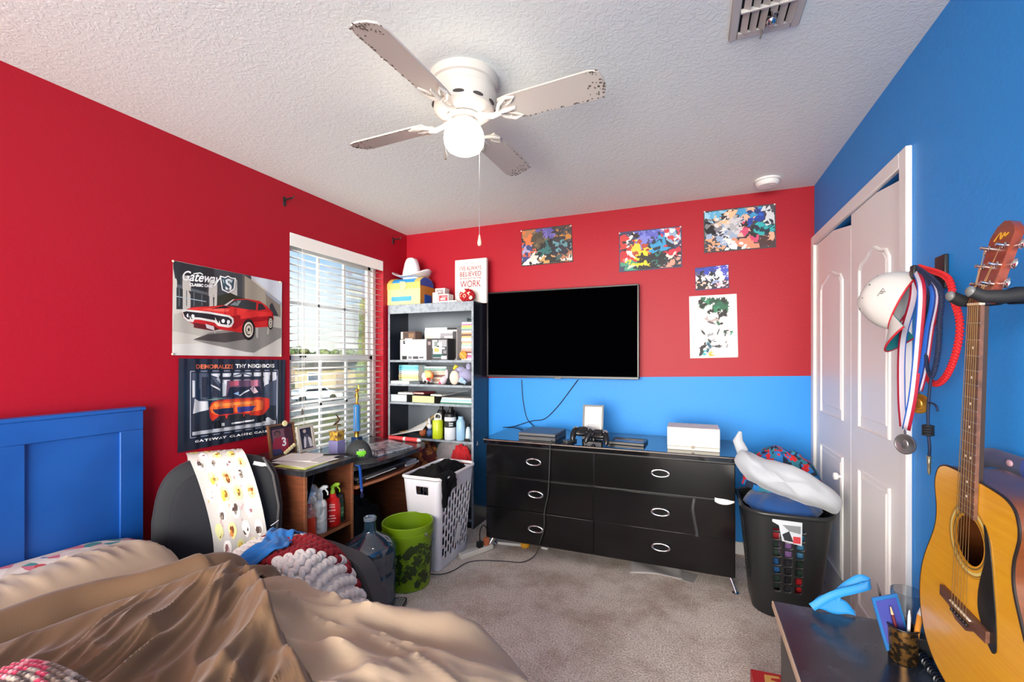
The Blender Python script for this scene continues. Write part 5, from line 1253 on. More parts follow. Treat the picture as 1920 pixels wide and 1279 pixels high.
b.poly([on_b(-1.30 + q_[0], q_[1], .0026) for q_ in ((-.42, .10), (-.28, .10), (-.10, .20), (-.28, .22), (-.42, .21))], 2)
b.poly([on_b(-1.30 + q_[0], q_[1], .003) for q_ in ((-.26, .12), (-.22, .12), (-.22, .2), (-.26, .2))], 0)
NO_NORMALS.add('leaf_label')
b.obj('leaf_label', [LB, mat('bucket_mid', (92, 130, 20), .5), mat('bucket_pale', (196, 206, 150), .5)], bk)
b = MB(); pts = [(.152 * math.cos(t), .152 * math.sin(t), .318 - .11 * math.sin((t + .3) * 1.0) ** 2 if 0 else .318 - .10 * math.sin(PI * i / 20)) for i, t in enumerate([-.25 + PI * k / 20 for k in range(21)])]
b.tube(pts, .0022, 6); b.tube([(.15 * math.cos(-.25), .15 * math.sin(-.25), .325), (.158 * math.cos(-.25), .158 * math.sin(-.25), .318)], .008, 8); b.obj('wire_handle', STEEL, bk)

def basket_shell(b, hb, ht, H, z0, rc, nu, nv, hole, m=0, cen=(0, 0), e=None):
    """tapered rounded-rectangle shell; hole(side, s, v) drops cells; side 0..3 = -y,+x,+y,-x, s along it"""
    def ring(hx, hy):
        pts = []
        per = [(-hx, -hy, 1, 0), (hx, -hy, 0, 1), (hx, hy, -1, 0), (-hx, hy, 0, -1)]
        for k, (x, y, dx, dy) in enumerate(per):
            L = 2 * (hx if dx else hy); n = nu[k % 2]
            for i in range(n):
                s = i / n; px_, py_ = x + dx * L * s, y + dy * L * s
                # round the corners
                qx, qy = max(-hx + rc, min(hx - rc, px_)), max(-hy + rc, min(hy - rc, py_))
                d = V((px_ - qx, py_ - qy))
                if abs(px_) > hx - rc and abs(py_) > hy - rc and d.length > 1e-9: d = d.normalized() * rc; px_, py_ = qx + d.x, qy + d.y
                pts.append((px_, py_, k, s))
        return pts
    A, B = ring(*hb), ring(*ht); n = len(A)
    vs = []; fs = []
    for j in range(nv + 1):
        f = j / nv
        for i in range(n): vs.append((cen[0] + A[i][0] * (1 - f) + B[i][0] * f, cen[1] + A[i][1] * (1 - f) + B[i][1] * f, z0 + H * f))
    for j in range(nv):
        for i in range(n):
            if hole and hole(A[i][2], i - sum(nu[k % 2] for k in range(A[i][2])), j): continue
            i2 = (i + 1) % n; fs.append((j * n + i, j * n + i2, (j + 1) * n + i2, (j + 1) * n + i))
    b.add(vs, fs, m); return A, B
bxc, byc = -1.545, 2.565
wb = thing('laundry_basket', 'tall white plastic laundry basket full of dark clothes by the desk', 'laundry basket', (bxc, byc, 0.001))
b = MB(); nv = 56
def wh_hole(side, i, j):
    if side == 0: return 47 <= j <= 51 and 9 <= i <= 16
    if side == 2: return 47 <= j <= 51 and 9 <= i <= 16
    if side in (1, 3):
        if j < 6 or j > 46 or i < 4 or i > 43: return False
        c = (i - 4) // 4; k = (i - 4) % 4
        return k in (1, 2, 3)[:3] and k != 0 and ((j - 6 + (3 if c % 2 else 0)) % 7) > 1
    return False
basket_shell(b, (.10, .185), (.135, .235), .575, 0, .035, (24, 48), nv, wh_hole)
b.poly([(-.1, -.185, .004), (.1, -.185, .004), (.1, .185, .004), (-.1, .185, .004)][::-1])
b.obj('basket_wall', mat('basket_white', (224, 222, 230), .4), wb, solid=.004)
b = MB(); rp = rrect(-.142, .142, -.242, .242, .05, 6)
b.tube([(x, y, .578 + .012 * (abs(y) / .242) ** 3) for x, y in rp], .0105, 10, closed=True); b.obj('rim', mat('basket_rim', (232, 228, 230), .35), wb)
b = MB()
def drape_cl(u, v):
    x = -.12 + .24 * u; y = -.215 + .43 * v
    return (x, y, .545 + .055 * sm(0, .25, u) * sm(0, .25, 1 - u) * sm(0, .2, v) * sm(0, .2, 1 - v) + .05 * nz(x * 9, y * 9, 3) + .02 * ridge(x * 18, y * 18, 1))
b.grid(drape_cl, 36, 56); BKC = mat('cloth_black', (15, 15, 17), .85, spec=.2)
tag(b.obj('black_clothes', BKC, loc=(bxc, byc, 0.001), ang=70, solid=.006), 'black clothes heaped in the white laundry basket', 'clothes')
b = MB()
for i, (x, y, r, c) in enumerate(((.0, 0, .08, 0), (-.03, -.1, .07, 1), (.03, .09, .07, 2), (0, -.02, .07, 0))):
    b.ell((x * .6, y, .09 + .13 * i), (.075, .12, .075), c, 18, 10, fn=lambda x_, y_, z_: (x_ * (1 + .2 * nz(x_ * 20, y_ * 20, z_ * 20)), y_ * (1 + .2 * nz(y_ * 20, x_ * 20)), z_))
tag(b.obj('dirty_laundry', [mat('laundry_dark', (34, 34, 40), .9), mat('laundry_orange', (190, 100, 40), .9), mat('laundry_grey', (120, 124, 132), .9)], loc=(bxc, byc, 0.006)), 'dark and orange laundry seen through the slots of the white basket', 'clothes')
b = MB()
def hang(u, v):
    y = -.24 + .17 * u; k = .152 + .012 * nz(u * 5, v * 5, 2)
    if v < .35: t = v / .35; return (.08 + t * (k - .08), y, .598 + .012 * math.sin(t * PI) - .002 * t)
    t = (v - .35) / .65; return (k + .003 + .006 * math.sin(u * 9), y + .01 * t, .594 - t * (.13 + .05 * math.sin(u * 4 + 1)))
b.grid(hang, 20, 20); tag(b.obj('black_shirt', BKC, loc=(bxc, byc, 0.001), solid=.003, ang=70), 'black shirt hanging over the near rim of the white laundry basket', 'clothes')
q = W(858, 1000, x=-1.415)
b = MB(); b.prism([(-.035, -.045), (.02, -.05), (.036, .0), (.03, .045), (-.005, .05), (-.03, .01)], 0, .002, 0, T(-1.412 , q.y, q.z) @ rot('Y', .06) @ frame((0, 0, 0), (0, 1, 0), (0, 0, 1))); tag(b.obj('paper_tag', mat('tag_white', (226, 226, 230), .5), org=(-1.41, q.y, q.z)), 'torn white paper tag on the slotted side of the white basket', 'tag')
# handset on the carpet
q = W(746, 1135, z=0.02)
rc_ = thing('remote_control', 'black and silver handset lying on the carpet beside the water jug', 'remote control', (q.x, q.y, .001), math.radians(18))
b = MB(); b.prism(rrect(-.033, .033, -.075, .075, .022, 5), 0, .022); b.obj('body', BLACK, rc_, bevel=.005)
b = MB(); b.prism(rrect(-.025, .025, -.066, .066, .018, 5), .022, .0235); b.obj('face_plate', mat('remote_silver', (176, 178, 172), .35), rc_)
b = MB()
for i in range(3):
    for j in range(5): b.box((-.014 + i * .014, -.02 + j * .017, .0245), (.009, .008, .003))
b.obj('keys', mat('remote_keys', (110, 112, 112), .5), rc_)
b = MB(); b.prism(rrect(-.016, .016, -.055, -.036, .004, 3), .0235, .0245); b.obj('red_key', mat('remote_red', (140, 60, 56), .4), rc_)
q = W(722, 1140, z=.03)
b = MB(); b.box((0, 0, .03), (.05, .09, .06)); tag(b.obj('red_box', mat('box_red', (176, 26, 40), .5), loc=(q.x - .02, q.y - .0, .001), rz=.4, bevel=.004), 'small red box on the carpet between the chair and the water jug', 'box')
# ================================================================ DRESSER
GB = mat('gloss_black', (13, 13, 15), .16, spec=.45)
RX0, RX1, RY0, RY1, RZ = -1.318, .245, 2.815, YB - .03, .772
BZ = .075
dr = thing('dresser', 'long glossy black six drawer dresser with oval chrome handles under the television', 'dresser', ((RX0 + RX1) / 2, (RY0 + RY1) / 2, 0))
b = MB(); b.bx(RX0, RX1, RY0, RY1, BZ, RZ - .035); b.obj('carcass', mat('dresser_side', (14, 14, 16), .3), dr, w=True, bevel=.004)
b = MB(); b.prism(rrect(RX0 - .022, RX1 + .025, RY0 - .028, RY1 + .01, .03, 6), RZ - .035, RZ); tpo = b.obj('top', mat('dresser_top', (10, 12, 16), .07, spec=.6, coat=.4), dr, w=True, bevel=.012, seg=3)
b = MB(); b.tube([(x, y, RZ - .008) for x, y in rrect(RX0 - .022, RX1 + .025, RY0 - .028, RY1 + .01, .03, 6)], .0042, 8, closed=True); b.obj('chrome_line', mat('worn_chrome', (196, 186, 176), .25, .9), tpo, w=True)
xm = W(1113, 870, y=RY0 - .018).x
zs = [BZ + .004, .302, .518, RZ - .042]
DF = mat('drawer_front', (15, 15, 17), .14, spec=.5)
hand = {(0, 2): (1000, 867), (0, 1): (1004, 928), (0, 0): (1004, 993), (1, 2): (1238, 888), (1, 1): (1238, 961), (1, 0): (1239, 1027)}
for c, (x0, x1) in enumerate(((RX0 + .004, xm - .003), (xm + .003, RX1 - .004))):
    for r in range(3):
        drop = -.008 if (c, r) == (1, 1) else 0
        b = MB(); b.bx(x0, x1, RY0 - .018, RY0 - .001, zs[r] + .003 + drop, zs[r + 1] - .003 + (drop * .4 if c else 0)); d_ = b.obj('drawer', DF, dr, w=True, bevel=.0025)
        q = W(*hand[(c, r)], y=RY0 - .03)
        b = MB(); pts = [(q.x + .05 * math.cos(t), RY0 - .027, q.z + .021 * math.sin(t)) for t in [2 * PI * i / 36 for i in range(36)]]
        rs = [.0042 + .0022 * abs(math.cos(2 * PI * i / 36)) for i in range(36)]
        b.tube(pts, rs, 10, closed=True)
        for s in (-1, 1): b.cyl((q.x + s * .046, RY0 - .018, q.z), (q.x + s * .046, RY0 - .028, q.z), .005, n=10)
        b.obj('handle', CHROME, d_, w=True)
for x, sx_ in ((RX0 + .05, -1), (RX1 - .035, 1)):
    for y, sy in ((RY0 + .03, -1), (RY1 - .06, 1)):
        b = MB(); b.tube([(x, y, BZ + .002), (x + sx_ * .022, y + sy * .035, .03), (x + sx_ * .034, y + sy * .055, .002)], [.021, .014, .011], 14, flat=.6)
        b.lathe([(.0, 0), (.018, 0), (.018, .006), (.0, .008)], 16, 0, T(x + sx_ * .034, y + sy * .055, .001)); b.obj('leg', CHROME, dr, w=True)
b = MB(); b.bx(RX1 - .0, RX1 + .0015, RY0 + .01, RY0 + .05, .27, .43); b.obj('side_sticker', mat('sticker_maroon', (90, 16, 26), .5), dr, w=True)

# --- things on the dresser
def rzp(px, py): return W(px, py, z=RZ)
q = rzp(1005, 824); q2 = rzp(1044, 828); q3 = rzp(1062, 806)
x0c, x1c = W(972, 822, y=RY0 + .02).x, W(1041, 829, y=RY0 + .02).x
gc = thing('game_console', 'flat grey game console near the left front of the dresser', 'game console', ((x0c + x1c) / 2, RY0 + .16, RZ), 0)
CG_ = mat('console_grey', (88, 90, 94), .4); w_ = (x1c - x0c) / 2
b = MB(); b.bx(-w_, w_, -.14, .14, .031, .05); b.obj('upper_half', CG_, gc, bevel=.004)
b = MB(); b.bx(-w_ + .003, w_ - .003, -.136, .136, .0265, .0312); b.obj('gap', BLACKM, gc)
b = MB(); b.bx(-w_, w_, -.14, .14, 0.0005, .027); b.obj('lower_half', mat('console_grey2', (70, 72, 76), .45), gc, bevel=.004)
b = MB(); b.bx(-w_ - .0012, -w_ - .0001, -.13, -.11, .006, .022); b.obj('side_light', PAPER, gc)
def gamepad(name, label, loc, rz, tilt=0.0, stand=False):
    o = thing(name, label, 'game controller', loc, rz)
    if tilt: o.rotation_euler.x = tilt
    b = MB(); b.ell((0, 0, .026), (.062, .032, .018), 0, 22, 12, e1=.8, e2=.75)
    for s in (-1, 1): b.tube([(s * .048, .01, .027), (s * .062, -.02, .024), (s * .07, -.052, .016), (s * .067, -.066, .012)], [.02, .021, .016, .008], 12)
    b.obj('body', mat('pad_black', (20, 20, 23), .28), o)
    for s in (-1, 1):
        b = MB(); b.cyl((s * .026, -.012, .04), (s * .026, -.012, .05), .006, n=12); b.lathe([(.0, 0), (.011, 0), (.012, .004), (.009, .006), (.0, .005)], 16, 0, T(s * .026, -.012, .049)); b.obj('thumbstick', BLACK, o)
        b = MB(); b.tube([(s * .032, .033, .03), (s * .05, .03, .03), (s * .06, .02, .03)], .007, 8); b.obj('bumper', mat('pad_grey', (120, 124, 132), .3), o)
    b = MB()
    for dx, dy in ((0, .01), (0, -.01), (.01, 0), (-.01, 0)): b.lathe([(.0, 0), (.0045, 0), (.004, .003), (.0, .0035)], 10, 0, T(.048 + dx, .012 + dy, .041))
    b.obj('buttons', mat('pad_btn', (150, 154, 160), .3), o)
    b = MB(); b.box((-.048, .012, .042), (.022, .007, .005)); b.box((-.048, .012, .042), (.007, .022, .005)); b.obj('direction_pad', BLACK, o)
    b = MB(); b.box((0, .014, .0435), (.05, .026, .003)); b.obj('touch_pad', mat('pad_touch', (34, 34, 38), .25), o)
    return o
a = rzp(1088, 832); gamepad('game_controller', 'black game controller at the left of the pair, propped up on its grips', (a.x - .005, RY0 + .11, RZ + .052), .35, .85)
a = rzp(1118, 832); gamepad('game_controller', 'black game controller lying at the right, before the framed document', (a.x + .02, RY0 + .06, RZ + .046), -.2, .75)
cd_ = None
b = MB(); a = rzp(1068, 830); b.prism(rrect(-.02, .02, -.05, .05, .006, 3), 0.0005, .016); tag(b.obj('small_remote', mat('remote_dark', (60, 62, 66), .4), loc=(a.x - .005, RY0 + .07, RZ), rz=-.5, bevel=.002), 'small dark remote between the game console and the controllers', 'remote control')
# framed document
ql, qr = W(1091, 812, y=RY0 + .19), W(1130, 812, y=RY0 + .19); h_ = W(1110, 761, y=RY0 + .19).z - RZ
fd = thing('document_frame', 'upright black framed white document on the dresser behind the controllers', 'picture frame', ((ql.x + qr.x) / 2, RY0 + .2, RZ))
w_ = (qr.x - ql.x) / 2; MFd = rot('X', -.16) @ frame((0, 0, .003), (1, 0, 0), (0, 0, 1))
b = MB()
for (x0, x1, z0, z1) in ((-w_, w_, 0, .012), (-w_, w_, h_ - .012, h_), (-w_, -w_ + .012, .012, h_ - .012), (w_ - .012, w_, .012, h_ - .012)): b.prism([(x0, z0), (x1, z0), (x1, z1), (x0, z1)], -.008, .008, 0, MFd)
b.obj('frame', mat('frame_black', (24, 24, 28), .3), fd, bevel=.0015)
b = MB(); b.prism([(-w_ + .01, .01), (w_ - .01, .01), (w_ - .01, h_ - .01), (-w_ + .01, h_ - .01)], -.004, .001, 0, MFd); b.obj('mat_board', mat('board_white', (236, 236, 236), .5), fd)
b = MB(); b.prism([(-w_ + .024, .024), (w_ - .024, .024), (w_ - .024, h_ - .024), (-w_ + .024, h_ - .024)], .001, .0016, 0, MFd)
for i in range(7): b.prism([(-w_ + .034 + (i % 3) * .006, h_ - .05 - i * .021), (w_ - .034 - (i % 2) * .008, h_ - .05 - i * .021), (w_ - .034 - (i % 2) * .008, h_ - .053 - i * .021), (-w_ + .034 + (i % 3) * .006, h_ - .053 - i * .021)], .0016, .002, 1, MFd)
b.obj('document', [mat('doc_grey', (214, 216, 216), .6), flatc((176, 180, 182))], fd)
b = MB(); b.prism([(-.02, 0), (.02, 0), (.01, h_ * .6), (-.01, h_ * .6)], -.0015, .0015, 0, T(0, .085, .001) @ rot('X', .35) @ frame((0, 0, 0), (1, 0, 0), (0, 0, 1))); b.obj('easel_back', BLACKM, fd)
# frame lying flat
a = rzp(1184, 822)
ff_ = thing('picture_frame', 'dark picture frame lying flat in the middle of the dresser top', 'picture frame', (a.x, RY0 + .17, RZ), -.06)
b = MB()
for (x0, x1, y0, y1) in ((-.115, .115, -.085, -.067), (-.115, .115, .067, .085), (-.115, -.097, -.067, .067), (.097, .115, -.067, .067)): b.bx(x0, x1, y0, y1, .0005, .02)
b.obj('frame', mat('frame_dark', (28, 28, 32), .3), ff_, bevel=.003)
b = MB(); b.bx(-.097, .097, -.067, .067, .0005, .012); b.obj('picture', mat('dim_photo', (70, 62, 70), .2, var=(18, (150, 140, 150), .5, .6)), ff_)
# white box
a, q = W(1251, 843, y=RY0 + .07), W(1350, 846, y=RY0 + .07); h_ = W(1300, 803, y=RY0 + .07).z - RZ
wbx = thing('white_box', 'white cardboard product box near the right end of the dresser', 'box', ((a.x + q.x) / 2, RY0 + .17, RZ))
w_ = (q.x - a.x) / 2; WBM = mat('carton_white', (226, 222, 208), .5)
b = MB(); b.bx(-w_, w_, -.1, .1, .022, h_); b.obj('lid', WBM, wbx, bevel=.003)
b = MB(); b.bx(-w_ + .001, w_ - .001, -.099, .099, 0.0005, .0205); b.obj('tray', mat('carton_white2', (220, 216, 202), .5), wbx, bevel=.002)
b = MB(); b.lathe([(.0, 0), (.011, 0), (.011, .001), (.0, .001)], 18, 0, frame((0, -.1, .02), (1, 0, 0), (0, 0, 1))); b.obj('thumb_notch', flatc((150, 140, 126)), wbx)
b = MB(); b.bx(-.012, .012, -.1008, -.1002, .05, .056); b.bx(-.03, .03, .04, .052, h_ + .0002, h_ + .0008); b.obj('faint_print', flatc((200, 196, 186)), wbx)
# cables from the television to the dresser, and the console lead to the floor
def cable(name, label, pts, r, m, n=10):
    b = MB(); b.tube(spline(pts, n), r, 8); c = b.obj(name, m, org=V(pts[0])); return tag(c, label, 'cable')
CBL = mat('cable_dark', (14, 22, 46), .5)
wall = lambda px, py, d=.006: W(px, py, y=YB - d)
cable('television_cable', 'dark cable hanging straight from the television left side to the dresser', [wall(978, 712), wall(980, 745), wall(984, 770), wall(990, 788), W(1004, 802, y=YB - .06), (W(1010, 806, y=YB - .09).x, YB - .09, RZ + .004)], .0035, CBL)
cable('television_cable', 'dark cable looping from below the television across the blue wall', [wall(1084, 712), wall(1066, 736), wall(1046, 762), wall(1022, 785), wall(1000, 789), wall(985, 793), (W(962, 800, y=YB - .05).x, YB - .05, RZ + .004), (W(945, 802, y=YB - .1).x, YB - .12, RZ + .004)], .0035, CBL)
fy_ = RY0 - .034
cable('console_lead', 'grey lead running from the console down the dresser front to the carpet', [W(1034, 826, y=RY0 + .0), (W(1032, 838, y=fy_).x, fy_, RZ + .003), W(1031, 850, y=fy_), W(1030, 880, y=fy_), W(1029, 905, y=fy_), W(1027, 930, y=fy_), W(1021, 960, y=fy_), W(1020, 990, y=fy_), W(1013, 1015, y=fy_ - .01), W(1004, 1040, z=.02), W(980, 1054, z=.005), W(940, 1052, z=.005), W(900, 1051, z=.005), W(874, 1056, z=.005), W(850, 1070, z=.005), W(825, 1077, z=.005), W(790, 1075, z=.005)], .0032, mat('lead_grey', (64, 64, 66), .5), 8)
# cloth bits caught in drawers
b = MB(); a = W(1302, 935, y=RY0 - .021); c2 = W(1302, 1005, y=RY0 - .021)
b.tube(spline([(a.x, RY0 - .022, a.z), (a.x - .008, RY0 - .026, a.z - .06), (a.x, RY0 - .026, a.z - .12), (a.x + .014, RY0 - .025, c2.z + .02), (a.x + .012, RY0 - .025, c2.z)], 6), [.011] * 20 + [.012] * 5, 8, flat=.3)
tag(b.obj('black_strap', mat('strap_black', (34, 34, 38), .45), org=a), 'black strap hanging out of the right middle drawer', 'strap')
b = MB(); a = W(1340, 934, y=RY0 - .021); c2 = W(1377, 940, y=RY0 - .021)
def wc(u, v): return (a.x + (c2.x - a.x) * u, RY0 - .021 - .004 * math.sin(u * 9 + v), a.z + .004 - v * (.012 + .022 * max(0, math.sin(u * PI * .9 + .5))) - .01 * u)
b.grid(wc, 20, 5); tag(b.obj('white_sock', mat('cloth_white', (226, 224, 222), .9), org=a, solid=.003), 'white cloth sticking out of the right middle drawer', 'clothes')
# under the dresser
q = W(1228, 1076, z=.004); b = MB()
def pap(u, v): return (-.15 + .3 * u, -.09 + .18 * v, .004 + .012 * math.sin(u * 3 + v * 2) ** 2)
b.grid(pap, 14, 8); tag(b.obj('paper_sheet', mat('paper_floor', (196, 192, 190), .8), loc=(q.x, q.y + .06, .001), rz=.1, solid=.0012), 'white paper half under the right side of the dresser on the carpet', 'paper')
q = W(1272, 1086, z=.004); b = MB(); b.bx(-.09, .05, -.03, .09, 0.0005, .003); tag(b.obj('paper_sheet', mat('paper_floor2', (176, 172, 170), .8), loc=(q.x + .04, q.y + .02, .0015), rz=-.25), 'grey paper scrap right of the white paper under the dresser', 'paper')
q = W(1282, 1075, z=.01); b = MB(); b.ell((0, 0, .012), (.03, .025, .012), 0, 14, 8); tag(b.obj('jar_lid', BLACK, loc=(q.x + .0, q.y + .12, .001)), 'small black lid under the dresser behind the papers', 'lid')
q = W(981, 1024, z=.02); b = MB(); b.lathe([(.0, 0), (.03, 0), (.034, .016), (.03, .03), (.0, .032)], 20); tag(b.obj('jar_lid', mat('cap_yellow', (226, 160, 30), .45), loc=(q.x, q.y + .04, .001)), 'yellow lid lying under the left side of the dresser', 'lid')
q = W(1020, 1029, z=.01); b = MB(); b.box((0, 0, .008), (.05, .03, .014)); tag(b.obj('white_tag', PAPER, loc=(q.x, q.y + .02, .001), bevel=.004), 'small white plastic piece under the dresser left drawers', 'plastic piece')
q = W(893, 1030, z=.03)
ps = thing('power_strip', 'white power strip with plugs on the carpet left of the dresser', 'power strip', (q.x, q.y, .001), math.radians(62))
b = MB(); b.bx(-.13, .13, -.025, .025, 0, .035); b.obj('strip_case', mat('strip_white', (226, 220, 208), .4), ps, bevel=.006)
b = MB(); b.box((.03, 0, .055), (.04, .032, .04)); b.obj('plug', BLACK, ps, bevel=.004)
b = MB(); b.box((.085, 0, .06), (.035, .03, .05)); b.obj('plug', mat('plug_orange', (200, 110, 70), .5), ps, bevel=.004)
b = MB(); b.tube(spline([(.03, 0, .075), (.04, .01, .14), (.09, .03, .16), (.16, .03, .05), (.2, .02, .008)], 6), .004, 8); b.obj('plug_cord', BLACK, ps)
q = W(935, 1022, z=.02); b = MB(); b.bx(-.14, .14, -.05, .05, 0.0005, .02); tag(b.obj('white_tray', mat('tray_white', (210, 208, 206), .5), loc=(q.x + .02, q.y + .1, .001), rz=.15, bevel=.004), 'flat white object under the left end of the dresser', 'box')

# ================================================================ BLACK HAMPER
hc = V((.468, 2.79, .001))
hm = thing('laundry_hamper', 'tall black plastic hamper with square holes heaped with clothes by the closet', 'laundry hamper', tuple(hc))
b = MB(); nv = 48
def bh(side, i, j):
    if j < 13 or j > 41: return False
    jj = (j - 13) % 4
    if jj == 3 or jj == 2 and False: return False
    if side in (0, 2): return (i - 11) % 5 in (0, 1, 2) and 11 <= i <= 25
    if side in (1, 3): return (i - 7) % 5 in (0, 1, 2) and 7 <= i <= 31
    return False
basket_shell(b, (.15, .175), (.2, .225), .54, 0, .10, (36, 40), nv, bh)
HB = mat('hamper_black', (36, 38, 40), .33)
b.obj('hamper_wall', HB, hm, solid=.004)
b = MB(); b.prism(rrect(-.148, .148, -.173, .173, .1, 6), .002, .006); b.obj('hamper_base', HB, hm)
b = MB(); b.tube([(x, y, .543 + .006 * math.cos(y * 8)) for x, y in rrect(-.207, .207, -.232, .232, .11, 7)], .012, 10, closed=True, flat=.8); b.obj('rim', HB, hm)
lining = MB()
CLc = [mat('lnd_%d' % i, c, .9) for i, c in enumerate(((34, 90, 150), (150, 24, 40), (120, 86, 140), (40, 60, 50), (200, 190, 196), (70, 130, 170), (190, 26, 34), (30, 30, 36)))]
rr = random.Random(17)
order = [(6, 6, 6, 7), (7, 3, 7, 6), (3, 7, 0, 7), (2, 5, 4, 3), (1, 4, 5, 2)]
for k, row in enumerate(order):
    z = .075 + k * .085
    for i in range(12):
        t = 2 * PI * i / 12; f = .72 + .05 * k / 5
        lining.ell((.155 * f * math.cos(t), .185 * f * math.sin(t), z + rr.uniform(-.01, .01)), (.045, .05, .05), row[(i + k) % 4], 12, 8)
tag(lining.obj('packed_clothes', CLc, loc=(hc.x, hc.y, .008)), 'many coloured clothes packed inside the black hamper', 'clothes')
# label card hanging from the rim
a = W(1480, 976, y=hc.y - .235)
Mt_ = frame((a.x, hc.y - .233, .5), (1, .06, 0), (0, -.10, 1))
b = MB(); b.prism([(-.03, -.085), (.056, -.10), (.056, .02), (-.075, .025), (-.075, .012), (-.045, -.005)], 0, .001, 0, Mt_); b.prism([(-.03, -.05), (0.0, -.03), (.02, -.085), (-.02, -.08)], .001, .0012, 2, Mt_); b.prism([(.018, -.055), (.05, -.055), (.05, -.09), (.018, -.09)], .001, .0013, 1, Mt_); b.prism([(-.03, .0), (.05, .0), (.05, -.04), (0, -.03)], .001, .0011, 3, Mt_)
tag(b.obj('label_card', [mat('card_white', (206, 214, 222), .4), flatc((200, 60, 70)), flatc((40, 44, 50)), flatc((130, 136, 140))], org=(a.x, hc.y - .233, .5)), 'torn printed label card hanging on the front of the black hamper', 'label card')
# clothes on top: blue fleece, grey pillow, red and blue patterned cloth
BF = mat('fleece_blue', (20, 72, 136), .9, sheen=.3, bump=(60, .4, .004))
b = MB()
def fl(u, v):
    t = 2 * PI * u; r = v
    x, y = r * math.cos(t), r * math.sin(t); n = nz(x * 3, y * 3, 4)
    return (x * .185 * (1 + .05 * n), y * .2 * (1 + .05 * n), .525 + .085 * (1 - v ** 3) + .025 * n * (1 - v * .5) + .01 * ridge(x * 6, y * 6, 2))
b.grid(fl, 44, 16); tag(b.obj('blue_fleece', BF, loc=(hc.x, hc.y, 0.001), ang=70, solid=.006), 'blue fleece blanket lying on top of the black hamper clothes', 'blanket')
PS = mat('pillow_grey', (172, 178, 186), .6, sheen=.3)
b = MB()
p0, p1 = V((hc.x - .225, hc.y - .07, .80)), V((hc.x + .225, hc.y - .19, .615))
ax = (p1 - p0); L = ax.length; ax.normalize()
Mp = frame((p0 + p1) / 2, ax, V((0, .25, 1)) - ax * ax.dot(V((0, .25, 1))))
def pil(x, y, z):
    f = 1 + .18 * nz(x * 9, y * 9, z * 9) ; return (x, (y + .010 * math.sin(x * 14)) * f * (1 - .25 * abs(x) / (L / 2)) - .02 * ridge(x * 5 + y * 8, z * 9, 1), z * f + .014 * ridge(x * 12 + y * 14, y * 14, 3))
b.ell((0, 0, 0), (L / 2, .082, .11), 0, 40, 22, e1=.75, e2=.62, fn=pil, M=Mp)
e = Mp @ V((-L / 2 + .02, .03, 0)); b.tube([e, e + V((-.025, 0, .06)), e + V((-.012, 0, .11))], [.03, .025, .008], 10, flat=.5)
tag(b.obj('pillow', PS, org=(hc.x, hc.y - .13, .7), ang=70), 'grey white satin pillow slanting across the top of the hamper pile', 'pillow')
b = MB()
PC = [mat('cloth_redp', (196, 30, 40), .85), mat('cloth_bluep', (24, 110, 180), .85), mat('cloth_navyp', (20, 36, 60), .85), mat('cloth_tealp', (40, 120, 140), .85)]
def patf(i, j):
    v = nz(i * .28, j * .3, 9); w2 = nz(i * .2, j * .2, 30)
    return 0 if v > .16 else (2 if v < -.18 else (1 if w2 > -.05 else 3))
def pf(u, v):
    t = 2 * PI * u; x, y = v * math.cos(t), v * math.sin(t); n = nz(x * 3.5, y * 3.5, 8)
    return (x * .2 * (1 + .1 * n), y * .15 * (1 + .08 * n), .58 + (.20 - .03 * x) * (1 - v ** 3.5) + .035 * n * (1 - v * .4) + .02 * ridge(x * 5, y * 5, 6) * (1 - v))
b.grid(pf, 60, 24, mf=patf); tag(b.obj('patterned_cloth', PC, loc=(hc.x + .015, hc.y + .065, 0.03), ang=70, solid=.005), 'red, blue and navy patterned cloth topmost at the back of the hamper pile', 'cloth')
# ================================================================ CHAIR BETWEEN BED AND DESK
CHM = mat('chair_grey', (27, 29, 34), .8, sheen=.06, bump=(200, .15, .002))
CHD = mat('chair_dark', (18, 20, 28), .85, sheen=.05)
ch = thing('lounge_chair', 'dark grey upholstered tub chair standing between the bed and the desk', 'chair', (-1.72, 1.44, 0))
ang = math.radians(48)
Mb_ = T(-2.075, 1.435, .645) @ rot('Z', ang - PI / 2 + PI / 2) @ rot('X', .0)
# back shell: local x across, y thickness, z up; the face looks towards -y
Mbk = T(-2.06, 1.44, .612) @ rot('Z', ang) @ rot('X', -.13)
def backf(x, y, z):
    return (x * (1 - .10 * max(0, z) / .25), y - .04 * (x / .25) ** 2 * 1.0, z)
b = MB(); b.ell((0, 0, 0), (.255, .075, .255), 0, 36, 22, e1=.55, e2=.5, fn=backf, M=Mbk); b.obj('backrest', CHM, ch, w=True, ang=60)
b = MB(); b.ell((-.005, -.065, -.02), (.185, .035, .215), 0, 28, 16, e1=.6, e2=.55, fn=backf, M=Mbk); b.obj('back_cushion', CHD, ch, w=True, ang=60)
b = MB(); b.tube([Mbk @ V(backf(x, -.055, z)) for x, z in ((.225, -.2), (.24, 0), (.228, .15), (.19, .235))], .006, 8); b.obj('piping', mat('piping_grey', (78, 76, 76), .85), ch, w=True)
b = MB(); b.ell((-1.64, 1.42, .27), (.33, .19, .11), 0, 28, 14, e1=.6, e2=.5); b.obj('seat_cushion', CHD, ch, w=True, ang=60)
b = MB(); b.ell((-1.64, 1.42, .10), (.30, .18, .10), 0, 28, 10, e1=.4, e2=.5); b.obj('seat_base', CHM, ch, w=True, ang=60)
av = [W(640, 1031, y=1.6), W(668, 1043, y=1.6), W(690, 1063, y=1.6), W(704, 1098, y=1.6), W(717, 1139, y=1.6)]
out = [(-1.90, .40), (-1.75, .45), (-1.60, .462)] + [(p.x, p.z) for p in av] + [(-1.245, .12), (-1.27, .04), (-1.9, .04)]
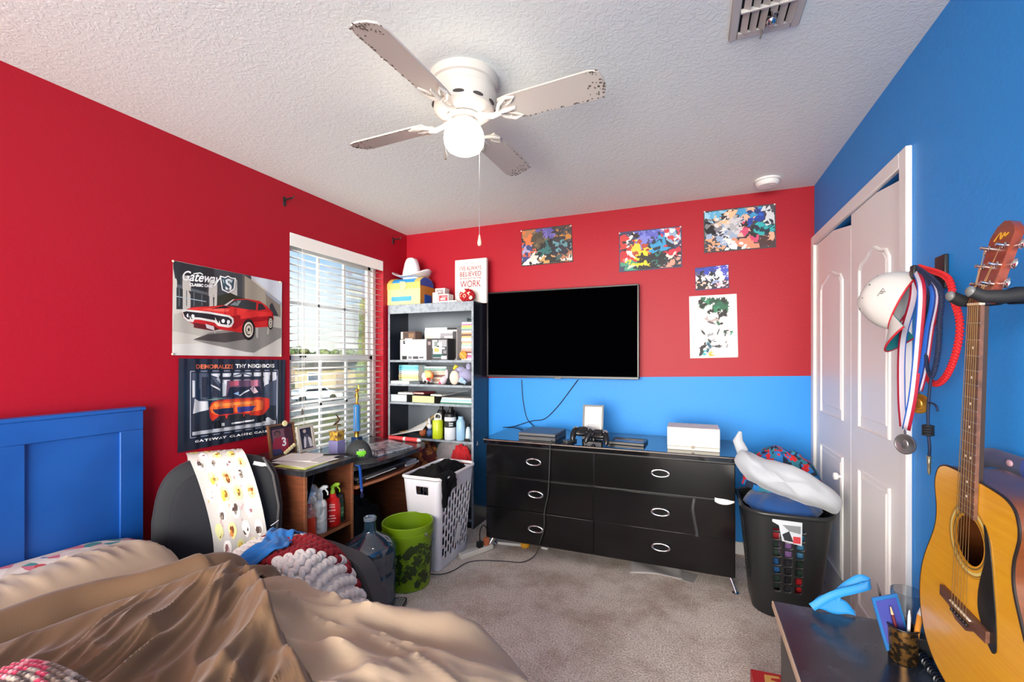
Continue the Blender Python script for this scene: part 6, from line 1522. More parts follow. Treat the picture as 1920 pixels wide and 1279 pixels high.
b = MB(); b.prism([(p.x, p.y) for p in spline([(x, z, 0) for x, z in out], 4, True)], -.04, .04, 0, frame((0, 1.6, 0), (1, 0, 0), (0, 0, 1))); b.obj('armrest', mat('chair_arm', (66, 66, 70), .8, sheen=.1), ch, w=True, bevel=.022, seg=4)
b = MB(); b.prism([(-1.55, .06), (-1.30, .06), (-1.295, .17), (-1.34, .25), (-1.40, .29), (-1.55, .30)], .0, .012, 0, frame((0, 1.559, 0), (1, 0, 0), (0, 0, 1))); b.obj('arm_panel', CHD, ch, w=True, bevel=.004)
# printed cloth draped over the back
b = MB()
path = spline([(0, .09, .12), (0, .08, .2), (0, .045, .258), (0, -.02, .275), (0, -.075, .25), (0, -.105, .17), (0, -.112, .05), (0, -.112, -.08), (0, -.118, -.2)], 8)
k = len(path) - 1
def dcl(u, v):
    p = path[min(k, int(round(v * k)))]; x = -.15 + .225 * u + .135 * sm(.3, 1, v)
    y = p.y - .04 * (x / .25) ** 2
    return Mbk @ V((x * (1 - .06 * v), y - .004 - .004 * math.sin(u * 11 + v * 4), p.z + .006))
b.grid(dcl, 24, k)
ncl = len(b.f)
rr = random.Random(4)
inks = [((226, 186, 70), (206, 206, 150)), ((232, 196, 196), (246, 240, 236)), ((130, 120, 110), (236, 230, 224)), ((206, 130, 60), (226, 220, 150))]
ms = [mat('cloth_print_base', (192, 187, 182), .85)]
def ic(c):
    m_ = flatc(c, .85)
    if m_ not in ms: ms.append(m_)
    return ms.index(m_)
def onc(u, v, d):
    a, c_, e_ = dcl(u, v), dcl(min(1, u + .02), v), dcl(u, min(1, v + .03))
    n = (V(c_) - V(a)).cross(V(e_) - V(a))
    if n.length < 1e-9: n = V((.6, -.6, .3))
    n.normalize()
    if n.dot(V((.7, -.6, .4))) < 0: n = -n
    return V(a) + n * d
spots = []
for r in range(8):
    for c in range(4):
        spots.append((.13 + c * .245 + (.12 if r % 2 else 0), .40 + r * .08))
for i, (u, v) in enumerate(spots):
    if u > .95 or v > .97: continue
    kind = inks[(i * 7 + i // 3) % 4]; R = .0195
    def cd(r, du=0, dv=0, n=12, d=.0016):
        return [onc(min(1, max(0, u + du + r * math.cos(2 * PI * t / n) / .255)), min(1, max(.3, v + dv + r * math.sin(2 * PI * t / n) / .55)), d) for t in range(n)]
    b.poly(cd(R), ic(kind[1])); 
    for q in range(4): b.poly(cd(R * rr.uniform(.25, .5), rr.uniform(-.03, .03), rr.uniform(-.014, .014), 6, .0020 + q * .0001), ic(kind[0] if q % 2 == 0 else (kind[0][0] * .6, kind[0][1] * .5, kind[0][2] * .5)))
for i in range(40):
    u, v = rr.uniform(.04, .96), rr.uniform(.36, .96)
    b.poly([onc(min(1, u + .0035 * math.cos(t) / .255), v + .0035 * math.sin(t) / .55, .0014) for t in (0, 1.2, 2.5, 3.8, 5)], ic(rr.choice(((150, 130, 120), (206, 160, 90), (190, 150, 150)))))
NO_NORMALS.add('printed_cloth')
tag(b.obj('printed_cloth', ms, org=(-2.0, 1.42, .8), ang=60), 'white baby cloth with small round prints draped over the chair back', 'cloth')
b = MB(); M_t = Mbk @ T(.155, -.085, .205) @ rot('X', .5) @ rot('Y', .35); b.box((0, 0, 0), (.05, .002, .02), 0, M_t); b.box((.03, 0, .002), (.012, .002, .014), 0, M_t)
tag(b.obj('care_label', PAPER, org=(-1.98, 1.52, .8)), 'white care label on the upper right of the chair back', 'label')

# chunky knit blanket on the seat, blue shirt on it
KW, KR = mat('knit_white', (230, 222, 216), .95, sheen=.5), mat('knit_red', (138, 6, 24), .95, sheen=.08)
b = MB()
kc = V((-1.50, 1.405, 0))
def ksurf(u, v):
    """u along x (away from the back), v along y"""
    x = -.26 + .53 * u; y = -.17 + .33 * v
    z = .55 - .30 * sm(.45, 1.05, u) ** 1.4 - .02 * (1 - u) - .10 * (2 * v - 1) ** 4 - .10 * sm(.45, 0, v) * sm(.3, .9, u)
    return V((kc.x + x, kc.y + y, z + .018 * nz(u * 4, v * 4, 3)))
NU, NV = 19, 11
rr = random.Random(8)
for i in range(NU + 1):
    for j in range(NV + 1):
        u, v = i / NU, j / NV
        c = ksurf(u, v); du = (ksurf(min(1, u + .02), v) - ksurf(max(0, u - .02), v)).normalized(); dv = (ksurf(u, min(1, v + .02)) - ksurf(u, max(0, v - .02))).normalized()
        n = du.cross(dv).normalized()
        s = u * .9 + (.5 - v) * .42 + .05
        if s < .04: mi = 1
        elif s < .24: mi = 0
        elif s < .60: mi = 1 if (s < .53 and s > .31) or (i + j) % 2 else 0
        else: mi = 0
        if j >= NV - 0 and i % 3: mi = 1 if i > 13 else mi
        for sg in (-1, 1):
            Mx = Matrix.Identity(4); d1 = (du * .85 + dv * sg * .55).normalized(); d2 = n.cross(d1).normalized()
            for r_ in range(3): Mx[r_][0] = d1[r_]; Mx[r_][1] = d2[r_]; Mx[r_][2] = n[r_]; Mx[r_][3] = (c + dv * sg * .008)[r_]
            b.ell((0, 0, 0), (.023, .0135, .0145), mi, 10, 6, M=Mx)
def kbase(u, v): return ksurf(u, v) - V((0, 0, .008))
b.grid(kbase, 20, 12, 0)
tag(b.obj('knit_blanket', [KW, KR], org=(kc.x, kc.y, .5), ang=80), 'chunky knitted red and white blanket heaped on the chair seat', 'blanket')
b = MB()
def shf(u, v):
    x = -.20 + .30 * v; y = -.15 + .30 * u
    p = ksurf(max(0, min(1, (x + .26) / .53)), max(0, min(1, (y + .17) / .33)))
    return (kc.x + x - .02 + .02 * math.sin(u * 5), kc.y + y, p.z + .030 + .022 * ridge(u * 4 + v, v * 5, 5) * .6 + .014 * nz(u * 9, v * 12, 2))
b.grid(lambda u, v: (lambda p: (p[0] - .01 + .03 * math.sin(u * 7), p[1], p[2] - .014))(shf(u, .02 + v * (.36 + .12 * math.sin(u * 3)))), 30, 16); tag(b.obj('blue_shirt', mat('shirt_blue', (16, 112, 190), .8, sheen=.2), org=(kc.x - .18, kc.y, .58), solid=.006, ang=70), 'bright blue shirt lying on the red and white knit blanket', 'clothes')
b = MB(); b.prism([(-.02, -.006), (.03, 0), (-.02, .008)], -.0007, .0007, 0, T(-1.66, 1.39, .622) @ rot('Y', -.6)); tag(b.obj('shirt_tag', PAPER, org=(-1.66, 1.39, .62)), 'small white tag sticking up from the blue shirt', 'tag')

# ================================================================ BED
HBM = mat('headboard_blue', (20, 76, 152), .35, var=(3, (26, 86, 166), .4, .6))
bed = thing('bed', 'double bed with a blue board headboard at the red wall', 'bed', (-1.34, .5, 0))
hx0, hx1 = XL + .016, XL + .045
b = MB(); b.bx(hx0, hx1, -.25, 1.25, .1, 1.095); hb = b.obj('headboard', HBM, bed, w=True, bevel=.002)
xf = hx1 + .012
for (y0, y1, z0, z1) in ((-.25, 1.25, 1.01, 1.10), (1.162, 1.25, .1, 1.01), (.775, .862, .1, 1.01), (.38, .47, .1, 1.01), (-.25, -.16, .1, 1.01)):
    b = MB(); b.bx(hx1, xf, y0, y1, z0, z1); b.obj('trim_board', HBM, hb, w=True, bevel=.002)
b = MB(); b.bx(hx0 - .004, xf + .006, -.26, 1.258, 1.095, 1.112); b.obj('cap_rail', HBM, hb, w=True, bevel=.003)
bx0, bx1, by0, by1 = -2.27, -.40, -.2, 1.13
b = MB(); b.prism(rrect(bx0, bx1 - .02, by0, by1 - .02, .24, 8), .28, .50); b.obj('mattress', mat('mattress_white', (220, 216, 208), .8), bed, w=True, bevel=.03, seg=3)
b = MB(); b.bx(bx0 + .02, bx1 - .03, by0 + .03, by1 - .03, .14, .28); b.obj('box_base', mat('bed_base', (60, 56, 54), .8), bed, w=True, bevel=.01)
for x in (bx0 + .08, bx1 - .12):
    for y in (by0 + .1, by1 - .1):
        b = MB(); b.cyl((x, y, 0.001), (x, y, .14), .03, n=14); b.obj('leg', BLACK, bed, w=True)
def smooth_mod(n, it=1):
    md = bpy.data.objects[n].modifiers.new('smooth', 'SMOOTH'); md.factor = .5; md.iterations = it
def folds(x, y):
    '''long soft folds of the comforter: they run along the bed, fanning out from the far middle'''
    s = x + 1.45; fan = 1 / (1 + .55 * max(0, s))
    q = (y - 1.15) * fan - .10 * s; wv = .16 * nz(x * 1.8, y * 2.2, 5)
    f1 = max(0, ridge(q * 5.2 + wv * 2.2, x * .55, 2)) ** 2.6
    f2 = max(0, ridge(q * 14 + wv * 5, x * 1.6, 7)) ** 2.2
    f3 = nz(q * 26 + wv * 5, x * 3, 11)
    f4 = max(0, ridge(q * 17 + x * 3.0 + wv * 7, x * 2.6 - y, 41)) ** 4
    k = sm(-.06, .12, s) + .35 * sm(-.45, -.6, s)
    return k * (.034 * f1 + .032 * f2 + .020 * f4 + .005 * f3 + .014 * max(0, ridge(x * 4.5 + wv * 4, y * 5.5, 61)) ** 3) + .012 * nz(x * 3, y * 3, 1)
def edge_x(y): return -1.40 + (1.09 - y) / .285 * .53 if y > .6 else -.49 + (.6 - y) * .6
TOP = .525
def drape(px, py, over, rcx=.24, rr_=.10, top=TOP):
    x0, x1, y0, y1 = bx0 - .6, bx1 - rcx - .05, by0 - .6, by1 - rcx - .06
    qx, qy = min(x1, max(x0, px)), min(y1, max(y0, py))
    v = V((px - qx, py - qy, 0)); d = v.length; e = d - rcx
    dirn = v / d if d > 1e-9 else V((0, 0, 0))
    if e <= 0:
        # gentle crown of the padding towards the edge
        return V((px, py, top)), V((0, 0, 1)), 0.0
    if e < rr_ * PI / 2:
        a = e / rr_; h = rr_ * math.sin(a); z = rr_ * (1 - math.cos(a)); n = V((0, 0, 1)) * math.cos(a) + dirn * math.sin(a)
    else:
        h = rr_ + .01; z = rr_ + (e - rr_ * PI / 2); n = dirn
    p = V((qx, qy, top - z)) + dirn * (rcx + h)
    return p, n, e
def lump(x, y):
    """soft pillow hump towards the head"""
    return .035 * sm(-1.75, -2.05, x) * sm(-.2, .3, y) * (1 - .5 * sm(.9, 1.15, y))
def comf(u, v):
    px = -2.20 + u * (bx1 + .46 + 2.20); py = -.32 + v * (by1 + .46 + .32)
    p, n, e = drape(px, py, 0)
    hem = sm(.55, .1, e)
    xa_ = -1.93 + .17 * sm(.5, 1.2, py); under = sm(xa_ + .04, xa_ + .2, px) * sm(edge_x(py) - .02, edge_x(py) - .22, px)
    d = (folds(px, py) * (1 if e <= 0 else .35 + .65 * hem)) * (1 - under) - .004 * under + lump(px, py) + (.02 * math.sin(px * 17 + py * 13) * sm(.1, .4, e) if e > 0 else 0)
    head = -.03 * sm(-2.12, -2.20, px) + .035 * sm(-1.85, -2.0, px) * sm(-2.2, -2.08, px)
    return p + n * (d + .008) + V((0, 0, head))
CF = mat('comforter_beige', (172, 150, 126), .72, sheen=.25, bump=(240, .12, .002))
b = MB(); b.grid(comf, 260, 200); tag(b.obj('comforter', CF, org=(-1.2, .5, .53), ang=80), 'rumpled light beige comforter spread over the whole bed', 'comforter'); smooth_mod('comforter')
# brown plush blanket over the middle
def blank(u, v):
    py = -.32 + v * (by1 + .30 + .32)
    xa = -1.93 + .05 * nz(py * 3, 1, 1) + .17 * sm(.5, 1.2, py); xb = max(xa + .34, min(bx1 + .02, edge_x(py) + .03 * nz(py * 5, 3, 2)))
    px = xa + (xb - xa) * u
    p, n, e = drape(px, py, 0)
    s = px - xa
    wob = .05 * nz(py * 2.2, 8, 3)
    roll = .050 * math.exp(-((s - .09 + wob) / .06) ** 2) - .022 * math.exp(-((s - .185 + wob) / .03) ** 2) + .030 * math.exp(-((s - .25 + wob * 1.5) / .045) ** 2)
    q = (px + 1.5) + .42 * (py - 1.1) * (1 + .5 * (px + 1.6)); wv = .14 * nz(px * 2.4, py * 2.0, 15)
    f1 = max(0, ridge(q * 5.5 + wv * 2.5, py * .9, 22)) ** 2.4
    f2 = max(0, ridge(q * 12 + wv * 5, py * 1.8, 29)) ** 2.4
    f3 = nz(q * 30 + wv * 6, py * 4, 33)
    g = sm(.2, .38, s)
    f4 = max(0, ridge(q * 19 + wv * 8, py * 2.6 + px, 47)) ** 4
    own = g * (.050 * f1 + .034 * f2 + .012 * f4 + .007 * f3 + .022 * max(0, ridge(px * 5.0 + py * 2 + wv * 5, py * 4.2, 63)) ** 3) + .006 * (1 + nz(px * 9, py * 9, 4))
    own += .035 * math.exp(-(((px + 1.58) / .12) ** 2 + ((py - 1.10) / .12) ** 2))
    k = sm(0, .035, s) * sm(0, .05, xb - px)
    if e > 0: own *= .5
    edge_lift = max(0.0, folds(px, py)) * (1 - sm(.0, .22, xb - px)) + (max(0.0, folds(px, py)) * sm(.2, .0, s))
    return p + n * (.022 + edge_lift + lump(px, py) + (roll + own) * k)
BRN = mat('plush_brown', (100, 73, 48), .62, sheen=.2, var=(5, (114, 85, 57), .35, .65), bump=(320, .2, .002))
b = MB(); b.grid(blank, 300, 240); tag(b.obj('plush_blanket', BRN, org=(-1.2, .5, .56), ang=80, solid=.006), 'brown plush blanket rumpled across the middle of the bed', 'blanket'); smooth_mod('plush_blanket', 4)
# floral pillow between headboard and comforter
FLm = bpy.data.materials.new('floral_print'); FLm.use_nodes = True
nt = FLm.node_tree; bs = nt.nodes['Principled BSDF']; bs.inputs['Roughness'].default_value = .9
tc = nt.nodes.new('ShaderNodeTexCoord'); vo = nt.nodes.new('ShaderNodeTexVoronoi'); vo.inputs['Scale'].default_value = 26
rp_ = nt.nodes.new('ShaderNodeValToRGB'); rp_.color_ramp.interpolation = 'CONSTANT'
for pos, c in ((.0, (226, 214, 204)), (.3, (206, 110, 130)), (.42, (224, 206, 196)), (.58, (70, 140, 140)), (.7, (214, 196, 184)), (.82, (190, 70, 80)), (.9, (110, 130, 170))):
    e_ = rp_.color_ramp.elements.new(pos) if pos not in (0.0,) else rp_.color_ramp.elements[0]; e_.color = lin(c); e_.position = pos
sp_ = nt.nodes.new('ShaderNodeSeparateColor'); nt.links.new(tc.outputs['Object'], vo.inputs['Vector']); nt.links.new(vo.outputs['Color'], sp_.inputs['Color']); nt.links.new(sp_.outputs[0], rp_.inputs['Fac']); nt.links.new(rp_.outputs['Color'], bs.inputs['Base Color'])
b = MB(); b.ell((0, 0, 0), (.085, .62, .05), 0, 40, 14, e1=.8, e2=.5, fn=lambda x, y, z: (x, y, z + .008 * nz(x * 8, y * 8)))
tag(b.obj('floral_pillow', FLm, loc=(-2.225, .55, .545), ang=80), 'floral pillow with pink and teal flowers along the headboard', 'pillow')
# crocheted throw at the bottom left corner of the view
b = MB(); KCm = [mat('yarn_%d' % i, c, .95, sheen=.4) for i, c in enumerate(((196, 50, 86), (226, 150, 160), (120, 98, 84), (176, 160, 146), (84, 66, 58)))]
c0 = V((-1.235, .46, .635))
rr = random.Random(2)
for i in range(20):
    for j in range(9):
        x = -.17 + i * .018; y = -.06 + j * .015
        z = .045 * (1 - (x / .2) ** 2) * (1 - ((y - .0) / .11) ** 2)
        mi = (0, 1, 0, 0)[(i + j) % 4] if i < 6 else ((2, 3, 4, 3, 0, 2)[(i // 2 + j) % 6])
        b.ell((c0.x + x + .004 * rr.random(), c0.y + y, c0.z + z), (.0125, .009, .009), mi, 8, 5, M=None)
b.grid(lambda u, v: (c0.x - .18 + .37 * u, c0.y - .07 + .135 * v, c0.z - .006 + .045 * (1 - ((-.18 + .37 * u) / .2) ** 2) * (1 - ((-.07 + .135 * v) / .11) ** 2)), 20, 10, 4)
tag(b.obj('crocheted_throw', KCm, org=c0, ang=80), 'pink and brown crocheted throw lying on the near side of the plush blanket', 'blanket')
# ================================================================ BENCH AT THE RIGHT WALL
bz = .45
bn_ = thing('storage_bench', 'low bench with a scuffed black top and a pale front edge, below the guitar', 'bench', (.5, 1.2, 0))
BTM = mat('bench_top', (32, 40, 52), .22, spec=.5, var=(7, (54, 64, 78), .42, .62), bump=(6, .12, .01))
b = MB(); b.bx(.285, XR - .014, .6, 1.85, bz - .02, bz); b.obj('top', BTM, bn_, w=True, bevel=.002)
b = MB(); b.bx(.280, .285, .6, 1.85, bz - .02, bz - .001); b.obj('edge_strip', mat('edge_pale', (206, 178, 150), .5), bn_, w=True)
b = MB(); b.bx(.305, .322, .62, 1.825, 0.001, bz - .02); b.obj('front_panel', mat('bench_grey', (74, 74, 74), .5), bn_, w=True)
b = MB(); b.bx(.322, XR - .014, 1.807, 1.825, 0.001, bz - .02); b.obj('end_panel', mat('bench_dark', (40, 40, 42), .5), bn_, w=True)
b = MB(); b.bx(.322, XR - .014, .62, .638, 0.001, bz - .02); b.obj('end_panel', mat('bench_dark', (40, 40, 42), .5), bn_, w=True)
# blue strap thing at the far edge
SBL = mat('strap_cyan', (28, 140, 214), .55, sheen=.2)
st = thing('tote_strap', 'bright blue fabric band with a standing loop on the far edge of the bench', 'strap', (.42, 1.80, bz))
b = MB()
A = [W(1522, 1139, y=1.79), W(1560, 1117, y=1.80), W(1605, 1105, y=1.81), W(1628, 1098, y=1.81), W(1628, 1090, y=1.825), W(1612, 1085, y=1.83), W(1590, 1097, y=1.835), W(1572, 1112, y=1.835), W(1565, 1125, y=1.835)]
b.tube(spline(A, 8), .0125, 10, flat=.28, up=(0, .3, 1)); b.obj('loop_band', SBL, st, w=True)
b = MB()
def bt(u, v):
    p = W(1524, 1142, z=bz + .003).lerp(W(1598, 1146, z=bz + .003), u)
    return V((p.x, min(p.y, 1.84) - .002 + v * .012, bz + .003 + v * (.012 + .042 * math.sin(PI * min(1, u * 1.05)) ** .7) + .004 * math.sin(u * 9)))
b.grid(bt, 18, 6); b.obj('body', SBL, st, w=True, solid=.004)
# pen cup
q = W(1693, 1238, z=bz)
pc_ = thing('pen_cup', 'bronze wire mesh cup of pens on the bench beside the guitar', 'pen cup', (q.x, q.y, bz))
b = MB(); b.lathe([(.0, .001), (.032, .001), (.034, .005), (.036, .10), (.034, .10), (.032, .006), (.0, .004)], 28); b.obj('cup', mat('cup_bronze', (150, 110, 60), .3, .8, var=(70, (60, 50, 40), .45, .55)), pc_)
b = MB(); b.tube([(.036 * math.cos(t), .036 * math.sin(t), .101) for t in [2 * PI * i / 24 for i in range(24)]], .0025, 8, closed=True); b.obj('rim', BLACK, pc_)
def pen(label, dx, dy, tx, ty, L, c, tip, r=.004, name='pen'):
    o = thing(name, label, 'pen', (q.x + dx, q.y + dy, bz + .006), 0, 'pens in the bench cup')
    a = V((0, 0, 0)); e = V((tx, ty, L)); b = MB(); b.cyl(a, e * .86, r, n=10); b.obj('barrel', mat('pen_%d_%d_%d' % c, c, .35), o)
    b = MB(); b.cyl(e * .86, e, r, r * .4, n=10); b.obj('cap', mat('pen_%d_%d_%d' % tip, tip, .3), o)
pen('dark red pen leaning left in the bronze cup', .0, -.012, -.03, .01, .145, (96, 30, 40), (206, 170, 130))
pen('black pencil reaching out at the far left of the bronze cup', -.012, .012, -.035, .035, .19, (60, 56, 58), (40, 36, 36), .003)
pen('white pen standing upright in the bronze cup', .006, -.014, .004, -.0, .15, (220, 220, 222), (236, 236, 236))
pen('orange marker with a grey end at the right of the bronze cup', .016, -.01, .018, -.014, .17, (214, 140, 50), (196, 196, 196), .007, 'marker')
b = MB(); b.box((0, 0, .075), (.075, .004, .15), 0); b.box((.0, -.0026, .08), (.06, .001, .12), 1)
nb_ = tag(b.obj('blue_notebook', [mat('note_blue', (44, 110, 176), .35), mat('note_violet', (70, 76, 156), .35)], loc=(q.x - .006, q.y + .008, bz + .028)), 'small blue folder card standing tilted in the bronze pen cup', 'notebook'); nb_.rotation_euler = (-.12, -.20, .35)
q2 = W(1712, 1125, y=q.y + .07)
b = MB(); b.lathe([(.0, .001), (.036, .001), (.038, .006), (.042, .168), (.040, .17), (.036, .008), (.0, .004)], 28, caps=False)
NO_NORMALS.add('clear_cup')
tag(b.obj('clear_cup', glassy('cup_clear', (238, 242, 244), .06), loc=(q.x + .042, q.y + .085, bz)), 'clear plastic tumbler standing behind the bronze pen cup', 'cup')
# coiled black cord
b = MB(); a0 = W(1729, 1228, z=bz + .018); a1 = V((.565, 1.345, bz + .016))
pts = []
for i in range(260):
    t = i / 259; c = a0.lerp(V((a0.x - .01, a0.y - .20, a0.z)), t); a = 2 * PI * 16 * t
    pts.append((c.x + .0105 * math.cos(a), c.y, bz + .0145 + .0105 * math.sin(a)))
b.tube(pts, .0030, 6); tag(b.obj('coiled_cord', mat('cord_black', (14, 22, 34), .3), org=(a0.x, a0.y, bz)), 'black coiled cord lying on the bench under the guitar', 'cord')
b = MB(); b.box((0, 0, .028), (.05, .03, .055)); tag(b.obj('black_charger', BLACK, loc=(a0.x + .012, a0.y + .035, bz + .0005), bevel=.005), 'small black charger block behind the coiled cord on the bench', 'charger')
# red box on the carpet beside the bench
rb = thing('red_box', 'red box with a gold emblem on the carpet at the bench corner', 'box', (.325, 1.932, .001), .06)
b = MB(); b.bx(-.095, .12, -.07, .065, 0, .095); b.obj('carton', mat('red_carton', (186, 30, 38), .45), rb, bevel=.003)
b = MB(); G_ = mat('gold_print', (220, 170, 90), .4)
for pts in ([(-.045, -.03), (.0, -.03), (.0, -.018), (-.03, -.014), (-.03, .0), (-.002, .004), (-.002, .014), (-.03, .018), (-.03, .03), (.004, .036), (.0, .048), (-.05, .044), (-.056, .0)], [(.012, -.03), (.05, -.03), (.046, -.01), (.026, .0), (.044, .016), (.04, .042), (.014, .046), (.02, .02)]): b.prism(pts, .0952, .0956, 0)
b.obj('emblem', G_, rb)

# ================================================================ WALL HOOK: CAP, MEDALS, CORDS
hq = W(1770, 492, x=XR)
hy_ = hq.y
hk = thing('wall_hook', 'black wall hook rail holding the cap, medals and cords', 'hook', (XR, hy_, hq.z - .03))
b = MB(); b.bx(XR - .012, XR - .0002, hy_ - .03, hy_ + .03, hq.z - .085, hq.z + .022); b.obj('wall_plate', BLACK, hk, w=True, bevel=.003)
b = MB(); b.bx(XR - .075, XR - .012, hy_ - .008, hy_ + .008, hq.z - .045, hq.z - .025); b.bx(XR - .082, XR - .072, hy_ - .012, hy_ + .012, hq.z - .05, hq.z - .004)
b.obj('hook_arm', BLACK, hk, w=True, bevel=.003)
hz0 = hq.z - .022
X_ = XR - .05
def pt(px, py, x): return W(px, py, x=x)
# white cap
cc = pt(1668, 560, .635)
wc_ = thing('baseball_cap', 'white baseball cap with a red trimmed teal bill hanging from the wall hook', 'cap', tuple(cc))
CW = mat('cap_white', (204, 201, 197), .8); CR = mat('cap_red', (190, 30, 44), .7); CT = mat('cap_teal', (30, 130, 130), .7)
# cap axes in the world: crown opens down-right, bill points down
ir, iu, it = V((.945, -.325, 0)), V((0, 0, 1)), V((-.325, -.945, 0))     # right, up and towards the viewer at the cap
Fc = (ir * -.42 - iu * .90 + it * .08).normalized()       # the bill points down and a little left
Ac = (ir * -.88 + iu * .42 - it * .20); Ac = (Ac - Fc * Ac.dot(Fc)).normalized()   # towards the crown button
Uc = -Ac; Lc = Fc.cross(Ac).normalized()
if Lc.dot(it) < 0: Lc = -Lc
Mc = Matrix.Identity(4)
for r_ in range(3): Mc[r_][0] = Fc[r_]; Mc[r_][1] = Lc[r_]; Mc[r_][2] = -Uc[r_]
def cdome(u, v):
    t = 2 * PI * u; a = v * PI / 2; f = 1 + .03 * nz(math.cos(t) * 2, math.sin(t) * 2, v * 3)
    return (.098 * math.cos(t) * math.cos(a) ** .75 * f, .078 * math.sin(t) * math.cos(a) ** .75 * f, -.045 + .125 * math.sin(a) * f)
b = MB(); b.grid(cdome, 36, 14, M=Mc); b.obj('crown', CW, wc_, weld=True, solid=.0025)
b = MB(); b.ell((0, 0, .081), (.008, .008, .004), 0, 8, 5, M=Mc)
b.tube([V(cdome(i / 36, 0)) for i in range(36)], .003, 6, closed=True, M=Mc); b.obj('red_trim', CR, wc_)
b = MB()
for u, v in ((.30, .62), (.18, .62), (.42, .6), (.06, .6)):
    c = V(cdome(u, v)); n = V((c.x / .0096, c.y / .006, (c.z + .045) / .0156)).normalized(); b.lathe([(.0, .0015), (.0042, .001), (.0042, -.001)], 10, 0, Mc @ Matrix.Translation(c) @ n.to_track_quat('Z', 'Y').to_matrix().to_4x4())
b.obj('eyelets', flatc((60, 64, 60)), wc_)
def cbill(u, v):
    t = (u - .5) * 1.9; r = .096 + v * .072 * max(0.0, math.cos(t * .85)) ** .7
    return (r * math.cos(t), r * math.sin(t) * .80, -.045 - .02 * v - .03 * (2 * u - 1) ** 2 * v)
b = MB(); b.grid(cbill, 22, 6, M=Mc); b.grid(lambda u, v: (lambda p: (p[0], p[1], p[2] - .004))(cbill(u, v)), 22, 6, 1, M=Mc)
b.tube([V(cbill(i / 22, 1)) - V((0, 0, .002)) for i in range(23)], .003, 6, m=2, M=Mc)
b.obj('bill', [CW, CT, CR], wc_)
b = MB()
def logo(k): 
    u, v = k; c = V(cdome(u, v)); d = V((c.x, c.y, (c.z + .045) * .6)).normalized(); return c + d * .0025
# small triangular striped mark on the side panel
lm = V(cdome(.25, .27)); lm = cc + Mc.to_3x3() @ V((lm.x, lm.y * 1.04, lm.z + .002))
Ml = T(-cc.x, -cc.y, -cc.z) @ frame(lm, ir + it * .1, iu + it * .45)
tri = [(-.012, -.011, 0), (.012, -.009, 0), (.003, .014, 0)]
b.tube(tri, .0012, 6, closed=True, M=Ml); b.tube([(-.005, -.004, 0), (.009, -.003, 0)], .0012, 6, M=Ml); b.tube([(-.002, .002, 0), (.006, .002, 0)], .0012, 6, M=Ml)
b.obj('side_mark', flatc((40, 40, 44)), wc_)
# medals
def ribbon(pts, w, cols, name, parent, m):
    pts = spline(pts, 6); n = len(pts); b = MB()
    tot = sum(c[0] for c in cols); vs = []
    edges = [0]
    for c in cols: edges.append(edges[-1] + c[0] / tot)
    for i, p in enumerate(pts):
        t = (pts[min(n - 1, i + 1)] - pts[max(0, i - 1)]).normalized()
        s = t.cross(V((.6, .75, .1))).normalized()
        vs.append([p + s * (w * (e - .5)) for e in edges])
    ne = len(edges)
    flat_ = [q_ for row in vs for q_ in row]; fs = []; mi = []
    o0 = len(b.v); b.add(flat_, [])
    for i in range(n - 1):
        for j in range(ne - 1):
            b.f.append([o0 + i * ne + j, o0 + i * ne + j + 1, o0 + (i + 1) * ne + j + 1, o0 + (i + 1) * ne + j]); b.m.append(cols[j][1])
    return b.obj(name, m, parent, w=True, solid=.0012)
RM = [mat('ribbon_red', (166, 14, 50), .6), mat('ribbon_white', (210, 206, 220), .6), mat('ribbon_blue', (30, 96, 196), .6), mat('ribbon_navy', (18, 50, 120), .6)]
hookp = V((X_, hy_ + .005, hz0))
def medal(name, label, disc_px, r, x, m, left, right, cl, cr):
    c = W(*disc_px, x=x)
    o = thing(name, label, 'medal', tuple(c))
    ribbon([hookp + V((-.02, .01, .006))] + [W(*p, x=x + .01) for p in left], .022, cl, 'ribbon', o, RM)
    ribbon([hookp + V((-.02, -.002, .006))] + [W(*p, x=x - .004) for p in right], .022, cr, 'ribbon', o, RM)
    e = W(*left[-1], x=x)
    b = MB(); b.tube([(c.x, c.y, c.z + r + .012 + .006 * math.sin(t)) if 0 else (c.x + .0, c.y + .006 * math.cos(t), c.z + r + .006 + .006 * math.sin(t)) for t in [2 * PI * i / 12 for i in range(12)]], .0015, 6, closed=True)
    b.tube([(c.x, c.y, c.z + r + .01), (e.x, e.y, e.z)], .0014, 6); b.obj('ring', STEEL, o, w=True)
    MM = frame((c.x, c.y, c.z), (.55, -.83, 0), (0, 0, 1))
    b = MB(); b.lathe([(.0, -.002), (r, -.002), (r, .002), (r * .9, .0025), (r * .86, .0015), (.0, .0015)], 32, 0, MM); dsc = b.obj('disc', m, o, w=True)
    b = MB(); b.ell((0, 0, .0015), (r * .34, r * .46, .0025), 0, 14, 8, M=MM); b.tube([(-r * .4, -r * .5, .002), (0, -r * .62, .002), (r * .4, -r * .5, .002)], .0016, 6, M=MM); b.obj('relief', m, dsc, w=True)
medal('medal', 'silver medal on a long red and white ribbon below the white cap', (1697, 833), .033, .655, mat('medal_silver', (150, 150, 152), .35, .85),
      [(1712, 560), (1692, 640), (1690, 740), (1694, 800)], [(1728, 545), (1722, 640), (1712, 740), (1699, 806)], [(1, 0), (2.4, 1), (.5, 2)], [(.6, 2), (1.6, 1), (1.4, 0)])
medal('medal', 'gold medal on a blue, white and red ribbon hanging from the wall hook', (1723, 757), .031, .668, mat('medal_gold', (206, 160, 66), .3, .85),
      [(1730, 560), (1722, 640), (1718, 700), (1721, 732)], [(1752, 545), (1742, 620), (1732, 690), (1722, 732)], [(1, 0), (1, 1), (1.6, 2)], [(1.6, 2), (.7, 3), (.8, 1), (.6, 0)])
